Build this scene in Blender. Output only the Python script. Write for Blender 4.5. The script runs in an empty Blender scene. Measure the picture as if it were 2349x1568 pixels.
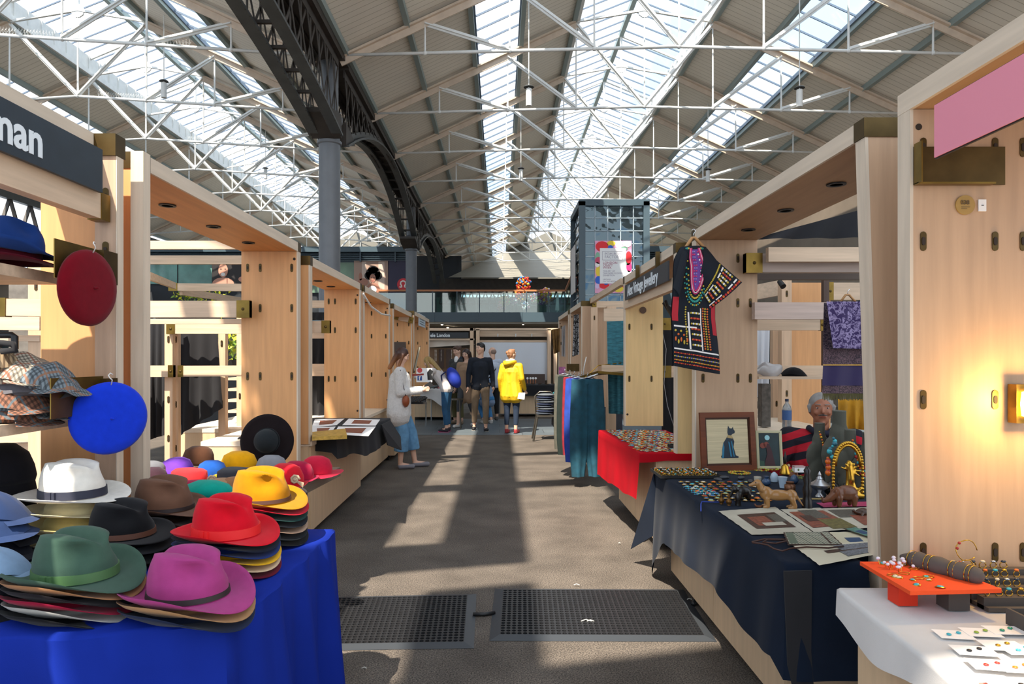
import bpy, bmesh, math, random
from mathutils import Vector, Matrix
R = random.Random(7)
scene = bpy.context.scene
C = scene.collection
# ---------------------------------------------------------------- camera
cd = bpy.data.cameras.new('camera'); cam = bpy.data.objects.new('camera', cd); C.objects.link(cam)
cd.sensor_width = 36; cd.lens = 24; cd.shift_x = 28.5/2349; cd.shift_y = 38/2349; cd.clip_end = 400
cam.location = (0, 0, 1.5); cam.rotation_euler = (math.pi/2, 0, 0); scene.camera = cam
F = 1566.0
scene.view_settings.view_transform = 'Standard'
try: scene.view_settings.look = 'None'
except Exception: pass
scene.view_settings.gamma = 1; scene.view_settings.use_curve_mapping = False
scene.view_settings.exposure = 0.95
# ---------------------------------------------------------------- sky
w = bpy.data.worlds.new('sky'); scene.world = w; w.use_nodes = True
nt = w.node_tree; nt.nodes.clear()
o_ = nt.nodes.new('ShaderNodeOutputWorld'); b_ = nt.nodes.new('ShaderNodeBackground')
tc = nt.nodes.new('ShaderNodeTexCoord'); nz = nt.nodes.new('ShaderNodeTexNoise'); nz.inputs['Scale'].default_value = 3.2
nz.inputs['Detail'].default_value = 6
cr = nt.nodes.new('ShaderNodeValToRGB')
cr.color_ramp.elements[0].position = .42; cr.color_ramp.elements[0].color = (.50, .73, 1.0, 1)
cr.color_ramp.elements[1].position = .56; cr.color_ramp.elements[1].color = (1.0, 1.0, 1.0, 1)
nt.links.new(tc.outputs['Generated'], nz.inputs['Vector']); nt.links.new(nz.outputs['Fac'], cr.inputs['Fac'])
nt.links.new(cr.outputs['Color'], b_.inputs['Color']); b_.inputs['Strength'].default_value = 1.05
nt.links.new(b_.outputs['Background'], o_.inputs['Surface'])
# ---------------------------------------------------------------- sun
SD = Vector((.28, .62, -1.0))
sl = bpy.data.lights.new('sun', 'SUN'); sl.energy = 6.2; sl.angle = .012; sl.color = (1, .90, .76)
so = bpy.data.objects.new('sun', sl); C.objects.link(so); so.rotation_euler = SD.to_track_quat('-Z', 'Y').to_euler(); so.location = (-3, -6, 14)

def P(px, py, Y): return Vector(((px-1146)/F*Y, Y, 1.5-(py-822)/F*Y))
def PZ(px, py, z): return P(px, py, (1.5-z)*F/(py-822))
def PX(px, py, X): return P(px, py, X*F/(px-1146))

# ---------------------------------------------------------------- materials
def lin(c):
    if isinstance(c, str):
        c = c.lstrip('#'); c = [int(c[i:i+2], 16)/255 for i in (0, 2, 4)]
        return tuple(v/12.92 if v <= .04045 else ((v+.055)/1.055)**2.4 for v in c)
    return tuple(c)
MC = {}
def mat(name, col, rough=.6, metal=0, noise=0, nscale=8, stretch=(1,1,1), bump=0, bscale=60, spec=.5, sheen=0, col2=None, emit=None, trans=0):
    key = name
    if key in MC: return MC[key]
    m = bpy.data.materials.new(name); m.use_nodes = True; MC[key] = m
    t = m.node_tree; p = t.nodes['Principled BSDF']
    c = lin(col)
    p.inputs['Base Color'].default_value = (*c, 1); p.inputs['Roughness'].default_value = rough; p.inputs['Metallic'].default_value = metal
    try: p.inputs['Specular IOR Level'].default_value = spec
    except Exception: pass
    if sheen:
        p.inputs['Sheen Weight'].default_value = sheen*.25
    if trans: p.inputs['Transmission Weight'].default_value = trans
    if emit: p.inputs['Emission Color'].default_value = (*lin(emit[0]), 1); p.inputs['Emission Strength'].default_value = emit[1]
    if noise or bump:
        tcn = t.nodes.new('ShaderNodeTexCoord'); mp = t.nodes.new('ShaderNodeMapping'); mp.inputs['Scale'].default_value = stretch
        t.links.new(tcn.outputs['Object'], mp.inputs['Vector'])
    if noise:
        n = t.nodes.new('ShaderNodeTexNoise'); n.inputs['Scale'].default_value = nscale; n.inputs['Detail'].default_value = 5
        t.links.new(mp.outputs['Vector'], n.inputs['Vector'])
        r = t.nodes.new('ShaderNodeValToRGB'); r.color_ramp.elements[0].position = .3; r.color_ramp.elements[1].position = .7
        c2 = lin(col2) if col2 else tuple(v*(1-noise) for v in c)
        r.color_ramp.elements[0].color = (*c2, 1); r.color_ramp.elements[1].color = (*(min(1, v*(1+noise*.4)) for v in c), 1)
        t.links.new(n.outputs['Fac'], r.inputs['Fac']); t.links.new(r.outputs['Color'], p.inputs['Base Color'])
    if bump:
        n2 = t.nodes.new('ShaderNodeTexNoise'); n2.inputs['Scale'].default_value = bscale; n2.inputs['Detail'].default_value = 3
        t.links.new(mp.outputs['Vector'], n2.inputs['Vector'])
        b = t.nodes.new('ShaderNodeBump'); b.inputs['Strength'].default_value = bump; b.inputs['Distance'].default_value = .01
        t.links.new(n2.outputs['Fac'], b.inputs['Height']); t.links.new(b.outputs['Normal'], p.inputs['Normal'])
    return m
def wood(name, col, axis='z', var=.16):
    s = {'x': (1, 14, 14), 'y': (14, 1, 14), 'z': (14, 14, 1)}[axis]
    return mat(name, col, .5, noise=var, nscale=2.2, stretch=s, spec=.35)
WZ = wood('wood_vertical_grain', '#cfb092'); WX = wood('wood_cross_grain', '#cfb59a', 'x', .2); WY = wood('wood_long_grain', '#cfb59a', 'y', .18)
WP = wood('plywood_warm_lit', '#d39c68', 'z', .12); WS = wood('soffit_warm_lit', '#d59459', 'y', .12); WE = wood('pale_wood_edge', '#d3c2ad', 'z', .14)  # warm glow on left panels and soffits is painted into the colour
WPR = wood('plywood_shaded', '#bf9d7e', 'z', .12); WSR = wood('soffit_shaded', '#b08a66', 'y', .12)  # same plywood on the right row, its shade put into the colour
WC = wood('cabinet_wood', '#d2b592', 'z', .1)
BR = mat('aged_brass', '#7d6530', .38, .9, noise=.35, nscale=9)
BRD = mat('dark_brass', '#574628', .42, .85, noise=.3, nscale=10)
SLOT = mat('slot_dark', '#2a1c10', .7)
DK = mat('black_plastic', '#141416', .5)
IRON = mat('dark_grey_iron', '#4b4d4c', .5, .2, noise=.25, nscale=4)
IRONB = mat('brown_black_iron', '#3a332d', .6, .1, noise=.3, nscale=5)
WHITE = mat('white_paint', '#dcdcd8', .5, noise=.08, nscale=6)
RAFT = mat('cream_painted_iron', '#cdb9a4', .5, noise=.12, nscale=6)
COLM = mat('column_grey_paint', '#676a6e', .45, noise=.12, nscale=4, bump=.15, bscale=14)
SLATE = mat('blue_grey_steel', '#45565f', .45)
CHROME = mat('polished_steel', '#c8ccd0', .2, 1)
BLACKC = mat('black_cloth', '#1a1a1e', .95, noise=.2, nscale=5, sheen=.1)
WHITEP = mat('white_card', '#eeecea', .7)
def glassmat(name, tint, gl=.06, alpha=1.0):
    m = bpy.data.materials.new(name); m.use_nodes = True; t = m.node_tree; t.nodes.clear()
    o = t.nodes.new('ShaderNodeOutputMaterial'); mx = t.nodes.new('ShaderNodeMixShader'); tr = t.nodes.new('ShaderNodeBsdfTransparent'); g = t.nodes.new('ShaderNodeBsdfGlossy')
    tr.inputs['Color'].default_value = (*tint, 1); g.inputs['Roughness'].default_value = .03; mx.inputs['Fac'].default_value = gl
    t.links.new(tr.outputs[0], mx.inputs[1]); t.links.new(g.outputs[0], mx.inputs[2]); t.links.new(mx.outputs[0], o.inputs['Surface'])
    return m
GLROOF = glassmat('roof_glass', (.93, .97, 1.0), .04)
GLRAIL = glassmat('balustrade_glass', (.62, .78, .76), .14)
GLDARK = glassmat('dark_shop_glass', (.25, .34, .33), .25)

# ---------------------------------------------------------------- mesh builder
class MB:
    def __init__(s): s.v = []; s.f = []; s.mi = []; s.k = 0
    def m(s, k): s.k = k; return s
    def add(s, vs, fs):
        n = len(s.v); s.v += [tuple(v) for v in vs]
        for f in fs: s.f.append([i+n for i in f]); s.mi.append(s.k)
        return s
    def box(s, x0, y0, z0, x1, y1, z1):
        x0, x1 = min(x0, x1), max(x0, x1); y0, y1 = min(y0, y1), max(y0, y1); z0, z1 = min(z0, z1), max(z0, z1)
        v = [(x0,y0,z0),(x1,y0,z0),(x1,y1,z0),(x0,y1,z0),(x0,y0,z1),(x1,y0,z1),(x1,y1,z1),(x0,y1,z1)]
        return s.add(v, [(3,2,1,0),(4,5,6,7),(0,1,5,4),(1,2,6,5),(2,3,7,6),(3,0,4,7)])
    def bar(s, p, q, w, h, up=(0,0,1)):
        p, q = Vector(p), Vector(q); d = (q-p).normalized(); u = Vector(up)
        if abs(d.dot(u)) > .98: u = Vector((0,1,0))
        a = d.cross(u).normalized(); b = a.cross(d).normalized(); a *= w/2; b *= h/2
        v = [p-a-b, p+a-b, p+a+b, p-a+b, q-a-b, q+a-b, q+a+b, q-a+b]
        return s.add(v, [(0,1,2,3),(7,6,5,4),(4,5,1,0),(5,6,2,1),(6,7,3,2),(7,4,0,3)])
    def cyl(s, p, q, r0, r1=None, n=10, cap=True):
        r1 = r0 if r1 is None else r1
        p, q = Vector(p), Vector(q); d = (q-p).normalized(); u = Vector((0,0,1)) if abs(d.z) < .95 else Vector((1,0,0))
        a = d.cross(u).normalized(); b = d.cross(a).normalized()
        vs = []
        for (c, r) in ((p, r0), (q, r1)):
            for i in range(n):
                t = 2*math.pi*i/n; vs.append(c + a*math.cos(t)*r + b*math.sin(t)*r)
        fs = [(i, (i+1) % n, n+(i+1) % n, n+i) for i in range(n)]
        if cap: fs += [tuple(reversed(range(n))), tuple(range(n, 2*n))]
        return s.add(vs, fs)
    def tube(s, pts, r, n=6):
        pts = [Vector(p) for p in pts]; rs = r if isinstance(r, (list, tuple)) else [r]*len(pts)
        vs = []; L = len(pts)
        pa = None
        for i, p in enumerate(pts):
            d = (pts[min(i+1, L-1)]-pts[max(i-1, 0)]).normalized()
            if pa is None:
                u = Vector((0,0,1)) if abs(d.z) < .9 else Vector((1,0,0)); a = d.cross(u).normalized()
            else: a = (pa - d*pa.dot(d)).normalized()
            pa = a; b = d.cross(a)
            for k in range(n):
                t = 2*math.pi*k/n; vs.append(p+(a*math.cos(t)+b*math.sin(t))*rs[i])
        fs = [(i*n+k, i*n+(k+1) % n, (i+1)*n+(k+1) % n, (i+1)*n+k) for i in range(L-1) for k in range(n)]
        fs += [tuple(reversed(range(n))), tuple(range((L-1)*n, L*n))]
        return s.add(vs, fs)
    def lathe(s, prof, c=(0,0,0), n=20, sx=1, sy=1, axis='z'):
        c = Vector(c); vs = []; fs = []; L = len(prof)
        for (r, z) in prof:
            for i in range(n):
                t = 2*math.pi*i/n; x, y = r*math.cos(t)*sx, r*math.sin(t)*sy
                vs.append(c + (Vector((x, y, z)) if axis == 'z' else Vector((x, -z, y)) if axis == 'y' else Vector((z, x, y))))
        fs = [(j*n+i, j*n+(i+1) % n, (j+1)*n+(i+1) % n, (j+1)*n+i) for j in range(L-1) for i in range(n)]
        if prof[0][0] > 1e-4: fs.append(tuple(reversed(range(n))))
        if prof[-1][0] > 1e-4: fs.append(tuple(range((L-1)*n, L*n)))
        return s.add(vs, fs)
    def ball(s, c, r, n=10, m=7, rot=None):
        r = (r, r, r) if not isinstance(r, (tuple, list)) else r
        c = Vector(c); vs = [Vector((0,0,r[2]))]
        for j in range(1, m):
            a = math.pi*j/m
            for i in range(n):
                t = 2*math.pi*i/n; vs.append(Vector((r[0]*math.sin(a)*math.cos(t), r[1]*math.sin(a)*math.sin(t), r[2]*math.cos(a))))
        vs.append(Vector((0,0,-r[2])))
        if rot: 
            rm = rot; vs = [rm @ v for v in vs]
        vs = [v+c for v in vs]
        fs = [(0, 1+i, 1+(i+1) % n) for i in range(n)]
        for j in range(m-2):
            a = 1+j*n
            fs += [(a+i, a+n+i, a+n+(i+1) % n, a+(i+1) % n) for i in range(n)]
        e = len(vs)-1; a = 1+(m-2)*n
        fs += [(a+i, e, a+(i+1) % n) for i in range(n)]
        return s.add(vs, fs)
    def cap(s, p, q, r0, r1, n=10):
        s.cyl(p, q, r0, r1, n); s.ball(p, r0, n, 6); s.ball(q, r1, n, 6); return s
    def grid(s, fn, nu, nv, flip=False):
        vs = [fn(i/nu, j/nv) for j in range(nv+1) for i in range(nu+1)]; w = nu+1
        fs = [(j*w+i, j*w+i+1, (j+1)*w+i+1, (j+1)*w+i) for j in range(nv) for i in range(nu)]
        if flip: fs = [tuple(reversed(f)) for f in fs]
        return s.add(vs, fs)
    def prism(s, poly, ext):
        ext = Vector(ext); n = len(poly); a = [Vector(p) for p in poly]
        return s.add(a+[p+ext for p in a], [tuple(reversed(range(n))), tuple(range(n, 2*n))]+[(i, (i+1) % n, n+(i+1) % n, n+i) for i in range(n)])
    def mesh(s, name, mats, smooth=None, M=None):
        me = bpy.data.meshes.new(name); me.from_pydata(s.v, [], s.f)
        for m in (mats if isinstance(mats, (list, tuple)) else [mats]): me.materials.append(m)
        me.polygons.foreach_set('material_index', s.mi)
        if M is not None: me.transform(M)
        bm = bmesh.new(); bm.from_mesh(me); bmesh.ops.recalc_face_normals(bm, faces=bm.faces); bm.to_mesh(me); bm.free()
        if smooth:
            me.polygons.foreach_set('use_smooth', [True]*len(me.polygons))
            if smooth < 3:
                try: me.set_sharp_from_angle(angle=smooth)
                except Exception: pass
        me.update(); return me
    def build(s, name, mats, parent=None, smooth=None, M=None, loc=None):
        o = bpy.data.objects.new(name, s.mesh(name, mats, smooth, M)); C.objects.link(o)
        if parent: o.parent = parent
        if loc: o.location = loc
        return o
def tag(o, label=None, cat=None, group=None, kind=None):
    if label: o['label'] = label
    if cat: o['category'] = cat
    if group: o['group'] = group
    if kind: o['kind'] = kind
    return o
def thing(name, label, cat, loc=(0,0,0), rz=0, group=None):
    o = bpy.data.objects.new(name, None); C.objects.link(o); o.location = loc; o.rotation_euler = (0, 0, rz); o.empty_display_size = .1
    return tag(o, label, cat, group)
def struct(o): o['kind'] = 'structure'; return o
def dup(root, loc, rz=0, label=None, group=None, mats=None, scale=None):
    def cp(o, par):
        c = o.copy(); C.objects.link(c); c.parent = par
        if mats and o.type == 'MESH':
            for i, sl_ in enumerate(c.material_slots):
                if sl_.material and sl_.material.name in mats: sl_.link = 'OBJECT'; sl_.material = mats[o.data.materials[i].name]
        for ch in list(o.children): cp(ch, c)
        return c
    r = cp(root, None); r.location = loc; r.rotation_euler = (0, 0, rz)
    if scale: r.scale = (scale,)*3 if not isinstance(scale, tuple) else scale
    if label: r['label'] = label
    if group: r['group'] = group
    return r
def text(name, s, size, m, origin, right, up, parent=None, align='LEFT', ext=.001, bold=0, sx=1):
    cu = bpy.data.curves.new(name, 'FONT'); cu.body = s; cu.size = size; cu.extrude = ext; cu.align_x = align; cu.offset = bold; cu.resolution_u = 3
    tmp = bpy.data.objects.new('tmp', cu); C.objects.link(tmp)
    dg = bpy.context.evaluated_depsgraph_get(); dg.update(); me = bpy.data.meshes.new_from_object(tmp.evaluated_get(dg)); bpy.data.objects.remove(tmp); bpy.data.curves.remove(cu)
    r = Vector(right).normalized(); u = Vector(up).normalized(); n = r.cross(u); o = Vector(origin)
    M = Matrix(((r.x*sx, u.x, n.x, o.x), (r.y*sx, u.y, n.y, o.y), (r.z*sx, u.z, n.z, o.z), (0,0,0,1)))
    me.transform(M); me.materials.clear(); me.materials.append(m); me.name = name
    ob = bpy.data.objects.new(name, me); C.objects.link(ob)
    if parent: ob.parent = parent
    return ob
def blob(mb, name, mats, parent=None, voxel=.01, smooth_it=4, loc=None, M=None, sub=0):
    me = mb.mesh(name, mats)
    tmp = bpy.data.objects.new('tmp', me); C.objects.link(tmp)
    r = tmp.modifiers.new('r', 'REMESH'); r.mode = 'VOXEL'; r.voxel_size = voxel; r.use_smooth_shade = True
    if smooth_it: k = tmp.modifiers.new('s', 'SMOOTH'); k.iterations = smooth_it; k.factor = .5
    dg = bpy.context.evaluated_depsgraph_get(); dg.update(); m2 = bpy.data.meshes.new_from_object(tmp.evaluated_get(dg))
    bpy.data.objects.remove(tmp); bpy.data.meshes.remove(me); m2.name = name
    m2.materials.clear()
    for m in (mats if isinstance(mats, (list, tuple)) else [mats]): m2.materials.append(m)
    m2.polygons.foreach_set('use_smooth', [True]*len(m2.polygons)); m2.polygons.foreach_set('material_index', [0]*len(m2.polygons))
    if M is not None: m2.transform(M)
    o = bpy.data.objects.new(name, m2); C.objects.link(o)
    if parent: o.parent = parent
    if loc: o.location = loc
    return o
# ================================================================ FLOOR
def asphalt():
    m = mat('asphalt', '#615a54', .8, noise=.35, nscale=2.5, bump=.5, bscale=160, spec=.3)
    t = m.node_tree; p = t.nodes['Principled BSDF']
    tcn = t.nodes.new('ShaderNodeTexCoord'); v = t.nodes.new('ShaderNodeTexNoise'); v.inputs['Scale'].default_value = 130; v.inputs['Detail'].default_value = 2
    r = t.nodes.new('ShaderNodeValToRGB'); r.color_ramp.elements[0].position = .35; r.color_ramp.elements[1].position = .68
    r.color_ramp.elements[0].color = (.35,.35,.35,1); r.color_ramp.elements[1].color = (1.7,1.65,1.55,1)
    mx = t.nodes.new('ShaderNodeMix'); mx.data_type = 'RGBA'; mx.blend_type = 'MULTIPLY'; mx.inputs['Factor'].default_value = 1
    src = p.inputs['Base Color'].links[0].from_socket
    t.links.new(tcn.outputs['Object'], v.inputs['Vector']); t.links.new(v.outputs['Fac'], r.inputs['Fac'])
    t.links.new(src, mx.inputs['A']); t.links.new(r.outputs['Color'], mx.inputs['B']); t.links.new(mx.outputs['Result'], p.inputs['Base Color'])
    return m
struct(MB().box(-24, -4, -.1, 18, 60, 0).build('floor', asphalt()))
def tilemat():
    m = bpy.data.materials.new('slate_paving'); m.use_nodes = True; t = m.node_tree; p = t.nodes['Principled BSDF']
    b = t.nodes.new('ShaderNodeTexBrick'); tcn = t.nodes.new('ShaderNodeTexCoord'); t.links.new(tcn.outputs['Object'], b.inputs['Vector'])
    b.inputs['Color1'].default_value = (*lin('#5a6368'), 1); b.inputs['Color2'].default_value = (*lin('#4d565c'), 1); b.inputs['Mortar'].default_value = (*lin('#35393c'), 1)
    b.inputs['Scale'].default_value = 1; b.inputs['Brick Width'].default_value = .9; b.inputs['Row Height'].default_value = .6; b.inputs['Mortar Size'].default_value = .008
    t.links.new(b.outputs['Color'], p.inputs['Base Color']); p.inputs['Roughness'].default_value = .45
    return m
struct(MB().box(-8, 13.4, .0, 8, 17.0, .004).build('floor_paving', tilemat()))

# ================================================================ ROOF
def boards(name, col, dark):
    m = bpy.data.materials.new(name); m.use_nodes = True; t = m.node_tree; p = t.nodes['Principled BSDF']
    tcn = t.nodes.new('ShaderNodeTexCoord'); sp = t.nodes.new('ShaderNodeSeparateXYZ'); t.links.new(tcn.outputs['Object'], sp.inputs[0])
    a = t.nodes.new('ShaderNodeMath'); a.operation = 'MULTIPLY'; a.inputs[1].default_value = 1/.17; t.links.new(sp.outputs['Y'], a.inputs[0])
    f = t.nodes.new('ShaderNodeMath'); f.operation = 'FRACT'; t.links.new(a.outputs[0], f.inputs[0])
    c = t.nodes.new('ShaderNodeMath'); c.operation = 'LESS_THAN'; c.inputs[1].default_value = .09; t.links.new(f.outputs[0], c.inputs[0])
    n = t.nodes.new('ShaderNodeTexNoise'); n.inputs['Scale'].default_value = 1.3; t.links.new(tcn.outputs['Object'], n.inputs['Vector'])
    r = t.nodes.new('ShaderNodeValToRGB'); r.color_ramp.elements[0].color = (*[v*.8 for v in lin(col)], 1); r.color_ramp.elements[1].color = (*lin(col), 1)
    t.links.new(n.outputs['Fac'], r.inputs['Fac'])
    mx = t.nodes.new('ShaderNodeMix'); mx.data_type = 'RGBA'; t.links.new(c.outputs[0], mx.inputs['Factor']); t.links.new(r.outputs['Color'], mx.inputs['A']); mx.inputs['B'].default_value = (*lin(dark), 1)
    t.links.new(mx.outputs['Result'], p.inputs['Base Color']); p.inputs['Roughness'].default_value = .6
    return m
BOARD = boards('painted_roof_boards', '#f3ebdc', '#bdb3a2')
SL = .46; ZE = 7.42; HW = 6.55; LH = 1.62      # slope, eave height, half width, lantern half width
def zr(cx, x): return ZE + SL*(HW-abs(x-cx))
def slab(mb, cx, x0, x1, y0, y1, th=.06):
    z0, z1 = zr(cx, x0), zr(cx, x1)
    v = [(x0,y0,z0),(x1,y0,z1),(x1,y1,z1),(x0,y1,z0)]
    mb.add(v+[(a,b,c+th) for a,b,c in v], [(0,1,2,3),(7,6,5,4),(4,5,1,0),(5,6,2,1),(6,7,3,2),(7,4,0,3)])
def glaze(cx, x0, x1, y0, y1, idx, step=.62, dz=.05):
    fr = MB()
    g = MB(); z0, z1 = zr(cx, x0)+dz, zr(cx, x1)+dz
    g.add([(x0,y0,z0),(x1,y0,z1),(x1,y1,z1),(x0,y1,z0)], [(0,1,2,3)])
    n = int((y1-y0)/step)
    for k in range(n+1):
        y = y0+k*step; fr.bar((x0,y,z0-.02), (x1,y,z1-.02), .022, .04)
    for x, z in ((x0, z0), (x1, z1)): fr.bar((x,y0,z-.03), (x,y1,z-.03), .07, .1)
    a = struct(fr.build('window_%d' % idx, MULL)); g.build('pane', GLROOF, a)
MULL = mat('glazing_bar', '#5c6c80', .5)
TEAL = mat('grey_green_trim', '#8c9a98', .5)
Y0R, Y1R = 9.9, 48
wid = [1]
def nave(cx, mir=1, y0=Y0R, y1=Y1R, far=True):
    pn = MB()
    L = cx-HW; Rr = cx+HW
    segs = [(0, 2.55, 0), (2.55, 3.55, 1), (3.55, HW-LH, 0)]
    for a, b, g in segs:
        for sgn in (1, -1):
            x0, x1 = (L+a, L+b) if sgn == 1 else (Rr-b, Rr-a)
            if g: glaze(cx, x0, x1, y0, y1, wid[0]); wid[0] += 1
            else: slab(pn, cx, x0, x1, y0, y1)
    struct(pn.build('ceiling', BOARD))
    pu = MB()                                  # purlins along the hall
    for d in (.12, 1.3, 2.5, 3.6, HW-LH-.05):
        for sgn in (1, -1):
            x = L+d if sgn == 1 else Rr-d
            z = zr(cx, x)
            pu.box(x-.05, y0, z-.13, x+.05, y1, z)
    struct(pu.build('trim_%d' % wid[0], TEAL)); wid[0] += 1
    # lantern: clerestory sides, glazed roof
    ze = zr(cx, cx-LH); cl = MB()
    for s in (1, -1):
        x = cx+s*LH
        cl.box(x-.03, y0, ze, x+.03, y1, ze+.42); cl.box(x-.08, y0, ze-.12, x+.08, y1, ze+.02)
        k = y0
        while k < y1: cl.box(x-s*.06, k, ze, x-s*.03, k+.05, ze+.42); k += .5
    struct(cl.build('trim_%d' % wid[0], WHITE)); wid[0] += 1
    fr = MB(); g = MB(); zt = ze+.42+SL*LH*.92; ea = ze+.42
    for s in (1, -1):
        x = cx+s*(LH+.1)
        g.add([(cx,y0,zt),(x,y0,ea),(x,y1,ea),(cx,y1,zt)], [(0,1,2,3)])
        k = y0
        while k < y1: fr.bar((cx,k,zt-.02), (x,k,ea-.02), .02, .035); k += .55
    a = struct(fr.build('window_%d' % wid[0], MULL)); g.build('pane', GLROOF, a); fr2 = MB().box(cx-.06, y0, zt-.12, cx+.06, y1, zt+.02); fr2.build('ridge', TEAL, a); wid[0] += 1
    return ze, zt
CXN, CXL = 3.47, -10.1
NORD = ['nearest', 'second nearest', 'third nearest', 'fourth nearest', 'fifth nearest', 'sixth nearest', 'seventh nearest', 'eighth nearest', 'ninth nearest', 'tenth nearest', 'farthest', 'last']
def truss_parts(camber):
    cx = 0; L = -HW; st = 2*HW/8
    def rod(x): return ZE-.06 + camber*(1-abs(x)/HW)
    t = thing('roof_truss', 'x', 'roof truss')
    MB().tube([(L, 0, rod(L)), (L*.5, 0, rod(L*.5)), (0, 0, rod(0))], .032, 6).build('tie_rod', WHITE, t, 3)
    MB().tube([(-L, 0, rod(L)), (-L*.5, 0, rod(L*.5)), (0, 0, rod(0))], .032, 6).build('tie_rod', WHITE, t, 3)
    for s in (1, -1):
        r = MB(); xa, xb = s*HW, s*(LH-.02)
        za, zb = zr(0, xa)-.12, zr(0, xb)-.12
        r.bar((xa,0,za), (xb,0,zb), .17, .04); r.bar((xa,0,za-.08), (xb,0,zb-.08), .03, .15)
        r.build('rafter', RAFT, t)
    for k in range(1, 8):
        x = L+st*k; z1 = min(zr(0, x), zr(0, LH)) - .15
        if k == 4: z1 = ZE+2.42
        h = MB().cyl((x,0,rod(x)), (x,0,z1), .022, .017, 6); h.ball((x,0,rod(x)), (.05,.05,.045), 8, 5); h.build('hanger', WHITE, t, 1)
    for k in (1, 2, 3):
        for s in (1, -1):
            x = s*(L+st*k); x2 = s*(L+st*(k+1)); z = zr(0, x)-.2 if k < 3 else zr(0, LH)-.2
            if k == 3: x = s*-LH
            d = MB(); d.bar((x,0,z), (x2,0,rod(x2)+.02), .10, .025); d.bar((x,0,z), (x2,0,rod(x2)+.02), .025, .10)
            d.build('strut', WHITE, t)
    ln = MB(); zg = ZE+2.42; ze = zr(0, LH)
    for s in (1, -1): ln.bar((s*LH,0,ze-.12), (0,0,zg), .06, .05); ln.bar((s*LH,0,ze+.35), (0,0,ze+.42+SL*LH*.92-.08), .06, .05)
    ln.box(-.03,-.03,zg, .03,.03, ze+.42+SL*LH*.92-.08); ln.cyl((0,-.02,zg-.02), (0,.02,zg-.02), .16, .16, 10)
    ln.build('lantern_frame', WHITE, t)
    return t
TY = [13.2+3.15*k for k in range(0, 10)]
def trusses(cx, camber, lab, grp, ys, extra=False):
    proto = truss_parts(camber)
    for i, y in enumerate(ys):
        t = proto if i == 0 else dup(proto, (0,0,0))
        t.location = (cx, y, 0); t['label'] = lab % NORD[min(i, 11)]; t['group'] = grp
nave(CXN); nave(CXL)
trusses(CXN, .17, '%s white iron roof truss of the centre nave above the aisle', 'white roof trusses of the centre nave', TY)
trusses(CXL, .42, '%s white iron roof truss left of the dark girder and columns', 'white roof trusses left of the dark girder', TY)
# bird spikes on the first rods of the left roof
for i, (xa, xb, Y) in enumerate(((-9.9, -8.6, 13.2), (-7.2, -6.0, 13.2), (-9.6, -8.5, 16.35), (-8.3, -7.2, 16.35), (-8.9, -7.6, 19.5))):
    s = MB(); x = xa; zz = lambda x: ZE-.06+.42*(1-abs(x-CXL)/HW)+.03
    s.bar((xa,Y,zz(xa)-.002), (xb,Y,zz(xb)-.002), .03, .008)
    while x < xb:
        for dy in (-.05, 0, .05): s.cyl((x,Y,zz(x)), (x+dy*.4,Y+dy,zz(x)+.12), .003, .002, 3)
        x += .06
    tag(s.build('bird_spikes', WHITE), ['row of white bird spikes at the outer left of the nearest tie rod','row of white bird spikes near the column side of the nearest left tie rod','row of white bird spikes on the left of the second tie rod','short row of white bird spikes right of the rod joint on the second tie rod','row of white bird spikes on the third left tie rod'][i], 'bird spikes', 'bird spikes on the left tie rods')

# far end of the hall: gable, hipped boards and beams
gb = MB(); 
for cx in (CXN, CXL):
    gb.prism([(cx-HW, Y1R, 6.0), (cx+HW, Y1R, 6.0), (cx+HW, Y1R, ZE), (cx, Y1R, ZE+SL*HW), (cx-HW, Y1R, ZE)], (0, .15, 0))
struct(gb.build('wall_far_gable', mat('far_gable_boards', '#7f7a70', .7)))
hp = MB()      # hipped inner slope seen at the far end, over the mezzanine
hp.add([(CXN-HW+.3, 37, 5.9), (CXN+HW, 37, 5.9), (CXN+3.4, 46, 8.7), (CXN-3.2, 46, 8.7)], [(0,1,2,3)])
struct(hp.build('ceiling_far_slope', boards('far_roof_boards', '#8f897d', '#6f685e')))

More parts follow.
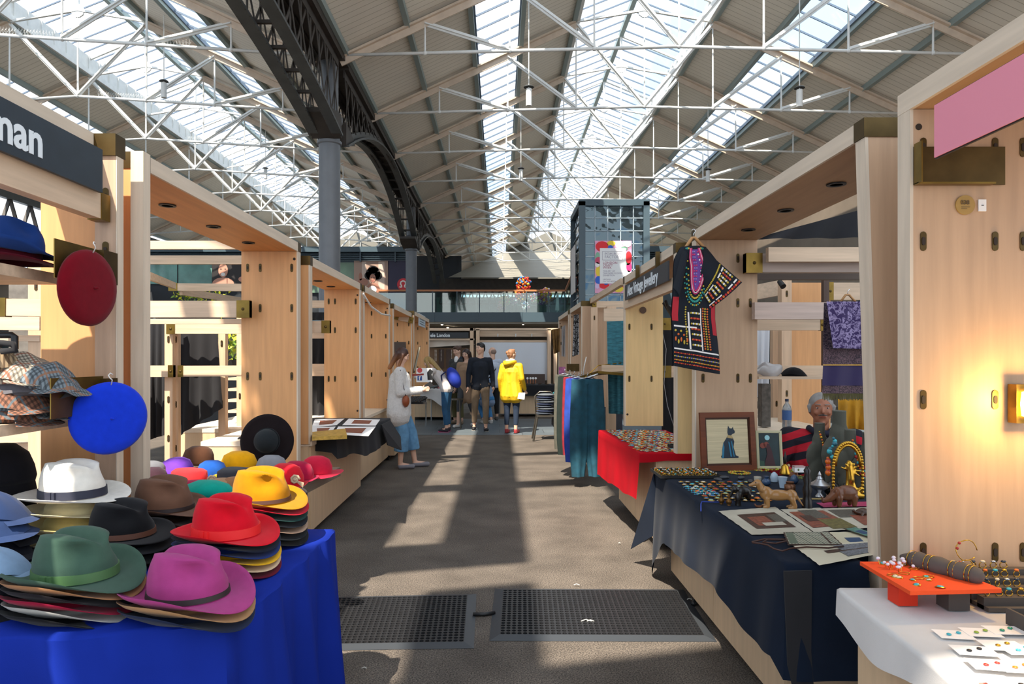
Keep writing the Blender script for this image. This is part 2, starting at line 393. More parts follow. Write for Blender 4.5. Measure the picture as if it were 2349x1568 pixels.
# unseen roof boards nearer the camera are added further down to shape the sun
# ================================================================ GIRDER AND COLUMNS
GX = -3.3
def girder(ya, yb, za, rise, label):
    t = thing('arched_girder', label, 'girder', (0,0,0), 0, 'dark arched lattice girders over the column row')
    half = (yb-ya)/2; mid = (ya+yb)/2
    def zb(y): return za + rise*(1-((y-mid)/half)**2)
    N = 18; ys = [ya+(yb-ya)*i/N for i in range(N+1)]
    for x in (GX-.22, GX+.22):
        f = MB()
        for i in range(N): f.bar((x,ys[i],zb(ys[i])), (x,ys[i+1],zb(ys[i+1])), .2, .045)
        for i in range(N): f.bar((x,ys[i],zb(ys[i])+.08), (x,ys[i+1],zb(ys[i+1])+.08), .03, .12)
        f.build('bottom_flange', IRON, t)
        MB().box(x-.1, ya, 7.2, x+.1, yb, 7.24).box(x-.015, ya, 7.05, x+.015, yb, 7.2).build('top_flange', IRONB, t)
        l = MB(); M2 = 22
        for i in range(M2):
            y = ya+(yb-ya)*(i+.5)/M2; dy = (yb-ya)/M2
            l.bar((x,y-dy/2,zb(y-dy/2)+.1), (x,y+dy/2,7.05), .05, .012, (1,0,0)); l.bar((x+.02,y-dy/2,7.05), (x+.02,y+dy/2,zb(y+dy/2)+.1), .05, .012, (1,0,0))
            l.bar((x,y,zb(y)+.05), (x,y,7.1), .012, .06)
        l.build('lattice', IRONB, t)
    for i in range(0, N): MB().bar((GX-.22,ys[i],zb(ys[i])+.1), (GX+.22,ys[i],zb(ys[i])+.1), .05, .05).build('cross_brace', IRONB, t)
    r = MB()
    for i in range(70):
        y = ya+(yb-ya)*(i+.5)/70
        for x in (GX-.31, GX-.13, GX+.13, GX+.31): r.ball((x,y,zb(y)-.02), (.012,.012,.012), 5, 4)
    r.build('rivets', IRONB, t)['kind'] = 'stuff'
    return t
girder(1.2, 13.0, 5.75, .55, 'dark arched lattice girder running from the near column out of the top of the frame')
girder(13.5, 25.1, 5.7, 1.4, 'dark arched lattice girder spanning between the two grey columns')
girder(25.6, 37.2, 5.6, 1.3, 'dark arched lattice girder beyond the far grey column')
struct(MB().box(GX-.32, 1.0, 7.24, GX+.32, 44, 7.45).build('trim_gutter', IRONB))
def column(x, y, top, label):
    t = thing('iron_column', label, 'column', (x, y, 0), 0, 'round grey iron columns under the girder')
    MB().lathe([(.3,0),(.3,.25),(.24,.32),(.205,.4),(.205,top-.02)], n=28).build('shaft', COLM, t, .6)
    MB().lathe([(.205,top-.02),(.235,top),(.235,top+.05),(.2,top+.06),(.18,top+.3),(.2,top+.36),(.25,top+.42),(.25,top+.52),(.17,top+.56),(.17,top+1.6)], n=24).build('capital', COLM, t, .5)
    b = MB()
    for s in (1, -1): b.prism([(-.28,s*.2,top+.05),(-.28,s*1.0,top+.28),(-.28,s*1.0,top+.36),(-.28,s*.2,top+.5)], (.56,0,0))
    b.build('bracket', IRONB, t)
column(GX, 13.25, 5.65, 'near thick grey round iron column left of the aisle')
column(GX+.02, 25.35, 5.5, 'far grey round iron column in front of the mezzanine')
# cylinder lamps hanging on rods
def hanglamp(p, top, label, s=1):
    t = thing('pendant_lamp', label, 'lamp', p, 0, 'white cylinder lamps hanging from the roof')
    MB().cyl((0,0,0), (0,0,.42*s), .075*s, .075*s, 12).build('lamp_body', WHITE, t, 1)
    MB().cyl((0,0,.46*s), (0,0,.49*s), .13*s, .1*s, 14).build('collar', IRON, t, 1)
    MB().cyl((0,0,.4*s), (0,0,top-p[2]), .014*s, .014*s, 6).build('rod', WHITE, t)
for px, py, Y, lb in ((1213, 243, 13.5, 'largest white cylinder lamp hanging under the left skylight strip'), (1834, 245, 13.5, 'white cylinder lamp hanging below the right skylight strip'),
                      (1195, 415, 20.5, 'second white cylinder lamp hanging under the left skylight strip'), (1624, 417, 20.5, 'second white cylinder lamp below the right skylight strip'),
                      (376, 224, 15.5, 'white cylinder lamp hanging above the left stall sign'), (609, 410, 24, 'small white cylinder lamp hanging just left of the near column')):
    q = P(px, py, Y); cxx = CXN if px > 800 else CXL
    hanglamp(q, min(zr(cxx, q.x), 9.7), lb, .8)
# ================================================================ UNSEEN ROOF BOARDS OVER THE STALLS, ADDED TO SHAPE THE SUN
# on the same two slopes; boards and gaps laid out for the floor's sun patches
def sun_shaping_cells(cx, bands):
    pn = MB()
    for (x0, x1, y0, y1) in bands: slab(pn, cx, x0, x1, y0, y1, .05)
    struct(pn.build('ceiling', BOARD))
sun_shaping_cells(CXN, [(-2.62, -2.0, 0.6, 9.85), (-2.62, -2.0, -3.0, -.35), (-3.05, 1.85, -3.0, -1.6), (-3.05, -2.0, .1, .8), (-3.05, 1.85, 3.0, 3.4), (-3.05, 1.85, 5.6, 5.9), (-1.1, 1.85, -3, 9.85), (5.1, 10.0, 3.0, 9.85)])
sun_shaping_cells(CXL, [(-6.6, -3.6, 4.3, 9.85), (-6.6, -3.6, -3, -1.4), (-16.6, -11.7, -3, 9.85), (-8.5, -6.8, -3, 9.85)])
# ================================================================ STALLS
SLOTMB = MB()
SLOTMB.m(0).prism([(.0105*math.cos(a), 0, .0225+.0105*math.sin(a)) for a in [math.pi*i/6 for i in range(7)]] + [(.0105*math.cos(a), 0, -.0225+.0105*math.sin(a)) for a in [math.pi+math.pi*i/6 for i in range(7)]], (0, -.003, 0))
SLOTMB.m(1).prism([(.006*math.cos(a), -.0031, .008+.006*math.sin(a)) for a in [math.pi*i/5 for i in range(6)]] + [(.006*math.cos(a), -.0031, -.008+.006*math.sin(a)) for a in [math.pi+math.pi*i/5 for i in range(6)]], (0, -.002, 0))
SLOTME = SLOTMB.mesh('keyhole_slot', [BRD, SLOT])
HOLEME = MB().lathe([(.0,-.001),(.011,-.001),(.011,.002),(0,.002)], n=12, axis='y').mesh('bolt_hole', SLOT)
def inst(me, name, parent, loc, sc=1):
    o = bpy.data.objects.new(name, me); C.objects.link(o); o.parent = parent; o.location = loc; o.scale = (sc, sc, sc); return o
def portal(label, side, X, Y0, Y1, z=2.42, zb=.0, depth=.45, T=.07, slots=True, lights=True, caps=True, fz=None, topless=False, wood_=None, cols=(.05, .3, .4)):
    """two hollow ply uprights and a soffit; X is the aisle face, side -1 left row, 1 right row"""
    t = thing('market_stall', label, 'market stall')
    Xb = X+side*depth
    for k, (ya, yb) in enumerate(((Y0, Y0+T), (Y1-T, Y1))):
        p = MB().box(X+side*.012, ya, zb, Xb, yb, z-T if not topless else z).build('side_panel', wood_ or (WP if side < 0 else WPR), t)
        MB().box(X, ya-.001, zb, X+side*.0115, yb+.001, z).build('front_edge', WE, p)
        if slots and k == 1:
            for zz in (z-.2, z-.52, z-1.06, z-1.58):
                for c in cols:
                    if zb+.1 < zz and c < depth-.02: inst(SLOTME, 'keyhole_slot', t, (X+side*c, ya-.0005, zz), 1.0)
            inst(HOLEME, 'bolt_hole', t, (X+side*.03, ya-.0005, z-.13)); inst(HOLEME, 'bolt_hole', t, (X+side*.03, ya-.0005, zb+.12), 1)
    if not topless:
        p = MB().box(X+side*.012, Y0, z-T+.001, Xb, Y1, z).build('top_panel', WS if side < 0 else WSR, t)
        MB().box(X-side*.001, Y0, z-T, X+side*.0115, Y1, z+.001).build('fascia', wood('pale_fascia_edge', '#d3c2ad', 'y', .12), p)
        if lights:
            L = Y1-Y0
            for f in (.3, .55, .8):
                d = MB().m(0).lathe([(.045,0),(.045,-.006),(.03,-.006),(.03,-.001)], n=16).m(1).lathe([(.0,-.002),(.03,-.002)], n=16)
                d.build('downlight', [DK, mat('lamp_lens', '#e8d8b0', .3)], t, loc=(X+side*.24, Y0+L*f, z-T))
    if caps:
        for (ya, yb) in ((Y0, Y0+T), (Y1-T, Y1)):
            MB().box(X-side*.003, ya-.004, z-.07, X+side*.16, yb+.004, z+.004).build('corner_cap', BRD, t)
    return t
def wheels(t, X, side, Y0, Y1, d):
    for y in (Y0+.12, Y1-.12):
        w_ = MB().cyl((X+side*.1,y-.0,.04), (X+side*.13,y,.04), .04, .04, 12).box(X+side*.08, y-.03, .04, X+side*.15, y+.03, .085)
        w_.build('castor', DK, t)
def counter(label, side, X, Y0, Y1, depth=.9, z=.8, doors=2, zb=.08, cat='counter', grp=None, top=None):
    t = thing('stall_counter', label, cat, group=grp)
    MB().box(X+side*.015, Y0, zb, X+side*depth, Y1, z-.04).build('carcass', WC, t)
    for k in range(doors):
        a = Y0+(Y1-Y0)*k/doors+.004; b = Y0+(Y1-Y0)*(k+1)/doors-.004
        MB().box(X, a, zb, X+side*.014, b, z-.045).build('door', WC, t)
    MB().box(X-side*.01, Y0-.005, z-.039, X+side*depth, Y1+.005, z).build('worktop', top or wood('pale_worktop', '#e3d2bb', 'y', .08), t)
    wheels(t, X, side, Y0, Y1, depth)
    return t
def rail(label, a, b, h=.09, d=.04, brass=(1, 1), m=None, name='stall_rail', grp=None, bl=.1):
    """horizontal timber rail with brass end shoes"""
    a, b = Vector(a), Vector(b); t = thing(name, label, 'timber rail', group=grp)
    dv = (b-a).normalized(); ax = m or (WX if abs(dv.x) > .7 else WY)
    MB().bar(a, b, d, h).build('beam', ax, t)
    for k, e in enumerate((a, b)):
        px_ = 1146+e.x/e.y*F
        if abs(dv.x) > .9 and (590 < px_ < 690 or 2000 < px_ < 2070 or 255 < px_ < 318): MB().box(e.x-.03, e.y-.03, 0, e.x+.03, e.y+.03, e.z+h/2+.02).build('upright', WZ, t)
        if brass[k]:
            q = e + dv*(bl if k == 0 else -bl); MB().bar(e, q, d+.008, h+.008).build('brass_shoe', BR, t)
            c = (e+q)/2; MB().ball(c+Vector((0,-d/2-.006,0)) if abs(dv.x) > .7 else c, (.012,.006,.012), 8, 5).build('bolt_head', BRD, t)
    return t
def post(label, x, y, z0, z1, w=.07, slots=True, m=None):
    t = thing('stall_post', label, 'timber post')
    MB().box(x-w/2, y-w/2, z0, x+w/2, y+w/2, z1).build('upright', m or WZ, t)
    if slots:
        for zz in (z1-.15, (z0+z1)/2, z0+.35): inst(SLOTME, 'keyhole_slot', t, (x, y-w/2-.0005, zz), 1)
    return t
# ---- left row
portal('nearest left plywood stall frame with the white-lettered sign, cut by the picture edge', -1, -1.66, .75, 2.93, z=2.42, depth=.26, slots=False, lights=False, caps=False, cols=())
portal('orange-lit plywood stall frame behind the felt hats on the left', -1, -1.6, 3.05, 5.49, cols=(.05, .3, .4))
portal('left plywood stall frame over the counter of papyrus sheets', -1, -1.55, 5.58, 7.66, z=2.335, zb=.8, cols=(.05, .28, .35), depth=.4)
portal('left plywood stall frame with the bare white counter beside the woman in the fluffy sweater', -1, -1.55, 7.78, 9.67, z=2.335, zb=.8, depth=.4, cols=(.05, .25))
portal('left stall frame with the brown clipboard hanging on its panel', -1, -1.55, 9.95, 12.1, z=2.30, zb=.8, depth=.45, lights=False, cols=(.05, .25))
portal('farthest left stall frame with small blue notice on its fascia', -1, -1.55, 12.35, 15.1, z=2.36, zb=.8, depth=.45, lights=False, cols=(.05, .25))
# L1 front post with slots, in front of the panel
t = thing('stall_post', 'brownish timber post with keyhole slots at the end of the white-lettered sign', 'timber post')
MB().box(-1.66, 2.80, .0, -1.575, 2.855, 2.33).build('upright', wood('brown_post', '#b99a80', 'z', .2), t)
for zz in (2.16, 1.94): inst(SLOTME, 'keyhole_slot', t, (-1.615, 2.799, zz), 1.2)
MB().box(-1.67, 2.79, 2.33, -1.57, 2.865, 2.42).build('corner_cap', BRD, t)
MB().box(-1.574, 2.80, .0, -1.57, 2.85, 2.33).build('front_edge', WE, t)
tag(MB().box(-1.60, 2.96, 0, -1.545, 3.02, 2.40).build('stall_post', WE), 'slim pale timber upright between the two nearest left stall frames', 'timber post')
# sign rail and board
rail('timber rail with a brass end under the dark sign with white letters', (-1.62, .8, 2.11), (-1.62, 2.79, 2.11), h=.1, d=.05, brass=(0, 1), bl=.06)
t = thing('shop_sign', 'dark blue-grey sign board with large white letters at the upper left', 'sign')
MB().box(-1.585, 1.2, 2.155, -1.57, 2.70, 2.325).build('board', mat('dark_sign_blue', '#27323c', .45, noise=.15, nscale=14), t)
text('lettering', 'man', .155, mat('sign_white', '#dfe6ea', .6), (-1.569, 2.085, 2.19), (0,1,0), (0,0,1), t, bold=.004)
# shelves at L1
t = thing('hat_shelf', 'upper timber shelf on brass plates holding the crumpled blue felt hat', 'shelf')
MB().box(-2.4, 2.3, 1.79, -1.72, 2.68, 1.83).build('board', WX, t); MB().box(-2.4, 2.28, 1.765, -1.72, 2.3, 1.835).build('lipping', WX, t)
MB().box(-1.594,2.44,1.79,-1.59,2.78,1.93).build('brass_plate', BR, t)
MB().box(-1.594,2.70,1.80,-1.565,2.798,1.93).build('bracket_end', BRD, t)
t = thing('hat_shelf', 'lower timber shelf on a brass plate holding the tweed flat caps', 'shelf')
MB().box(-2.5, 2.3, 1.23, -1.72, 2.72, 1.27).build('board', WX, t)
MB().box(-1.594,2.42,1.285,-1.59,2.74,1.43).build('brass_plate', BR, t)
MB().box(-1.594,2.72,1.29,-1.565,2.798,1.42).build('bracket_end', BRD, t)
t = thing('clothes_rail', 'dark metal rail stub above the tweed caps at the left edge', 'rail')
MB().tube([P(-30,768,2.5), P(28,768,2.5), P(34,772,2.5), P(34,800,2.5)], .012, 8).build('tube', DK, t, 1)
# things behind L1 seen between its posts
rail('timber rail with brass end low behind the crumpled blue hat', P(-40,704,3.4)+Vector((0,0,0)), P(100,706,3.4), h=.085, brass=(1, 0), bl=.13)
rail('orange-lit timber rail above the dark metal rail stub', P(-10,741,4.6), P(95,742,4.6), h=.09, brass=(0, 0))
post('timber post behind the left shelves', P(95,600,4.75).x, 4.75, 0, 2.15, .11)
rail('timber rail behind the left shelves low at the frame edge', P(-10,990,4.8), P(90,985,4.8), h=.16, brass=(0, 0))
rail('pale timber rail below the others at the left edge', P(-10,1035,4.85), P(90,1030,4.85), h=.1, brass=(0, 0))
rail('thin timber rail just above the tweed caps at the left edge', P(-10,775,4.7), P(95,776,4.7), h=.04, brass=(0, 0))
tag(MB().box(P(20,0,5).x, 5, 1.5-(668-822)/F*5*-1-.0, P(90,0,5).x, 5.3, P(0,636,5).z).build('grey_bag', mat('grey_fabric', '#6b6660', .9, noise=.4, nscale=12), smooth=None), 'grey fabric bag on a rail beyond the left shelves', 'bag')
# L2 rear structure
rail('timber rail with rounded brass shoe on the orange panel', P(300,709,5.33), P(575,709,5.33), h=.128, d=.05, brass=(0, 1), bl=.1)
rail('high timber rail left of the orange panel nearest the soffit', P(300,562,7.5), P(640,562,7.5), h=.09, brass=(0, 0))
rail('second high timber rail above the laughing woman poster', P(300,596,8.0), P(640,596,8.0), h=.1, brass=(0, 0))
rail('timber rail directly below the laughing woman poster', P(388,658,9.2), P(640,660,9.2), h=.1, brass=(1, 0), bl=.12)
rail('timber rail just under the rail with the rounded brass shoe', P(300,737,6.0), P(640,737,6.0), h=.045, brass=(0, 0))
rail('timber rail with brass shoe over the hanging black cloths', P(384,754,6.38), P(640,754,6.38), h=.09, brass=(1, 0), bl=.08)
rail('timber rail stub with brass end across the left black cloth', P(300,851,6.35), P(400,851,6.35), h=.105, brass=(0, 1), bl=.05)
rail('timber rail with brass end across the wide black cloth', P(410,851,6.35), P(640,850,6.35), h=.1, brass=(1, 0), bl=.05)
rail('diagonal timber rail running back behind the orange panel', P(340,632,7.0), P(400,655,9.0), h=.08, brass=(0, 0))
rail('second diagonal timber rail running back towards the plants', P(415,668,9.3), P(560,690,12), h=.1, brass=(0, 0))
post('double timber post between the two black cloths', P(391,0,6.45).x, 6.45, 0.4, 1.83, .075)
post('slim timber post right of the double post', P(406,0,6.5).x, 6.5, 0.3, 1.83, .05)
post('timber post right of the wide black cloth', P(512,0,6.9).x, 6.9, 0.3, 1.8, .07)
post('timber post behind the orange panel near the stacked trays', P(553,0,7.3).x, 7.3, 0.2, 2.0, .07)
def hangcloth(label, pts, Y, m, amp=.02, fr=9, name='hanging_cloth', cat='cloth', grp=None, n=24, dy=0):
    """pts: top-left, top-right, bottom-right, bottom-left pixels at depth Y"""
    a, b, c, d = [P(px, py, Y) for px, py in pts]; L = (b-a).length
    def fn(u, v):
        top = a.lerp(b, u); bot = d.lerp(c, u); p = top.lerp(bot, v)
        p.y += amp*(.3+v)*math.sin(u*fr*2+v*1.3)+dy*v; p.x += .3*amp*v*math.sin(u*fr*3.1+1); return p
    mb = MB().grid(fn, n, 14); o = mb.build(name, m, smooth=3)
    return tag(o, label, cat, grp)
hangcloth('narrow black cloth hanging left of the double timber post', ((338,742),(380,742),(381,996),(338,1010)), 6.6, BLACKC)
hangcloth('wide black cloth with a slanting hem hanging between posts behind the hats', ((411,765),(500,765),(511,935),(411,999)), 6.6, BLACKC)
counter('plywood cabinet behind the black cloths', -1, -2.4, 7.0, 8.9, .9, .78, 2)
t = thing('stacked_trays', 'open wooden tray rack beyond the orange panel', 'trays')
for k in range(4): MB().box(P(527,0,7.6).x, 7.55, .9+k*.12, P(556,0,7.6).x, 7.9, .93+k*.12).build('tray', WX, t)
t = thing('potted_plant', 'green leafy plant seen through the gap left of the orange panel', 'plant')
def leaves(mb, c, r, n, s=.05, k=1):
    for i in range(n):
        p = Vector(c)+Vector((R.gauss(0, r*.5), R.gauss(0, r*.5), R.gauss(0, r*.45))); a = Vector((R.uniform(-1,1), R.uniform(-1,1), R.uniform(-.6,1))).normalized(); b = a.cross(Vector((R.random(),R.random(),1))).normalized()
        mb.m(i % k).add([p, p+a*s+b*s*.4, p+a*s*2, p+a*s-b*s*.4], [(0,1,2,3)])
    return mb
GRN = mat('leaf_green', '#6f8f35', .6, noise=.3); GRN2 = mat('leaf_yellow', '#b9bd3c', .6)
leaves(MB(), P(535,800,7.9), .25, 160, .05, 2).build('foliage', [GRN, GRN2], t); MB().cyl(P(535,860,7.9), P(535,825,7.9), .12, .15, 12).build('pot', DK, t)
t = thing('hedge_plants', 'strip of bright yellow-green foliage beyond the left stalls', 'plants')
h = MB(); 
for q in range(12): leaves(h, P(415+q*10, 677+q*1.2, 12.3), .12, 22, .05, 2)
h.build('foliage', [GRN, mat('leaf_bright', '#d3d436', .6)], t); q_ = P(470, 690, 12.3); MB().box(q_.x-.6, 12.2, 0, q_.x+.6, 12.5, q_.z).build('planter', DK, t)
# ---- left counters
counter('left plywood counter on castors under the papyrus sheets', -1, -1.55, 5.6, 7.62, .9, .82, 1)
counter('left plywood counter behind the woman in the fluffy sweater', -1, -1.62, 7.75, 9.9, .9, .80, 2)
counter('left plywood counter carrying the sunglasses tray', -1, -1.54, 10.0, 12.4, .9, .82, 2)
# L3 rear rails
for i, (y0, y1, Y) in enumerate(((689,706,8.5), (736,763,5.75), (763,776,8.0), (834,862,8.2))):
    rail(['upper timber rail seen through the papyrus stall','timber rail with brass shoe seen through the papyrus stall','thin timber rail below the brass-shod one in the papyrus stall','lower timber rail across the black cloth in the papyrus stall'][i], P(700,(y0+y1)/2,Y), P(758,(y0+y1)/2,Y), h=(y1-y0)/F*Y, brass=(0, 1 if i == 1 else 0), bl=.07)
hangcloth('upper black cloth hanging behind the papyrus stall', ((700,775),(760,775),(760,835),(700,835)), 8.4, BLACKC)
hangcloth('lower black cloth hanging behind the papyrus stall', ((700,862),(760,862),(760,956),(700,956)), 8.4, BLACKC)
hangcloth('black cloth strip high behind the papyrus stall', ((700,716),(750,716),(750,734),(700,734)), 9.4, BLACKC)
# L5 extras
hangcloth('dark brown hanging board beside the long-haired woman', ((904,784),(931,784),(933,828),(905,824)), 11.9, mat('brown_board', '#4c4039', .8), 0, name='hanging_board', cat='board')
rail('upper timber rail inside the stall with the hanging board', P(905,725,12.0), P(948,735,12.0), h=.1, brass=(1, 1), bl=.08)
t = thing('necklace_stand', 'tall narrow wooden display board leaning on the far left stall', 'display stand')
MB().bar(P(949,855,11.5), P(963,792,11.5), .06, .03).build('frame', wood('dark_wood', '#5a4632', 'z'), t); MB().bar(P(951,850,11.45), P(963,796,11.45), .035, .02).build('cards', mat('pale_cards', '#8f8a78', .7), t)
MB().bar(P(946,860,11.45), P(972,858,11.45), .03, .03).build('ledge', mat('red_ledge', '#8e2f28', .6), t)
t = thing('social_media_board', 'white sign board with blue square logo and red circle on the far left stall', 'sign', P(955,858,12.015))
o = P(956,872,11.9); MB().box(0,0,0,.28,.012,.25).build('board', WHITEP, t, loc=Vector((0.0,0,-.14)))
MB().box(.02,-.004,-.11,.1,0,-.03).build('blue_square', mat('logo_blue', '#2a4f8f', .5), t)
text('letter', 'f', .09, WHITEP, (.045,-.006,-.1), (1,0,0), (0,0,1), t, bold=.003)
MB().lathe([(0,-.003),(.045,-.003),(.045,.002)], (.06,0,.07), 16, axis='y').build('red_circle', mat('logo_red', '#c94a4a', .5), t)
MB().prism([(.2,-.003,-.1),(.3,-.003,-.1),(.27,-.003,.0),(.3,-.003,.05),(.24,-.003,.1),(.19,-.003,.03)], (0,.002,0)).build('dark_figure_mark', DK, t)
t = thing('small_notice', 'small pale blue notice on the farthest left stall fascia', 'notice')
MB().box(-1.57, 13.2, 2.14, -1.555, 14.3, 2.38).build('card', mat('notice_blue', '#b9c6cf', .6), t)
for k in range(4): MB().box(-1.554, 13.3, 2.18+k*.045, -1.551, 14.15-.1*(k % 2), 2.19+k*.045).build('text_line', SLATE, t)
tag(MB().tube([(-1.52, 7.6, 2.22), (-1.54, 8.2, 2.12), (-1.54, 8.9, 2.08), (-1.53, 9.55, 2.1)], .012, 6).build('white_cable', WHITE, smooth=3), 'white cable sagging along the left stall fascia', 'cable')

# ---- right row
portal('nearest right plywood stall frame with the pink sign and the glowing wall lamp', 1, 1.4, .3, 2.4, z=2.42, depth=.9, lights=False, caps=False, cols=(.045, .29, .385))
t = portal('right plywood stall frame over the navy cloth table', 1, 1.4, 2.62, 4.97, cols=(.06, .31, .40), lights=True)
_sp = [c_ for c_ in t.children if c_.name.startswith('side_panel')][0]      # the near upright stands slightly splayed
for _o in [_sp]+list(_sp.children):
    for v_ in _o.data.vertices: v_.co.x += (2.42-v_.co.z)*.031
portal('right plywood stall frame carrying the dark jewellery sign', 1, 1.3, 5.03, 7.17, z=2.35, zb=.8, depth=.4, lights=False, cols=(.05, .28), wood_=wood('plywood_yellow_lit', '#d9b780', 'z', .1))  # yellow light on this frame's plywood is put into its colour
portal('right stall frame behind the rack of hanging trousers', 1, 1.17, 9.75, 11.4, z=2.32, zb=.81, depth=.45, lights=False, cols=(.25,))
portal('farthest right stall frame with scarves hanging on it', 1, 1.17, 11.6, 13.6, z=2.32, zb=.81, depth=.45, lights=False, cols=(.05,))
# R4: thin open frame
rail('thin front beam of the open right stall frame', (1.3, 7.2, 2.31), (1.3, 9.65, 2.31), h=.07, d=.05, brass=(0, 1), bl=.06)
rail('cross beam of the open right stall frame', (1.3, 9.6, 2.26), (2.2, 9.6, 2.26), h=.09, brass=(1, 0), bl=.06)
post('timber post of the open right stall frame with keyhole slots', 1.33, 9.62, 0, 2.22, .09)
post('pale timber post beside the hanging teal throw', 1.50, 9.2, 0, 2.2, .12, False)
hangcloth('tall teal patterned throw hanging behind the trousers', ((1392,737),(1432,735),(1434,950),(1396,948)), 8.6, mat('teal_throw', '#35707c', .9, noise=.45, nscale=14, stretch=(1,1,6)), .01, name='hanging_throw', cat='throw')
rail('timber beam above the teal throw', P(1385,722,8.66), P(1440,722,8.66), h=.16, brass=(0, 0))
rail('timber rail across the teal throw', P(1380,845,8.52), P(1440,846,8.52), h=.09, brass=(0, 0))
# R3 inner
rail('brass-shod rail stub at head height behind the dark tunic', P(1509,743,7.3), P(1580,743,7.3), h=.12, brass=(1, 0), bl=.14)
rail('brass-shod rail stub behind the hem of the dark tunic', P(1509,852,7.3), P(1580,852,7.3), h=.12, brass=(1, 0), bl=.14)
hangcloth('black cloth hanging inside the jewellery stall', ((1516,730),(1580,730),(1580,1005),(1518,1005)), 7.6, BLACKC, .01)
tag(MB().tube([P(1520,650,7.2), P(1519,760,7.2), P(1528,800,7.2), P(1523,880,7.2), P(1531,930,7.2), P(1548,985,7.2)], .004, 5).build('power_cable', mat('grey_cable', '#8f9094', .5), smooth=3), 'thin grey cable hanging down the black cloth', 'cable')
t = thing('clamp_lamp', 'black jointed clamp lamp inside the jewellery stall', 'lamp')
MB().tube([P(1522,695,7.0), P(1535,715,6.9), P(1527,690,6.8)], .015, 6).build('arm', DK, t, 1); MB().cyl(P(1535,705,6.8), P(1548,720,6.7), .03, .05, 12).build('head', DK, t, 1)
o = MB().lathe([(0,-.002),(.035,-.002),(.035,.002),(0,.002)], n=20, axis='y').build('round_vent', mat('vent_brown', '#5b4330', .6), loc=P(1475,711,7.09)); tag(o, 'small round brown disc on the yellow-lit side panel', 'disc')
# brass end plates on R2/R3
t = thing('brass_bracket', 'dark brass plate bracket left of the tunic sleeve', 'bracket'); MB().box(1.32,4.885,1.86,1.52,4.893,2.06).build('plate', BRD, t)
tag(MB().box(1.86,4.72,2.17,2.8,4.77,2.27).build('stall_rail', WX), 'topmost timber rail behind the navy table stall', 'timber rail')
rail('heavy grey timber rail with dark brass shoe behind the navy table stall', P(1708,604,4.84), P(2060,604,4.84), h=.132, d=.06, brass=(1, 0), bl=.115, m=wood('grey_timber', '#a8958a', 'x', .2))
rail('grey timber rail beside the purple scarf', P(1728,713,4.86), P(2060,713,4.86), h=.12, d=.06, brass=(0, 0), m=wood('grey_timber2', '#c4ada0', 'x', .2))
rail('orange-lit timber rail below the grey one', P(1728,745,5.6), P(1888,745,5.6), h=.088, brass=(0, 1), bl=.03)
tag(MB().box(P(1720,0,5.3).x, 5.3, P(0,641,5.3).z, P(2060,0,5.3).x, 5.35, P(0,622,5.3).z).build('stall_rail', wood('dark_stained_timber', '#4a3c33', 'x')), 'dark stained timber rail under the heavy grey one', 'timber rail')
hangcloth('dark tarpaulin swag between the soffit and the top rail', ((1760,538),(1985,478),(1985,545),(1740,548)), 5.4, BLACKC, .02, name='tarpaulin', cat='tarpaulin')
t = thing('back_panel', 'plywood panel at the rear of the navy table stall lit orange', 'panel')
MB().box(P(1815,0,7).x, 7.0, .1, P(1905,0,7).x, 7.06, P(0,648,7).z).build('upper_panel', WP, t)
t = thing('shelf', 'thin timber shelf holding a plastic bag and a black hat', 'shelf')
MB().box(P(1725,0,5.7).x, 5.55, P(0,868,5.7).z, P(1895,0,5.7).x, 5.85, P(0,862,5.7).z).build('board', WX, t); MB().box(P(1725,0,5.88).x, 5.86, P(0,864,5.88).z, P(1895,0,5.88).x, 5.89, P(0,838,5.88).z).build('backboard', WX, t)
post('timber post left of the orange-lit rear panel', P(1800,0,6.9).x, 6.9, 0, 2.3, .1)
post('timber post in front of the white sheet at the rear', P(1778,0,7.6).x, 7.6, 0, 2.0, .08)
post('dark timber post above the purple scarf', P(1893,0,6.2).x, 6.2, 0.3, 2.22, .05, False, wood('dark_brown_post', '#4e3a30'))
rail('slanting timber roof beam of the far right stall seen under the rails', P(1725,672,7.5), P(1815,655,7.2), h=.16, brass=(0, 0))
rail('pale timber beam right of the dark post above the purple scarf', P(1895,668,6.4), P(2000,668,6.4), h=.16, brass=(1, 0), bl=.06)
hangcloth('white sheet hanging behind the right stalls', ((1722,700),(1766,700),(1764,910),(1722,912)), 8.0, mat('white_sheet', '#cfd3da', .8), .02, name='white_sheet', cat='sheet')
t = thing('spot_lamp', 'small black cylinder spot lamp clipped under the right rail', 'lamp')
MB().cyl(P(1788,645,5.5), P(1797,657,5.45), .02, .024, 10).build('head', DK, t, 1)
counter('pale low counter behind the navy table stall', 1, 2.15, 5.6, 7.4, .9, .86, 1)
# R1 panel fittings
t = thing('brass_bracket', 'large folded aged-brass bracket plate under the pink sign', 'bracket')
f = 2.325
a = P(2095,0,f).x; b = P(2304,0,f).x; zt, zb_ = P(0,337,f).z, P(0,424,f).z
MB().box(a, f-.004, zb_, b, f, zt).build('plate', BRD, t); MB().box(a, f-.045, zb_, a+.005, f-.004, zt+.008).box(a, f-.03, zb_-.003, b-.05, f-.004, zb_+.003).build('folded_edge', BR, t)
t = thing('stall_number_disc', 'round brass-coloured stall number disc reading 038', 'plaque', (P(2214,470,2.326).x, 2.326, P(0,470,2.326).z))
MB().lathe([(0,-.002),(.033,-.002),(.033,.002),(0,.002)], n=32, axis='y').build('disc', mat('disc_gold', '#a5813c', .5), t)
text('number', '038', .02, mat('disc_dark', '#5e4620', .5), (-.017,-.003,.002), (1,0,0), (0,0,1), t, bold=.0004)
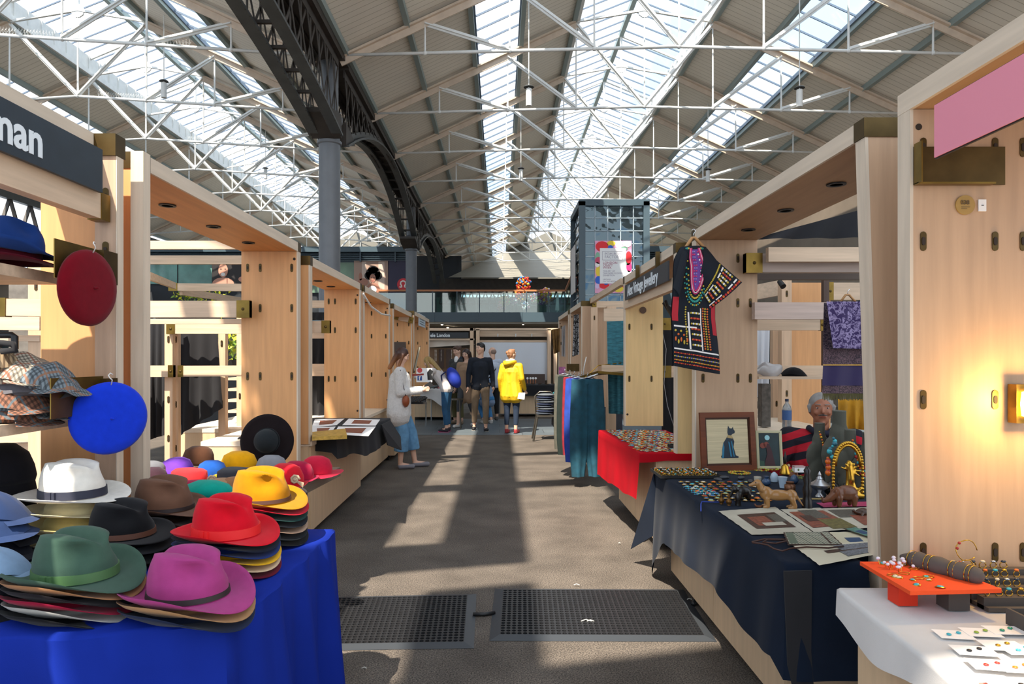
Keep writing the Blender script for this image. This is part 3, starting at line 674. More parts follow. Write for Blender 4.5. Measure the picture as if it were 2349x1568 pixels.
MB().box(-.015,-.0032,-.008,.015,-.0028,-.0065).box(-.015,-.0032,-.014,.005,-.0028,-.0125).build('small_print', mat('disc_dark', '#5e4620'), t)
t = thing('small_label', 'small white label beside the round number disc', 'label', (P(2253,471,2.326).x, 2.326, P(0,471,2.326).z))
MB().box(-.013,-.002,-.02,.013,.002,.02).build('card', WHITEP, t); MB().box(-.004,-.003,-.001,.004,-.002,.001).build('mark', DK, t)
t = thing('pink_sign', 'blank pink sign board with dark edge hanging from the nearest right fascia', 'sign')
MB().m(0).box(1.375, 1.2, 2.135, 1.379, 2.16, 2.30).m(1).box(1.380, 1.197, 2.131, 1.386, 2.163, 2.304).build('board', [mat('pink_card', '#e08a9c', .6), DK], t)
t = thing('wall_lamp', 'small brass wall lamp glowing warm on the nearest right panel', 'lamp', (P(2342,0,2.3).x, 2.3, P(0,925,2.3).z))
MB().box(-.03,-.02,-.065,.03,.02,.065).build('frame', BR, t)
MB().lathe([(0,-.045),(.02,-.04),(.024,0),(.02,.04),(0,.045)], (0,-.035,0), 14).build('glass_shade', mat('lamp_glow', '#ffd890', .4, emit=('#ffc35a', 9)), t, 1)
ll = bpy.data.lights.new('wall_lamp_light', 'POINT'); ll.energy = 6; ll.color = (1, .62, .2); ll.shadow_soft_size = .03
lo = bpy.data.objects.new('wall_lamp_light', ll); C.objects.link(lo); lo.parent = t; lo.location = (0, -.075, 0)
# signs
t = thing('shop_sign', 'black sign board reading Alex Vintage Jewellery on the right stall', 'sign')
MB().box(1.262, 5.12, 2.085, 1.274, 6.88, 2.235).build('board', mat('sign_charcoal', '#2e2f33', .5), t)
text('lettering', 'Alex Vintage Jewellery', .145, mat('sign_white', '#dfe6ea'), (1.261, 6.74, 2.115), (0,-1,0), (0,0,1), t, sx=.98, bold=.002)
for y in (5.5, 6.3): MB().box(1.255,y-.012,2.23,1.29,y+.012,2.36).build('hanging_clip', BRD, t)
rail('lower rail below the dark jewellery sign', (1.32, 5.1, 2.06), (1.32, 7.1, 2.06), h=.09, d=.05, brass=(0, 0))
# brass fixings on far right panel
t = thing('brass_bracket', 'dark brass plate on the side panel beyond the trouser rack', 'bracket'); MB().box(P(1300,0,11.3).x, 11.31, P(0,851,11.3).z, P(1329,0,11.3).x, 11.325, P(0,834,11.3).z).build('plate', BRD, t)
# ================================================================ MEZZANINE, SHOPS, LIFT TOWER, END STALLS
YM = 31.0
def zz(py, Y=YM): return 1.5-(py-822)/F*Y
def xx(px, Y=YM): return (px-1146)/F*Y
m_ = MB().box(-17, YM, zz(738), 11, YM+.25, zz(716))
for k in range(-17, 11, 2): m_.box(k-.04, YM-.03, zz(738), k+.04, YM, zz(716))
struct(m_.build('trim_mezzanine_edge', SLATE))
struct(MB().box(-17, YM+.1, zz(742), 11, YM+7, zz(737)).build('ceiling_mezzanine', mat('pale_plaster', '#bdb5a6', .7)))
struct(MB().box(-17, YM+.25, zz(716)-.1, 11, YM+7, zz(716)).build('floor_mezzanine', mat('mezz_floor', '#8b8880', .6)))
bm_ = MB()
for k, (a, b, y) in enumerate(((1.5, 4.2, 3), (-2, -.4, 2.2), (.3, 1.0, 4))): bm_.box(a, YM+y, zz(746), b, YM+y+.3, zz(742))
t = thing('ceiling_spotlights', 'small bright spotlights under the mezzanine', 'spotlights')
for px, py in ((1014, 740), (1027, 748), (1168, 739), (1200, 739), (1040, 752)): MB().ball(P(px, py+4, YM+.8+(px%3)), (.06,.06,.04), 8, 5).build('spotlight', mat('spot_glow', '#fff0d8', .4, emit=('#fff0d8', 4)), t, 1)
struct(MB().box(-17, YM+6.8, 0, 11, YM+7, zz(742)).build('wall_ground_back', mat('back_wall_brown', '#6f6355', .8, noise=.5, nscale=1.2)))
t = thing('balustrade', 'glass balustrade with orange timber handrail along the mezzanine edge', 'balustrade')
MB().box(xx(868), YM, zz(668), xx(1300), YM+.1, zz(664)).build('handrail', mat('orange_handrail', '#b9774a', .5), t)
MB().box(xx(868), YM+.04, zz(716), xx(1300), YM+.055, zz(671)).build('glass_panel', GLRAIL, t)
for px in (938, 992, 1048, 1100, 1156, 1208, 1258, 1296): MB().box(xx(px)-.02, YM, zz(716), xx(px)+.02, YM+.06, zz(668)).build('baluster', SLATE, t)
t = thing('balustrade', 'short return balustrade at the right end of the mezzanine beside the glass tower', 'balustrade')
MB().bar((xx(1298), YM, zz(665)), (xx(1316, 24), 24, 4.55), .08, .08).build('handrail', mat('orange_handrail', '#b9774a'), t)
MB().add([(xx(1298), YM, zz(716)), (xx(1316, 24), 24, 3.6), (xx(1316, 24), 24, 4.5), (xx(1298), YM, zz(668))], [(0,1,2,3)]).build('glass_panel', GLRAIL, t)
# back of the mezzanine: pale band and dark zig-zag girder
struct(MB().box(-3.6, 39, 3.5, 11, 39.2, 5.0).build('wall_mezzanine_back', mat('mezz_back_green', '#5d7670', .5, noise=.4, nscale=.8)))
struct(MB().box(-9, 39.3, 3.5, -2.2, 39.5, 7.4).build('wall_mezzanine_far_left', mat('shop_dark', '#26292e')))
t = thing('lattice_beam', 'dark zigzag lattice beam across the far end above the mezzanine', 'beam')
MB().box(-3.4, 38.5, 5.35, 10.2, 38.8, 6.0).build('top_chord', IRONB, t); MB().box(-3.4, 38.5, 4.55, 10.2, 38.7, 4.62).build('bottom_chord', IRONB, t)
l = MB()
for k in range(34): x = -3.4+k*.4; l.bar((x,38.55,4.6), (x+.2,38.55,5.35), .06, .07); l.bar((x+.2,38.55,5.35), (x+.4,38.55,4.6), .06, .07)
l.build('lattice', IRONB, t)
tag(MB().box(-1.2, 34, zz(716)+.85, 2.5, 34.05, zz(716)+.9).box(-1.2,34,zz(716),-1.15,34.05,zz(716)+.9).box(2.45,34,zz(716),2.5,34.05,zz(716)+.9).build('rear_rail', mat('rear_rail_paint','#8c8f88',.6)), 'low pale rail behind the cafe chairs on the mezzanine', 'rail')
# hanging lanterns' post frames
# paper flower balls
PET = [mat('petal_%s' % n, c, .7) for n, c in (('red', '#d8352c'), ('yellow', '#f2c32f'), ('white', '#efe6e4'), ('pink', '#e58bb0'), ('purple', '#6f4a9c'), ('blue', '#3f7fc4'), ('green', '#8dbb4d'), ('orange', '#ee7d2c'))]
def flower(px, py, r, Y, ks, label, name='paper_flower_ball'):
    c = P(px, py, Y); rr = r/F*Y; mb = MB()
    for i in range(int(120)):
        d = Vector((R.gauss(0,1), R.gauss(0,1), R.gauss(0,1))).normalized(); p = c+d*rr*R.uniform(.7, 1)
        mb.m(R.choice(ks)).ball(p, (rr*R.uniform(.1,.2),)*3, 6, 4)
    return tag(mb.build(name, PET, smooth=1), label, 'paper flowers', 'paper flower balls on the mezzanine')
flower(1201, 651, 17, YM+1.2, (0,0,7,7,1,5), 'large red and orange paper flower ball above the handrail')
flower(1197, 676, 15, YM+1.4, (0,7,0,1), 'red and orange flower cluster below the largest ball')
flower(1157, 690, 13, YM+1.2, (1,6,0,1), 'yellow and red flower cluster at the left of the mezzanine display')
flower(1151, 704, 10, YM+1.2, (0,3,7), 'low red and pink flower cluster at the left of the mezzanine display')
flower(1228, 683, 12, YM+1.2, (4,2,6,0), 'purple and white flower cluster right of the largest ball')
flower(1250, 676, 17, YM+1.2, (3,2,3,1), 'pink and white paper flower cluster hanging at the right')
flower(1206, 700, 10, YM+1.4, (2,3,5), 'low white and pink flower cluster between the chairs')
flower(1178, 692, 9, YM+1.4, (3,4,2), 'small pink and purple flower cluster between the chairs')
flower(1242, 690, 9, YM+1.3, (4,4,3,2), 'small purple flower cluster under the pink one')
t = thing('cafe_chair', 'row of grey metal cafe chairs on the mezzanine, leftmost', 'chair', (xx(1130), YM+1.6, zz(716)), 0, 'metal cafe chairs on the mezzanine')
MB().box(-.2,-.2,.43,.2,.2,.46).build('seat', SLATE, t)
MB().tube([(-.19,.2,.45),(-.19,.22,.8),(-.1,.22,.9),(.1,.22,.9),(.19,.22,.8),(.19,.2,.45)], .018, 6).build('backrest', SLATE, t, 1)
for sx in (-1, 1):
    for sy in (-1, 1): MB().cyl((sx*.2,sy*.2,0), (sx*.16,sy*.16,.45), .015).build('leg', SLATE, t)
for k, px in enumerate((1147, 1165, 1180, 1195, 1212, 1228, 1262)): dup(t, (xx(px), YM+1.6+.55*((k+1) % 2), zz(716)), .0, 'grey metal cafe chair on the mezzanine, %s from the left' % ['second','third','fourth','fifth','sixth','seventh','eighth'][k])
t['label'] = 'grey metal cafe chair on the mezzanine, leftmost of the row'
t = thing('folded_parasol', 'narrow white folded parasol at the right of the mezzanine', 'parasol'); MB().cyl(P(1278,712,YM+1), P(1279,674,YM+1), .1, .05, 10).build('canopy', WHITE, t, 1); MB().cyl(P(1278,716,YM+1), P(1279,670,YM+1), .02).build('pole', WHITE, t)

# upper shops left
struct(MB().box(-17, YM+.3, zz(716), xx(760), YM+.6, zz(600)).box(xx(760), YM+.3, zz(716), xx(936), YM+.6, zz(597)).build('wall_shop_upper', mat('shop_dark', '#26292e', .5)))
b = MB().box(-17, YM-.1, zz(578), xx(940), YM+.5, zz(566))
for k in range(5): b.box(-17, YM, zz(581+4*k), xx(940), YM+.3, zz(580.2+4*k))
for px in (560, 640, 738, 825, 905): b.box(xx(px), YM-.02, zz(600), xx(px)+.06, YM+.2, zz(578))
b.box(-17, YM+.22, zz(600), xx(940), YM+.4, zz(578))
struct(b.build('trim_shop_beam', SLATE))
g_ = MB().box(xx(300), YM+.2, zz(650), xx(484), YM+.28, zz(600)); struct(g_.build('window_60', mat('shop_window_teal', '#6f9c90', .15, noise=.5, nscale=.8)))
struct(MB().box(xx(700), YM+.2, zz(670), xx(811), YM+.28, zz(600)).build('window_61', mat('shop_window_green', '#7d9a80', .15, noise=.55, nscale=.7)))
struct(MB().box(xx(402), YM+.18, zz(650), xx(404), YM+.3, zz(600)).build('trim_shop_mullion', DK))
def picture(label, x0, x1, y0, y1, Y, bg):
    t = thing('poster', label, 'poster'); MB().box(xx(x0,Y), Y, zz(y1,Y), xx(x1,Y), Y+.04, zz(y0,Y)).build('sheet', bg, t); return t
def disc(t, px, py, rx, ry, Y, m, k=1, name='printed_shape', n=18):
    c = P(px, py, Y); r1, r2 = rx/F*Y, ry/F*Y
    MB().prism([(c.x+r1*math.cos(2*math.pi*i/n), Y-.004*k, c.z+r2*math.sin(2*math.pi*i/n)) for i in range(n)], (0,.003,0)).build(name, m, t)
SKIN1 = mat('print_skin_light', '#c98f77', .6); SKIN2 = mat('print_skin_brown', '#a97560', .6); HAIRD = mat('print_hair_dark', '#221815', .6); PWH = mat('print_white', '#efe8e2', .6)
Y = YM+.1
t = picture('poster of a laughing dark-haired woman above the left stalls', 486, 562, 604, 652, Y, mat('poster_dark', '#2b2523', .5))
disc(t, 512, 616, 15, 20, Y, HAIRD, 1); disc(t, 512, 650, 25, 14, Y, SKIN1, 2); disc(t, 512, 620, 11, 16, Y, SKIN1, 3); disc(t, 512, 629, 5, 4, Y, PWH, 4); disc(t, 507, 617, 2, 1, Y, HAIRD, 4); disc(t, 517, 617, 2, 1, Y, HAIRD, 4); disc(t, 555, 640, 8, 6, Y, SKIN1, 2)
t = picture('poster of a woman with big curly hair stretching out one arm', 812, 890, 597, 700, Y, mat('poster_tan', '#a98a78', .5))
MB().box(xx(830,Y), Y-.003, zz(665,Y), xx(840,Y), Y, zz(600,Y)).box(xx(868,Y), Y-.003, zz(665,Y), xx(882,Y), Y, zz(600,Y)).build('printed_shape', mat('print_pale', '#cdb6a6', .6), t)
for a in ((856,628,17,16),(845,632,9,9),(868,632,9,9),(856,618,12,9)): disc(t, *a, Y, HAIRD, 2)
disc(t, 856, 662, 15, 14, Y, SKIN2, 3); disc(t, 833, 647, 12, 9, Y, SKIN2, 3); disc(t, 827, 634, 4, 9, Y, SKIN2, 3); disc(t, 855, 638, 7, 10, Y, SKIN2, 4); disc(t, 855, 664, 9, 9, Y, PWH, 5); disc(t, 852, 637, 1.5, 1, Y, HAIRD, 5); disc(t, 858, 637, 1.5, 1, Y, HAIRD, 5); disc(t, 855, 644, 2.5, 1, Y, mat('print_lip', '#8c3a38', .6), 5)
t = picture('dark purple shopfront board with a round red logo', 891, 936, 597, 712, Y, mat('poster_navy', '#221c3c', .5))
disc(t, 925, 652, 14, 14, Y, mat('logo_crimson', '#c9202f', .5), 2, 'logo_circle', 28)
om = [(-5.5,5),(-3,5),(-3.6,3.4),(-5.6,0),(-5,-4),(-1.6,-6.4),(1.6,-6.4),(5,-4),(5.6,0),(3.6,3.4),(3,5),(5.5,5),(7.5,3.5)]
c = P(925, 652, Y); s_ = Y/F*1.2
MB().tube([(c.x+a*s_, Y-.02, c.z-b*s_) for a, b in [(-7,4.5),(-5,5.5),(-2.8,5),(-3,2.6),(-5,-.6),(-4.4,-4.3),(-1.5,-6.2),(1.5,-6.2),(4.4,-4.3),(5,-.6),(3,2.6),(2.8,5),(5,5.5),(7,4.5)]], .035, 5).build('logo_mark', PWH, t)
# right upper shops behind tower
b = MB().box(xx(1482), YM-.1, zz(578), 11, YM+.5, zz(565))
for k in range(6): b.box(xx(1482), YM, zz(582+4*k), 11, YM+.3, zz(581+4*k))
b.box(xx(1482), YM+.25, zz(716), 11, YM+.5, zz(578))
struct(b.build('trim_shop_beam_right', SLATE))
# ground floor under mezzanine, side walls
struct(MB().box(10.45, 4, 0, 10.6, 48, 7.42).build('wall_right', mat('side_wall', '#8d7f70', .8, noise=.35, nscale=.6)))
struct(MB().box(-17.1, 4, 0, -16.95, 48, 4.4).build('wall_left', mat('side_wall', '#8d7f70')))
for k in range(6):
    struct(MB().box(10.38, 6+k*5, .3, 10.44, 9.8+k*5, 3.2).build('window_%d' % (70+k), mat('side_glass', '#3c474a', .15)))
    struct(MB().box(-16.94, 6+k*5, .3, -16.88, 9.8+k*5, 3.2).build('window_%d' % (80+k), mat('side_glass', '#3c474a')))
t = thing('lattice_beam', 'dark diamond lattice beam far beyond the crumpled blue hat', 'beam')
l = MB()
for k in range(40):
    y = 6+k*1.0; l.bar((-16.5,y,4.6), (-16.5,y+1,6.9), .12, .05); l.bar((-16.5,y,6.9), (-16.5,y+1,4.6), .12, .05)
l.build('lattice', IRONB, t); MB().box(-16.6,6,4.45,-16.4,46,4.65).box(-16.6,6,6.85,-16.4,46,7.2).build('chord', IRON, t)

# lift tower
t = thing('glass_tower', 'tall blue-framed glass lift tower hung with a colourful poster', 'tower')
Yt = 20.0; X0, X1 = xx(1335, Yt), xx(1482, Yt); Zt = zz(463, Yt); Yb = Yt+2.3
fr = MB()
for x in (X0, X1):
    for y in (Yt, Yb): fr.box(x-.09, y-.09, 0, x+.09, y+.09, Zt)
fr.box(X0-.09, Yt-.09, Zt-.12, X1+.09, Yt+.09, Zt+.06).box(X0-.09, Yb-.09, Zt-.12, X1+.09, Yb+.09, Zt+.06).box(X0-.09, Yt, Zt-.12, X0+.09, Yb, Zt+.06).box(X1-.09, Yt, Zt-.12, X1+.09, Yb, Zt+.06)
fr.build('frame', SLATE, t)
gb_ = MB(); n = 5; st = (X1-X0)/n
for k in range(1, n): gb_.box(X0+k*st-.012, Yt-.03, 0, X0+k*st+.012, Yt, Zt)
k = Zt-.1-st
while k > 0: gb_.box(X0, Yt-.03, k-.012, X1, Yt, k+.012); gb_.box(X0-.03, Yt, k-.012, X0, Yb, k+.012); k -= st
gb_.build('glazing_bars', mat('light_steel_bar', '#a9b6bd', .4), t)
mir = bpy.data.materials.new('rippled_mirror_glass'); mir.use_nodes = True; tt = mir.node_tree; p = tt.nodes['Principled BSDF']
p.inputs['Base Color'].default_value = (.07,.10,.12,1); p.inputs['Metallic'].default_value = .9; p.inputs['Roughness'].default_value = .04
n_ = tt.nodes.new('ShaderNodeTexNoise'); n_.inputs['Scale'].default_value = 1.8; bb = tt.nodes.new('ShaderNodeBump'); bb.inputs['Strength'].default_value = .8; bb.inputs['Distance'].default_value = .05
tcn = tt.nodes.new('ShaderNodeTexCoord'); tt.links.new(tcn.outputs['Object'], n_.inputs['Vector']); tt.links.new(n_.outputs['Fac'], bb.inputs['Height']); tt.links.new(bb.outputs['Normal'], p.inputs['Normal'])
MB().box(X0, Yt, 0, X1, Yt+.02, Zt-.1).build('front_glass', mir, t); MB().box(X0, Yt+.02, 0, X0+.02, Yb, Zt-.1).build('side_glass', mir, t)
MB().box(X0+.1, Yb-.3, 0, X1-.1, Yb-.1, Zt-.4).build('lift_back', SLATE, t)
# poster on the tower
Yp = Yt-.06
t = picture('colourful paper flower exhibition poster on the glass tower', 1365, 1449, 552, 672, Yp, mat('poster_pink', '#e9a6c4', .6))
PC = {'r': mat('poster_red', '#e5252f'), 'y': mat('poster_yellow', '#f0cf3c'), 'b': mat('poster_blue', '#2c62c8'), 'm': mat('poster_magenta', '#d92f73'), 'g': mat('poster_sage', '#86b79a'), 'l': mat('poster_lilac', '#d9c0e2'), 'w': PWH, 'c': mat('poster_rose', '#c84a68')}
for (px, py, rx, ry, c) in ((1381,565,15,12,'r'),(1402,558,10,6,'y'),(1400,567,6,5,'b'),(1420,561,9,9,'l'),(1438,560,10,7,'w'),(1432,570,8,5,'g'),(1370,590,6,12,'g'),(1372,597,8,8,'c'),(1374,622,8,12,'y'),(1370,607,5,6,'w'),(1442,590,7,14,'r'),(1443,612,6,12,'m'),(1440,628,8,8,'w'),(1372,642,8,9,'b'),(1368,656,5,6,'l'),(1386,655,12,7,'r'),(1400,664,9,6,'w'),(1390,650,5,3,'b'),(1418,662,12,8,'y'),(1437,655,10,9,'r'),(1440,602,6,6,'g'),(1430,645,8,6,'m')):
    px = min(max(px, 1365+rx), 1449-rx); py = min(max(py, 552+ry), 672-ry)
    disc(t, px, py, rx, ry, Yp, PC[c], 1+(px % 3), 'printed_flower')
a, b = P(1376, 569, Yp-.02), P(1436, 650, Yp-.02)
MB().box(a.x, Yp-.024, b.z, b.x, Yp-.016, a.z).build('white_panel', WHITEP, t)
pt = mat('poster_print_grey', '#9a8fa0', .6); pr = mat('poster_print_rose', '#a8536c', .6)
for (s, px, py, h, m) in (('POM POM', 1387, 585, 8.5, pt), ('FACTORY', 1387, 592, 8.5, pt), ('LONDON', 1383, 605, 7.5, pr), ('CRAFT', 1383, 610.5, 7.5, pr), ('WEEK', 1383, 616, 7.5, pr), ('THE ART OF', 1383, 623, 5, pt), ('THE PAPER FLOWER', 1383, 628, 5, pt), ('EXHIBITION', 1383, 633, 5, pt), ('UPSTAIRS', 1383, 642, 4.2, pt), ('ON THE MEZZANINE', 1383, 646.5, 4.2, pt)):
    text('lettering', s, h/F*Yp*1.0, m, P(px, py, Yp-.026), (1,0,0), (0,0,1), t)
a, b = P(1382, 576, Yp-.027), P(1428, 596, Yp-.027)
fr = MB()
for (x0,z0,x1,z1) in ((a.x,a.z,b.x,a.z),(a.x,b.z,b.x,b.z),(a.x,a.z,a.x,b.z),(b.x,a.z,b.x,b.z)): fr.bar((x0,a.y,z0),(x1,a.y,z1),.008,.008)
fr.build('text_box', pt, t)
tag(MB().box(X0-.115, 20.9, zz(670,21), X0-.09, 22.0, zz(562,21)).build('side_poster', PWH), 'narrow white poster seen edge-on on the tower side', 'poster')

# ---- end stalls across the aisle
YE = 18.3
def P3(px, py): return P(px, py, YE)
portal_l = thing('market_stall', 'cross stall with the black sign at the far end, left of the bald man', 'market stall')
for (x0, x1, y0, y1) in ((978, 1088, 752, 758), (978, 1088, 776, 780)): MB().box(xx(x0,YE), YE, zz(y1,YE), xx(x1,YE), YE+.08, zz(y0,YE)).build('beam', WX, portal_l)
for (x0, x1) in ((1078, 1086), (975, 981)): MB().box(xx(x0,YE), YE, 0, xx(x1,YE), YE+.4, zz(752,YE)).build('post', WZ, portal_l)
t = thing('shop_sign', 'black sign reading ele London on the far cross stall', 'sign')
MB().box(xx(940,YE), YE-.06, zz(775,YE), xx(1075,YE), YE-.02, zz(762,YE)).build('board', mat('sign_black', '#151a20', .5), t)
text('lettering', 'ele London', .135, mat('sign_white', '#dfe6ea'), P(987, 772.5, YE-.08), (1,0,0), (0,0,1), t, bold=.002, sx=.86)
t = thing('market_stall', 'cross stall with the white sheet at the far end of the aisle', 'market stall')
for (x0, x1, y0, y1) in ((1090, 1292, 752, 757), (1100, 1262, 757, 771), (1100, 1262, 779, 784)): MB().box(xx(x0,YE), YE+(.0 if y0 < 757 else .3), zz(y1,YE), xx(x1,YE), YE+(.08 if y0<757 else .36), zz(y0,YE)).build('beam', WX, t)
for (x0, x1, dy) in ((1092, 1100, 0), (1256, 1264, 0), (1270, 1278, 0), (1284, 1292, .3)): MB().box(xx(x0,YE), YE+dy, 0, xx(x1,YE), YE+dy+.25, zz(755,YE)).build('post', WZ, t)
hangcloth('white translucent sheet hung across the far stall', ((1106,785),(1254,785),(1257,872),(1104,872)), YE+.2, mat('white_sheet', '#cfd3da'), .03, name='white_sheet', cat='sheet')
hangcloth('pale canvas valance under the black sign of the far stall', ((985,779),(1076,778),(1090,790),(985,796)), YE+.2, mat('canvas_cream', '#cfc3b6', .9), .02, name='canvas_valance', cat='canvas')
for i, px in enumerate((1142, 1183, 1220)): tag(MB().cyl(P(px,772,YE+.25), P(px,765,YE+.25), .015, .02, 6).build('clip', WHITE), ['left','middle','right'][i]+' small white clip on the rail of the white-sheeted stall', 'clip')
counter('plywood counter under the white sheet at the end of the aisle', 1, 0, 0, 1, .9, .8, 1)
cc = bpy.data.objects['stall_counter.%03d' % (len([o for o in C.objects if o.name.startswith('stall_counter')])-1)]
cc.rotation_euler = (0, 0, 0)
for ch in cc.children:
    pass
cc.scale = (2.05, .8, 1.0); cc.location = (xx(1146,YE)+.02, YE-.7, 0)
t = thing('table_cloth', 'black cloth over the watch table at the end of the aisle', 'cloth')
MB().box(.0, YE-.9, .55, 1.75, YE+.0, .825).build('drape', BLACKC, t)
t = thing('watch_board', 'brown display board with four watches at the far stall', 'display board')
MB().box(xx(1193,YE), YE-.25, .83, xx(1249,YE), YE-.2, zz(857,YE)).build('board', mat('brown_felt', '#4a3b35', .8), t)
for k, px in enumerate((1210, 1217, 1223, 1229)):
    w_ = MB().lathe([(0,-.004),(.03,-.004),(.03,.004),(0,.004)], P(px, 867, YE-.262), 14, axis='y').build('watch_face', WHITEP, t); MB().bar(P(px,867,YE-.258), P(px,879,YE-.258), .02, .006).build('strap', mat('tan_strap', '#a0623a', .6), w_)
# dark shelves with necklaces behind ele London
t = thing('display_shelves', 'brown shelf unit hung with necklaces under the black sign', 'shelves')
MB().box(xx(985,YE+.6), YE+.6, zz(870,YE), xx(1090,YE+.6), YE+.65, zz(797,YE)).build('back', mat('brown_shelf', '#7a5f48', .8), t)
for px in (1003, 1020, 1043, 1060): MB().box(xx(px,YE), YE+.52, zz(845,YE), xx(px+11,YE), YE+.59, zz(800,YE)).build('velvet_board', mat('brown_felt', '#4a3b35'), t)
for px in (998, 1001, 1012, 1036): 
    n_ = MB()
    for k in range(9): n_.ball(P(px, 803+k*3, YE+.5), .012, 6, 4)
    n_.build('necklace', mat('pearl', '#d9d4cc', .4), t)
for px in (987, 1086): MB().box(xx(px,YE+.6)-.03, YE+.6, 0, xx(px,YE+.6)+.03, YE+.65, 1.0).build('leg', WZ, t)
t = thing('stall_counter', 'far counter with white cloth below the black sign', 'counter')
MB().box(-2.2, YE-1.7, .08, -1.0, YE-.3, .76).build('body', WC, t)
# ================================================================ CLOTHED TABLES
def drape(name, label, poly, z, drop, m, amp=.02, fr=14, flare=.03, parent=None, cat='tablecloth', th=True, seed=0, hemn=.012, step=.03):
    """poly ccw; drop(x,y,i)->hang length of side i; folds grow towards the hem"""
    n = len(poly); per = []
    for i in range(n):
        a = Vector((*poly[i], 0)); b = Vector((*poly[(i+1) % n], 0)); L = (b-a).length; d = (b-a)/L; nn = Vector((d.y, -d.x, 0)); k = max(2, int(L/step))
        for j in range(k): per.append((a+d*(L*j/k), nn, i, j/k, L))
    N = len(per); rows = 14; vs = []; rr = random.Random(seed); ph = rr.random()*6
    s_ = 0; S = []
    for q in range(N): S.append(s_); s_ += (per[(q+1) % N][0]-per[q][0]).length
    for r in range(rows+1):
        t = r/rows
        for q, (p, nn, i, u, L) in enumerate(per):
            if u < .02: nn = (nn+per[q-1][1]).normalized()
            dr = drop(p.x, p.y, i); s = S[q]
            f = math.sin(s*fr+ph)+.5*math.sin(s*fr*2.3+ph*2)+.3*math.sin(s*fr*.6+1)
            off = flare*t*(1-.3*t)*min(1, dr*3)+amp*f*t**.7*min(1, dr*2)+.006
            zz_ = z-dr*t + (hemn*math.sin(s*9+ph) if r == rows else 0)
            if r == 0: off = -.004; zz_ = z+.004
            if r == 1: zz_ = z-.004; 
            vs.append(p+nn*off+Vector((0, 0, zz_)) if True else p)
    fs = [(r*N+q, (r+1)*N+q, (r+1)*N+(q+1) % N, r*N+(q+1) % N) for r in range(rows) for q in range(N)]
    fs.append(tuple(range(N)))
    vs = [Vector((v.x, v.y, v.z)) for v in vs]
    mb = MB().add(vs, fs); o = mb.build(name, m, parent, smooth=1.0)
    if label: tag(o, label, cat)
    return o
def trestle(name, label, x0, x1, y0, y1, z, cat='table', m=None):
    t = thing(name, label, cat)
    MB().box(x0, y0, z-.03, x1, y1, z).build('tabletop', m or WX, t)
    for x in (x0+.05, x1-.05):
        for y in (y0+.05, y1-.05): MB().cyl((x,y,0), (x,y,z-.03), .015, .015, 8).build('leg', CHROME, t)
    return t
def clothm(name, col, **k): 
    kk = dict(rough=.85, noise=.12, nscale=3, bump=.08, bscale=400, sheen=.15); kk.update(k); return mat(name, col, **kk)
BLUEC = clothm('royal_blue_cloth', '#10298a', sheen=0, spec=.12); NAVYC = clothm('navy_cloth', '#131d2d', noise=.25, spec=.12, rough=.95); REDC = clothm('red_cloth', '#b50a1c', sheen=0, spec=.15); WCLO = clothm('white_linen', '#cfccc9', rough=.9)
trestle('folding_table', 'folding table hidden under the royal blue cloth', -2.1, -.85, 2.06, 2.76, .755)
drape('blue_cloth', 'royal blue cloth draped over the hat table in the left foreground', [(-2.15,1.76),(-1.1,1.82),(-.78,1.93),(-.74,2.05),(-.72,2.95),(-1.5,2.95),(-1.5,2.78),(-2.15,2.78)], .76, lambda x, y, i: (.74 if i < 5 else .2), BLUEC, .042, 19, .045, seed=3)
# navy table (right)
drape('navy_cloth', 'dark navy cloth draped over the right-hand trinket table', [(1.10,2.60),(1.39,2.60),(1.39,2.715),(2.3,2.715),(2.3,4.5),(1.85,4.5),(1.85,4.72),(1.08,4.72)], .72, lambda x, y, i: .1 if i in (1,2) else (.36+.02*math.sin(y*5) if y < 4.3 else .36+(y-4.3)*.9) if i == 7 else (.4 if i == 6 else .42), NAVYC, .014, 10, .06, seed=5)
MB().prism([(1.06,4.7,.71),(.95,4.95,.12),(1.09,4.6,.34)], (.012,.012,0)).build('cloth_corner', NAVYC, bpy.data.objects['navy_cloth'])
MB().prism([(1.07,2.575,.70),(1.08,2.565,.35),(1.15,2.56,.04),(1.19,2.56,.07),(1.17,2.57,.4),(1.18,2.585,.70)], (0,-.008,0)).build('cloth_tail', mat('black_cloth', '#1a1a1e'), bpy.data.objects['navy_cloth'])
counter('plywood cabinet under the navy cloth', 1, 1.16, 2.78, 4.62, .65, .71, 2, .07)
# red table
drape('red_cloth', 'bright red cloth draped over the brooch table on the right', [(1.09,5.3),(1.7,5.3),(1.7,7.0),(1.02,7.0)], .765, lambda x, y, i: .37+.05*(y-5.3) if i == 3 else (.06 if i == 0 else .1), REDC, .008, 9, .02, seed=6)
counter('plywood cabinet on castors under the red cloth', 1, 1.22, 5.32, 6.98, .45, .75, 2, .07)
# white table
drape('white_cloth', 'off-white linen cloth over the earring table in the right foreground', [(1.05,.9),(2.2,.9),(2.2,2.315),(1.15,2.315)], .72, lambda x, y, i: .11+.012*math.sin(y*13) if i == 3 else .08, WCLO, .006, 16, .02, seed=8)
counter('plywood cabinet under the white linen cloth', 1, 1.2, .75, 2.29, .95, .71, 2, .07)
# black cloth on L3 counter, papyri
o = drape('black_cloth', 'black cloth over the edge of the counter of papyrus sheets', [(-2.2,5.75),(-1.38,5.75),(-1.22,7.6),(-2.2,7.6)], .835, lambda x, y, i: .22+.05*math.sin(y*3) if i == 1 else .12, BLACKC, .02, 12, .05, seed=9)
MB().prism([(-1.21,7.5,.82),(-1.13,7.72,.62),(-1.08,7.45,.5),(-1.17,7.1,.6),(-1.22,7.0,.82)], (.012,0,0)).build('cloth_corner', BLACKC, o)
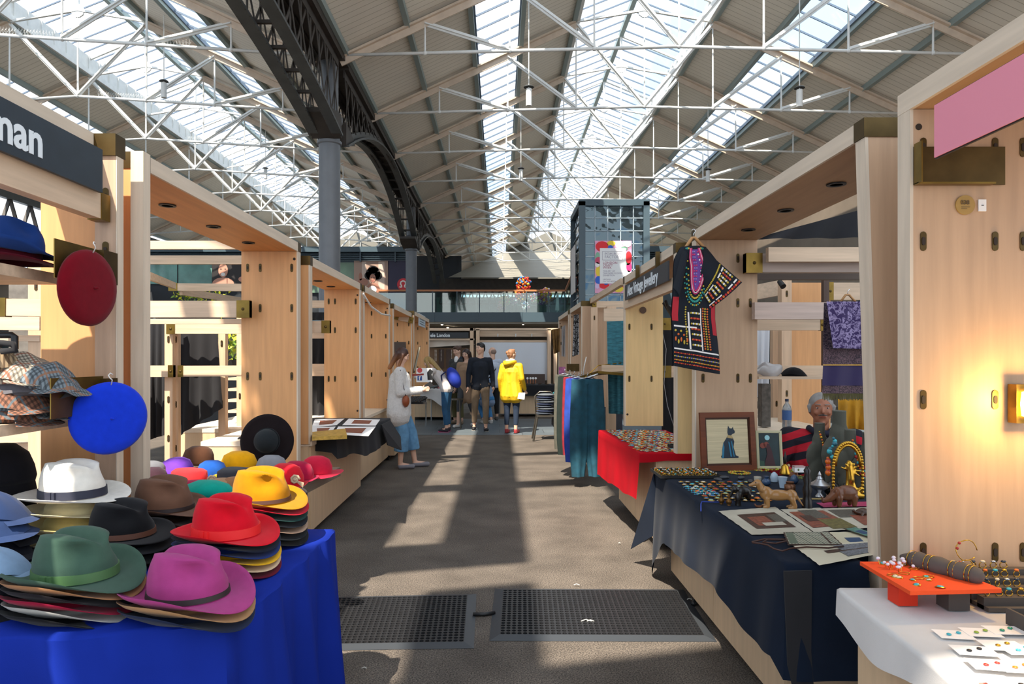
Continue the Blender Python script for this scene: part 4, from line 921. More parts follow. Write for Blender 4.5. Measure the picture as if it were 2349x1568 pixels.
# R5 far tables
drape('charcoal_cloth', 'charcoal cloth on the table of folded bright clothes', [(1.02,10.6),(1.9,10.6),(1.9,13.2),(1.02,13.2)], .80, lambda x, y, i: .55, mat('charcoal_cloth_mat', '#33363e', .95, noise=.2), .01, 9, .03, seed=11)
trestle('folding_table', 'folding table under the charcoal cloth', 1.08, 1.85, 10.65, 13.1, .79)
drape('white_cloth', 'white cloth hanging over the sunglasses table behind the blonde woman', [(-1.75,15.2),(-1.15,15.2),(-1.15,16.6),(-1.75,16.6)], .82, lambda x, y, i: .3+.1*math.sin(x*9), WCLO, .02, 12, .03, seed=12)
trestle('folding_table', 'metal-legged table under the white cloth behind the blonde woman', -1.7, -1.2, 15.25, 16.55, .81)

# ================================================================ HATS
def felt(name, col): return mat('felt_'+name, col, .95, noise=.1, nscale=30, bump=.12, bscale=700, sheen=.35, spec=.1)
def fedora_mesh(a=.118, b=.1, H=.128, A=.185, B=.163, curl=.03, snap=.02, dent=.035, pinch=.02, name='hat_felt', m=None, asym=0):
    n = 56; rings = []
    # top rings
    for k in range(9):
        f = k/8*.94; rings.append(('t', f))
    for k in range(9): rings.append(('s', k/8))
    for k in range(7): rings.append(('b', (k+1)/7))
    rings += [('e', 0), ('u', .85), ('u', .3)]
    vs = []
    ta, tb = a*.85, b*.80
    for kind, f in rings:
        for i in range(n):
            th = 2*math.pi*i/n; c, s = math.cos(th), math.sin(th)
            if kind == 't':
                x, y = ta*f*c, tb*f*s; z = H - .012*f**4 + .012*(1-abs(x)/ta*.3)
                z -= .010*(x/ta+1)*.5*1.2
                z -= dent*math.exp(-(y/(.30*tb))**2)*(1-.35*(x/ta)**2)
            elif kind == 's':
                g = f**.8; rx, ry = ta*.985+(a-ta*.985)*g, tb*.985+(b-tb*.985)*g
                rx *= 1+.05*math.sin(math.pi*min(1, f*1.2)); ry *= 1+.05*math.sin(math.pi*min(1, f*1.2))
                z = (H-.012)*(1-f)
                x, y = rx*c, ry*s; z -= (1-f)*.010*(x/a+1)*.6
                z -= (1-f)**3*dent*math.exp(-(y/(.30*tb))**2)*.65
                for t0 in (math.radians(48), -math.radians(48)):
                    d = math.atan2(math.sin(th-t0), math.cos(th-t0)); w_ = math.exp(-(d/.42)**2)*math.exp(-((1-f-.78)/.26)**2)
                    x -= pinch*w_*c*1.2; y -= pinch*w_*s*1.8
            else:
                if kind == 'b': rf = f
                elif kind == 'e': rf = 1.012
                else: rf = f
                rx, ry = a+(A-a)*rf, b+(B-b)*rf; x, y = rx*c, ry*s
                z = curl*(s*s)*rf**2.2 + .004*rf - snap*max(0, c)**2*rf**1.6 + .35*curl*max(0, -c)**2*rf**2 + asym*s*rf
                if kind == 'e': z -= .0015
                if kind == 'u': z -= .0035
            vs.append((x, y, z))
    fs = []
    for r in range(len(rings)-1):
        if r == 0: continue
        fs += [(r*n+i, r*n+(i+1) % n, (r+1)*n+(i+1) % n, (r+1)*n+i) for i in range(n)]
    fs.append(tuple(n+i for i in range(n)))
    mb = MB(); mb.v = vs; mb.f = [list(f) for f in fs]; mb.mi = [0]*len(fs)
    me = mb.mesh(name, m or WHITE); 
    me.polygons.foreach_set('use_smooth', [True]*len(me.polygons)); return me
FED = fedora_mesh(); FED2 = fedora_mesh(H=.118, curl=.018, snap=.012, dent=.028, pinch=.016); FED3 = fedora_mesh(curl=.042, snap=.03, A=.19, B=.17, dent=.03); PAN = fedora_mesh(H=.13, A=.2, B=.178, curl=.022, snap=.01, dent=.022, pinch=.014)
NEST = fedora_mesh(a=.105, b=.088, H=.05, curl=.03, snap=.02, dent=.0, pinch=0, A=.185, B=.163)
NEST3 = fedora_mesh(a=.105, b=.088, H=.05, curl=.042, snap=.03, dent=.0, pinch=0, A=.19, B=.17)
NESTP = fedora_mesh(a=.105, b=.088, H=.05, curl=.022, snap=.01, dent=.0, pinch=0, A=.2, B=.178)
NEST2 = fedora_mesh(a=.105, b=.088, H=.05, curl=.018, snap=.012, dent=.0, pinch=0)
NM = {FED.name: NEST, FED2.name: NEST2, FED3.name: NEST3, PAN.name: NESTP}
def bandmesh(a, b, z0, z1, g=.0035, tilt=0):
    n = 56; mb = MB(); vs = []
    for (z, o) in ((z0, g-.006), (z0, g), (z1, g), (z1, g-.006)):
        f = 1-z/.116
        for i in range(n):
            th = 2*math.pi*i/n; q = f**.8; rx = a*.85*.985+(a-a*.85*.985)*q; ry = b*.8*.985+(b-b*.8*.985)*q; k = 1+.05*math.sin(math.pi*min(1, f*1.2))
            vs.append(((rx*k+o)*math.cos(th), (ry*k+o)*math.sin(th), z))
    fs = [(r*n+i, r*n+(i+1) % n, (r+1)*n+(i+1) % n, (r+1)*n+i) for r in range(3) for i in range(n)]
    return mb.add(vs, fs)
def lidhat(me, col, loc, rz, label, cname, group=None, band=None, bh=(.006,.03), tilt=(0,0), bow=True, sc=1):
    t = thing('fedora_hat', label, 'hat', loc, rz, group)
    t.rotation_euler = (tilt[0], tilt[1], rz); t.scale = (sc,)*3
    o = bpy.data.objects.new('hat_felt', me); C.objects.link(o); o.parent = t; o.material_slots[0].link = 'OBJECT'; o.material_slots[0].material = felt(cname, col)
    if band:
        bm = mat('hatband_'+cname, band, .6, noise=.1); b = bandmesh(.118, .1, *bh).build('hat_band', bm, t, smooth=1)
        if bow: MB().box(-.02, -.108, bh[0], .016, -.1, bh[1]).box(-.006,-.111,bh[0]-.001,.004,-.1,bh[1]+.001).build('bow', bm, b)
    return t
BRIMFN = {}
def brimstack(x, y, z_top, z0, cols, rz, what, me=FED2, step=None, grp=None):
    """hats nested under a display hat: crowns sit inside one another, brims show"""
    n = len(cols); st = step or (z_top-z0)/n
    for k, (cn, cc) in enumerate(cols):
        z = z_top-st*(k+1)
        jx, jy = R.uniform(-.004,.004), R.uniform(-.004,.004)
        t = thing('fedora_hat', '%s fedora %s under %s' % (cn, ['nested directly','second in the stack','third in the stack','fourth in the stack','fifth in the stack','sixth in the stack','seventh in the stack','eighth in the stack','ninth in the stack'][k], what), 'hat', (x+jx, y+jy, z), rz+R.uniform(-.04,.04), grp)
        o = bpy.data.objects.new('hat_felt', me); C.objects.link(o); o.parent = t; o.material_slots[0].link = 'OBJECT'; o.material_slots[0].material = felt(cn.replace(' ', '_'), cc)
cu = .012
stk = [
 # name, mesh, colour, centre x,y,z, rot, band, bandh, stack colours
 ('magenta pink', FED3, '#9c3a74', (-.905,1.985,.815), -.25, '#26201f', (.004,.018), [('tan','#a07a55'),('navy','#20283f')], 'magenta pink fedora with slim black band in the left foreground', 'the magenta pink fedora'),
 ('sage green', FED3, '#3d5548', (-1.235,1.99,.868), -.2, '#45693e', (.004,.03), [('camel brown','#9c6f4c'),('dark charcoal','#1f1c20'),('burgundy','#8a1533'),('light grey','#a3a19c'),('black','#171719')], 'sage green fedora with wide green band at the lower left', 'the sage green fedora'),
 ('bright red', FED, '#c80f22', (-.945,2.36,.895), -.35, '#dc1c20', (.004,.034), [('dark navy','#151a2b'),('royal navy','#1c2f66'),('mustard','#d5a21f'),('cream','#c5ab8c'),('wine','#5e0f25'),('deep wine','#48101f')], 'bright red fedora with wide red ribbon band and bow', 'the bright red fedora'),
 ('mustard yellow', FED, '#a06c06', (-.955,2.74,.930), -.3, '#43271d', (.006,.02), [('crimson','#b5172b'),('bottle green','#1b3b38'),('midnight','#11161f'),('taupe','#a78a75'),('ink black','#12171c'),('jet black','#101215'),('blue edged','#2d4a8a')], 'mustard yellow fedora with thin dark brown band on the tallest stack', 'the mustard yellow fedora'),
 ('coffee brown', FED, '#6a4c3c', (-1.375,2.80,.885), -.2, '#2a1c1b', (.004,.018), [('dark brown','#33241d'),('beige edged','#b8a795'),('soot black','#171519')], 'coffee brown fedora with thin dark band behind the black one', 'the coffee brown fedora'),
 ('black', FED2, '#1b181c', (-1.365,2.47,.865), -.35, '#593423', (.004,.022), [('charcoal','#232226'),('off black','#191818'),('yellow edged','#c49a2a')], 'black fedora with brown leather band among the left hats', 'the black fedora with leather band'),
 ('panama white', PAN, '#d5d0c6', (-1.60,2.56,.985), -.15, '#1c2033', (.004,.034), [('straw cream','#cfc39a'),('straw yellow','#c9b878'),('natural straw','#c2b68c'),('navy straw','#232a44')], 'white panama hat with wide navy band at the left', 'the white panama'),
]
for cn, me, col, loc, rz, band, bh, cols, lab, wh in stk:
    lidhat(me, col, loc, rz, lab, cn.replace(' ', '_'), None, band, bh, bow=(cn in ('bright red', 'panama white', 'sage green')), tilt=(.02, 0))
    brimstack(loc[0], loc[1], loc[2], .764, cols, rz, wh, NM[me.name])
# black stacked hats far left
for k in range(6):
    t = thing('knit_hat', 'black rounded hat in the tall dark stack at the left edge, %s from the top' % ['first','second','third','fourth','fifth','sixth'][k], 'hat', (-1.93, 2.62, 1.045-k*.055), 0, 'stack of black hats at the left edge')
    MB().lathe([(.005,.13),(.06,.125),(.1,.09),(.118,.04),(.125,.0),(.12,-.02),(.09,-.022)], n=28, sx=1.05).build('crown', felt('black_knit', '#141317'), t, 3)
# flat caps on the blue table: navy cap pile, light blue cap
def flatcap(label, loc, rz, m, s=1, grp=None, name='flat_cap', tilt=0):
    t = thing(name, label, 'cap', loc, rz, grp); t.rotation_euler = (tilt, 0, rz); t.scale = (s,)*3
    def fn(u, v):
        th = 2*math.pi*u; r = v
        x = .135*r*math.cos(th)+.02; y = .115*r*math.sin(th); z = .075*(1-r**2.6)+.012-.03*r*max(0, math.cos(th))+.006*math.sin(th*5)*r
        return (x, y, z)
    MB().grid(fn, 32, 9).build('crown', m, t, 3)
    MB().grid(lambda u, v: ((.118+.05*v)*math.cos((u-.5)*1.7)+.012, (.118+.05*v)*math.sin((u-.5)*1.7)*.85, -.004-.022*v+.02*(u-.5)**2), 14, 4).build('peak', m, t, 3)
    MB().lathe([(.112,-.012),(.118,.01),(.1,.02)], (.01,0,0), 28, sy=.86).build('headband', m, t, 3)
    return t
NC = felt('navy_cap', '#25375c'); 
for k, (x, y, z, rz) in enumerate(((-1.78,2.33,.965,.3), (-1.76,2.32,.925,-.2), (-1.78,2.34,.885,.5), (-1.77,2.33,.845,0), (-1.77,2.33,.80,.2))):
    flatcap('navy flat cap on the pile at the left edge, %s from the top' % ['first','second','third','fourth','fifth'][k], (x, y, z), rz, NC if k < 2 else felt('dark_cap', '#17181f'), 1, 'pile of navy caps at the left edge')
flatcap('light blue denim cap at the lower left edge', (-1.50,1.98,.885), .4, felt('light_blue_cap', '#7d97b4'), .8)
flatcap('dark cap under the light blue denim cap', (-1.52,1.98,.83), .3, felt('dark_cap', '#17181f'), .9)
flatcap('black cap at the bottom of the light blue cap pile', (-1.52,1.98,.785), .1, felt('dark_cap', '#17181f'), .9)
# berets
def beret(name, label, loc, rot, m, s=1):
    t = thing('beret', label, 'beret', loc); t.rotation_euler = rot; t.scale = (s,)*3
    MB().lathe([(0,.0),(.05,-.004),(.1,-.003),(.13,-.010),(.141,-.022),(.139,-.034),(.115,-.045),(.085,-.048)], n=44).build('crown', m, t, 3)
    MB().tube([(0,0,-.004),(.002,0,.006),(.006,.002,.014)], [.006,.004,.002], 6).build('stalk', m, t, 3)
    return t
b = beret('beret', 'royal blue beret hanging from the lower brass bracket on the left', (-1.495,2.63,1.268), (math.pi/2+.05, 0, .85), felt('beret_blue', '#1538c8'), 1.0)
MB().tube([(.0,.13,-.01),(0,.15,.0),(-.01,.158,.004),(-.014,.168,.0),(-.006,.176,-.004),(.004,.17,-.006)], .0022, 5).build('hook', WHITE, b, 3)
b = beret('beret', 'dark red beret hanging from the upper brass bracket on the left', (-1.525,2.57,1.765), (math.pi/2+.03, 0, 1.42), felt('beret_red', '#6c0818'), 1.02)
MB().tube([(.0,.13,-.01),(0,.148,.0),(-.008,.155,.004),(-.012,.164,.0),(-.004,.17,-.004),(.006,.165,-.006)], .0022, 5).build('hook', WHITE, b, 3)
# crumpled blue felt hat and dark red one below on upper shelf
def crumple(o, amp, f, seed):
    from mathutils import noise
    me = o.data.copy(); o.data = me
    for v in me.vertices:
        d = noise.noise_vector(v.co*f+Vector((seed, 0, 0))); v.co += d*amp
    me.update()
t = lidhat(FED3, '#1c3a78', (-1.80,2.50,1.885), .4, 'crumpled blue felt hat on the upper left shelf', 'crumple_blue', tilt=(-.06, .05), sc=.95); crumple(t.children[0], .02, 9, 3); t.children[0].data.materials.clear(); t.children[0].data.materials.append(felt('crumple_blue', '#1c3a78'))
lidhat(FED2, '#4d0d1c', (-1.80,2.50,1.85), .3, 'dark red felt hat squashed under the crumpled blue one', 'under_red', sc=.93)
# tweed caps on the lower shelf
def tweed(name, c1, c2, c3, sc=90):
    m = bpy.data.materials.new('tweed_'+name); m.use_nodes = True; t = m.node_tree; p = t.nodes['Principled BSDF']; p.inputs['Roughness'].default_value = .95
    tc = t.nodes.new('ShaderNodeTexCoord'); sp = t.nodes.new('ShaderNodeSeparateXYZ'); t.links.new(tc.outputs['Object'], sp.inputs[0]); prev = None
    base = t.nodes.new('ShaderNodeRGB'); base.outputs[0].default_value = (*lin(c1), 1); cur = base.outputs[0]
    for ax, s, thr, col in (('X', sc, .45, c2), ('Y', sc, .45, c2), ('X', sc/4, .12, c3), ('Y', sc/4, .12, c3)):
        a = t.nodes.new('ShaderNodeMath'); a.operation = 'MULTIPLY'; a.inputs[1].default_value = s; t.links.new(sp.outputs[ax], a.inputs[0])
        f = t.nodes.new('ShaderNodeMath'); f.operation = 'FRACT'; t.links.new(a.outputs[0], f.inputs[0])
        l = t.nodes.new('ShaderNodeMath'); l.operation = 'LESS_THAN'; l.inputs[1].default_value = thr; t.links.new(f.outputs[0], l.inputs[0])
        h = t.nodes.new('ShaderNodeMath'); h.operation = 'MULTIPLY'; h.inputs[1].default_value = .55; t.links.new(l.outputs[0], h.inputs[0])
        mx = t.nodes.new('ShaderNodeMix'); mx.data_type = 'RGBA'; t.links.new(h.outputs[0], mx.inputs['Factor']); t.links.new(cur, mx.inputs['A']); mx.inputs['B'].default_value = (*lin(col), 1); cur = mx.outputs['Result']
    t.links.new(cur, p.inputs['Base Color']); return m
TW = [tweed('grey', '#a59c8c', '#24211f', '#8a4a30'), tweed('brown', '#a08a6c', '#2b221c', '#5e4630', 80), tweed('blue', '#6f7a80', '#161a20', '#9a6a4a', 85), tweed('rust', '#7c5340', '#1c1715', '#56707a', 80), mat('cap_plain_grey', '#57555a', .95, noise=.2, nscale=40)]
for k, (x, y, z, rz, mi, nm) in enumerate(((-1.85,2.46,1.455,.6,1,'brown check'), (-1.77,2.52,1.43,-.5,0,'grey check'), (-1.75,2.52,1.385,.1,4,'plain grey'), (-1.70,2.52,1.40,-.4,2,'blue-grey check'), (-1.84,2.50,1.365,.7,0,'second grey check'), (-1.79,2.50,1.335,-.3,3,'rust check'), (-1.78,2.50,1.30,.2,2,'dark blue check'), (-1.80,2.50,1.285,-.1,3,'bottom rust check'))):
    o = flatcap('%s tweed flat cap in the pile on the lower left shelf' % nm, (x, y, z), rz, TW[mi], 1.05, 'pile of tweed caps', tilt=.08*((k % 3)-1))
    for c_ in o.children:
        if k < 4: crumple(c_, .018, 14, k)
t = thing('ribbon_bow', 'black ribbon loops on top of the tweed caps', 'ribbon', (-1.78,2.40,1.53))
MB().tube([(-.09,0,-.02),(-.06,.0,.02),(-.03,0,-.005),(0,0,.01),(.03,0,.025),(.07,0,.02),(.08,0,.0),(.03,0,-.005)], .012, 6).build('loop', BLACKC, t, 3)

# ---- second hat board
t = thing('display_board', 'dark plank display board carrying the soft felt hats', 'board')
MB().prism([(-1.24,3.25,.69),(-1.10,4.72,.69),(-2.3,4.72,.69),(-2.3,3.25,.69)], (0,0,.06)).build('board', wood('dark_board', '#6e6255', 'y'), t)
for x, y in ((-1.35,3.5), (-1.3,4.5), (-2.2,3.5), (-2.2,4.5)): MB().box(x-.025,y-.025,0,x+.025,y+.025,.69).build('leg', DK, t)
def cloche(label, px, py, Y, r, col, brim=.0, kind='cloche', name=None, base=None, sq=1, rz=0, tilt=0):
    c = P(px, py, Y); z = base if base is not None else .755
    t = thing('cloche_hat' if kind == 'cloche' else 'felt_beret', label, 'hat', (c.x, Y, z), rz); t.rotation_euler = (tilt, 0, rz)
    m = felt('soft_'+col[1:], col); h = r*1.38*sq
    pr = [(.003,h),(r*.45,h*.98),(r*.8,h*.82),(r*.98,h*.5),(r,h*.2),(r*.98,.01)]
    if kind == 'beret': pr = [(.003,h*.8),(r*.5,h*.78),(r*.9,h*.62),(r*1.08,h*.38),(r,h*.12),(r*.8,.01)]
    if kind == 'box': pr = [(.003,h),(r*.8,h*.99),(r*.98,h*.88),(r*1.02,h*.4),(r*1.02,.01)]
    o = MB().lathe(pr, n=32, sx=1.1).build('crown', m, t, 3); crumple(o, r*.09, 7, px*.37)
    if brim: 
        o = MB().grid(lambda u, v: ((r*1.02+brim*v)*math.cos(2*math.pi*u)*1.08, (r*1.02+brim*v)*math.sin(2*math.pi*u), .012+.012*math.sin(4*math.pi*u+1)*v+.004), 40, 4).build('brim', m, t, 3)
    return t
def rosette(t, m, x, y, z, s=.04):
    r = MB().tube([(s*.9*math.cos(a*.9)*(1-a/14), 0, s*.9*math.sin(a*.9)*(1-a/14)) for a in range(13)], s*.25, 6); r.ball((0,0,0), s*.35, 8, 5)
    r.add([(0,.0,0),(s*1.8,-.01,-s*.5),(s*1.6,-.01,-s*1.5),(s*.4,0,-s*.6)], [(0,1,2,3)])
    o = r.build('felt_rosette', m, t, 3); o.location = (x, y, z); return o
CR = felt('cream_rose', '#cdb497')
cloche('yellow felt cloche, largest of the rear hats', 548, 0, 4.45, .105, '#e6a513', .03)
cloche('grey felt cloche beside the black floppy hat', 623, 0, 4.4, .088, '#85878d')
cloche('dark brown felt cloche behind the purple one', 456, 0, 4.65, .095, '#4f3324', base=.775)
cloche('purple felt hat with folded brim', 405, 0, 4.3, .088, '#6e3da8', .03)
cloche('royal blue felt hat behind the red beret', 486, 0, 4.25, .08, '#1e4f9e')
cloche('coral red felt beret in the middle of the rear hats', 434, 0, 4.0, .095, '#cf2f33', kind='box', sq=.75)
cloche('charcoal grey felt pillbox hat', 541, 0, 3.95, .094, '#3c3d42', kind='box', sq=.85)
cloche('second coral red felt beret left of centre', 385, 0, 3.75, .10, '#d1302f', kind='beret', sq=.9)
cloche('crimson felt beret in front of the coral red one', 446, 0, 3.6, .098, '#a51744', kind='beret', sq=.9)
t = cloche('tan felt cap with a seam standing on edge', 508, 0, 3.6, .09, '#a5805f', kind='beret', sq=1.1, rz=.5)
cloche('brown folded felt cap beside the tan one', 536, 0, 3.62, .07, '#93694b', kind='beret', sq=1.5, rz=-.4)
cloche('mauve grey felt beret', 570, 0, 3.65, .085, '#6f6269', kind='beret')
t = cloche('beige felt cloche with a cream felt rose', 592, 0, 3.75, .088, '#c9a98a', .02); rosette(t, CR, .085, -.07, .05)
t = cloche('bright red felt cloche with a beige bow', 655, 0, 3.95, .098, '#cf1c2b', .02); rosette(t, CR, .08, -.085, .06, .03)
cloche('crimson felt cloche behind the bright red one', 682, 0, 4.15, .088, '#a3163b', .03)
cloche('rose red felt hat with a wide brim at the end of the board', 727, 0, 4.35, .088, '#c21f3c', .065)
cloche('yellow felt hat partly hidden by the brown fedora', 350, 0, 3.55, .08, '#e0a614')
t = cloche('dark plum felt hat beside the blue beret', 347, 0, 3.85, .08, '#3d2a33', base=.78)
cloche('grey felt hat on top of the plum one', 346, 0, 3.9, .07, '#6d6e73', base=.845, sq=.7)
cloche('yellow hat peeping out under the charcoal pillbox', 518, 0, 4.12, .08, '#e0a614', sq=.5)
t = cloche('cream ribbon hat between the red and charcoal hats', 492, 0, 3.95, .05, '#cdb497', sq=.6); rosette(t, CR, 0, -.04, .05, .03)
c = P(475, 1110, 3.32)
for k, (cn, cl, z) in enumerate((('red','#bf2430',.755), ('light grey','#9a9aa0',.785), ('turquoise','#0f9d8c',.82))):
    cloche('%s felt beret in the small stack behind the mustard fedora' % cn, 475, 0, 3.32, .10, cl, kind='beret', sq=.75 if k == 2 else .4, base=z)
cloche('small dark felt hat trodden at the board edge', 678, 0, 3.7, .06, '#2c2226', sq=.5)
# black floppy hat leaning against the panel
t = thing('floppy_hat', 'black wide-brimmed floppy hat leaning upright against the orange panel', 'hat', (P(613,0,4.68).x, 4.68, .935)); t.rotation_euler = (math.pi/2-.12, 0, 0)
MB().lathe([(.085,.0),(.12,-.004),(.16,.0),(.185,.004),(.184,.001),(.12,-.008),(.085,-.004)], n=44).build('brim', felt('floppy_black', '#1b1517'), t, 3)
MB().lathe([(.003,.11),(.03,.106),(.06,.085),(.078,.04),(.086,0),(.086,-.003)], n=36).build('crown', felt('floppy_crown', '#23282b'), t, 3)
MB().lathe([(.086,.004),(.090,.006),(.089,.016),(.084,.018)], n=36).build('hat_band', felt('floppy_band', '#191c1f'), t, 3)
# ================================================================ GOODS ON THE RIGHT
ZT = .728
def onz(px, py, z=ZT): return PZ(px, py, z)
GOLD = mat('gold_metal', '#c79a3a', .28, .95); SILV = mat('silver_metal', '#b9bbbe', .3, .9); BRONZE = mat('old_bronze', '#6b4a23', .4, .8)
TURQ = mat('turquoise', '#3fa9b5', .35); AMB = mat('amber', '#d9671c', .25); CORAL = mat('coral_bead', '#a52a22', .35); PEARLM = mat('pearl', '#d9d4cc')
# framed pictures
def frame(label, bl, br, h, lean, w, mF, mP, th=.02, mat2=None):
    bl, br = Vector(bl), Vector(br); L = (br-bl).length; t = thing('picture_frame', label, 'framed picture', (bl+br)/2)
    r = (br-bl).normalized(); t.rotation_euler = (lean, 0, math.atan2(r.y, r.x))
    f = MB()
    for (x0,z0,x1,z1) in ((-L/2,0,L/2,w),(-L/2,h-w,L/2,h),(-L/2,w,-L/2+w,h-w),(L/2-w,w,L/2,h-w)): f.box(x0,-th,z0,x1,0,z1)
    f.build('frame', mF, t)
    i = MB()
    for (x0,z0,x1,z1) in ((-L/2+w,w,L/2-w,w+.006),(-L/2+w,h-w-.006,L/2-w,h-w),(-L/2+w,w,-L/2+w+.006,h-w),(L/2-w-.006,w,L/2-w,h-w)): i.box(x0,-th*.8,z0,x1,-.004,z1)
    i.build('inner_bead', mat2 or mF, t)
    p = MB().box(-L/2+w+.002,-.008,w+.002,L/2-w-.002,-.003,h-w-.002).build('print', mP, t)
    return t, L
CATM = mat('cat_blue_black', '#0d2433', .5); CATB = mat('cat_teal', '#1f6f8e', .5); LIN = mat('papyrus_cream', '#c9b893', .85, noise=.22, nscale=3, stretch=(1,1,30))
t, L = frame('large brown framed picture of a seated blue cat on papyrus', onz(1608,1080), onz(1733,1077), .40, -.10, .036, wood('mahogany', '#6b3417', 'x', .3), mat('dark_mount', '#4a2d18'), .022, wood('mahogany_dark', '#44200f', 'x'))
MB().box(-L/2+.048,-.0105,.05,L/2-.05,-.008,.35).build('papyrus_sheet', LIN, t)
def poly(t, pts, m, y, s=.001, ox=0, oz=0, name='painted_shape'):
    MB().prism([(ox+a*s, y, oz+b*s) for a, b in pts], (0,-.0008,0)).build(name, m, t)
cat = [(-46,0),(50,0),(52,8),(36,14),(24,60),(30,90),(22,112),(14,124),(20,132),(34,136),(36,148),(28,158),(26,172),(18,162),(6,164),(-2,178),(-6,160),(-8,140),(-4,126),(-14,112),(-34,84),(-42,50),(-44,20),(-52,8)]
poly(t, cat, CATM, -.011, .00125, .01, .085)
poly(t, [(-46,0),(-42,50),(-34,84),(-30,60),(-34,20),(-36,2)], CATB, -.012, .00125, .01, .085); poly(t, [(4,8),(12,8),(2,84),(-6,92)], CATB, -.012, .00125, .01, .085); poly(t, [(22,8),(28,8),(16,90),(10,96)], CATB, -.012, .00125, .01, .085)
poly(t, [(-12,112),(20,106),(22,114),(14,124),(-6,126)], mat('cat_collar', '#a9905e'), -.012, .00125, .01, .085)
t, L = frame('smaller framed print of a robed bearded figure with a halo kneeling at night', onz(1736,1074), onz(1795,1074), .265, -.12, .012, mat('cream_frame', '#b9b28d', .5), mat('night_green', '#0e2a2d', .5, noise=.5, nscale=14), .015)
for (a, b, r1, m) in ((-.012,.215,.018,mat('halo_pale','#8fc0c4')),(-.012,.212,.011,mat('print_face','#8c5a40')),(-.008,.219,.011,mat('print_hair_dark','#221815')),(-.045,.16,.02,mat('print_rose_robe','#7c3a2c')),(-.02,.165,.02,mat('print_rose_robe','#7c3a2c'))):
    MB().lathe([(0,-.0012),(r1,-.0012),(r1,.001)], (a,-.009-r1*.05,b), 16, axis='y').build('painted_shape', m, t)
poly(t, [(-40,20),(40,18),(30,60),(18,120),(0,170),(-14,175),(-22,150),(-16,100),(-30,60)], mat('print_maroon_robe', '#3a171c'), -.0105)
poly(t, [(-80,15),(-35,15),(-40,50),(-80,60)], mat('print_bush', '#2e4a3a'), -.0105)
# necklace busts
def bust(label, px, py, Y, h, s=1, m=None, rz=.3):
    c = P(px, py, Y); t = thing('necklace_bust', label, 'display bust', (c.x, Y, ZT), rz, None); k = s
    b = MB(); b.ball((0,0,h-.13*k), (.05*k,.04*k,.09*k), 12, 8); b.cyl((0,0,h-.14*k), (0,.0,h), .032*k, .03*k, 14)
    b.ball((0,-.0,h-.20*k), (.10*k,.035*k,.10*k), 14, 8); b.ball((0,-.01,h-.29*k), (.085*k,.04*k,.12*k), 14, 8); b.cyl((0,0,.0), (0,0,h-.28*k), .045*k, .055*k, 12)
    blob(b, 'bust_form', m or mat('olive_grey_velvet', '#4a4a40', .9, sheen=.3), t, .006)
    MB().cyl((0,0,h-.003), (0,0,h+.002), .03*k, .03*k, 16).build('neck_cap', mat('velvet_cap', '#5f5f55', .8), t)
    return t, c
def beads(t, name, pts, r, ms, every=1):
    mb = MB()
    for i, p in enumerate(pts): mb.m(i % len(ms)).ball(p, r*(1+.3*((i*7) % 3-1)), 8, 6)
    return mb.build(name, ms, t, 3)
def vneck(w_, z0, z1, y, n=17):
    return [(w_*(1-abs(i/(n-1)*2-1))*0+w_*(i/(n-1)*2-1), y-.02*(1-abs(i/(n-1)*2-1)), z1+(z0-z1)*abs(i/(n-1)*2-1)**1.2) for i in range(n)]
t, c = bust('tallest olive-grey necklace bust in front of the seated vendor', 1925, 942, 4.12, 1.5-(942-822)/F*4.12-ZT, 1.3)
t, c = bust('small grey bust with a gold and orange bib necklace beside the vendor', 1880, 970, 4.2, 1.5-(970-822)/F*4.2-ZT, 1.0)
beads(t, 'gold_bib', vneck(.055, .33, .16, -.06, 25), .007, [GOLD, AMB])
t, c = bust('necklace bust with amber and turquoise beads behind the brass idol', 1950, 985, 3.95, 1.5-(985-822)/F*3.95-ZT, 1.05)
beads(t, 'bead_string', vneck(.055, .31, .1, -.075, 27), .009, [AMB, TURQ, CORAL])
t, c = bust('rightmost dark bust hung with orange and blue beads', 1992, 992, 3.9, 1.5-(992-822)/F*3.9-ZT, 1.05, rz=0)
beads(t, 'bead_string', vneck(.05, .30, .1, -.075, 27), .008, [TURQ, CORAL, AMB])
t = thing('bead_necklace', 'long necklace of orange amber beads hanging left of the brass idol', 'necklace'); 
beads(t, 'bead_string', [P(1899+ (k % 2), 1050+k*4.2, 3.86) for k in range(10)], .012, [AMB, CORAL, AMB])
t = thing('bead_necklace', 'string of dark turquoise beads over the amber ones', 'necklace'); beads(t, 'bead_string', [P(1912-k*.9+5*math.sin(k), 1005+k*6, 3.85) for k in range(8)], .012, [mat('dark_turquoise', '#2c6a7c', .3), TURQ])
# brass idol
t = thing('brass_idol', 'ornate brass idol with an arched openwork surround', 'figurine', (P(1945,0,3.8).x, 3.8, ZT)); t.scale = (1.45,1.45,1.45)
a = MB()
for k in range(25):
    th = math.pi*k/24; a.ball((.055*math.cos(th)*(1), 0, .12+.09*math.sin(th)), .007, 6, 5)
for z in range(8):
    for s in (-1, 1): a.ball((s*.056, 0, .02+z*.013), .007, 6, 5)
a.build('arch', GOLD, t, 3); MB().tube([(.048*math.cos(math.pi*k/12), 0, .12+.08*math.sin(math.pi*k/12)) for k in range(13)], .006, 6).build('arch_band', GOLD, t, 3)
f = MB().ball((0,-.01,.13), (.012,.012,.015), 8, 6).cap((0,-.01,.115), (.004,-.01,.07), .013, .016).cap((.0,-.01,.07), (-.012,-.012,.02), .012, .008).cap((.005,-.01,.07), (.02,-.015,.035), .011, .008)
for ang in (-1.1,-.5,.4,.9,1.6,2.2): f.cap((0,-.01,.105), (.04*math.sin(ang), -.02, .105+.03*math.cos(ang)), .006, .004, 6)
f.box(-.05,-.03,0,.05,.02,.018)
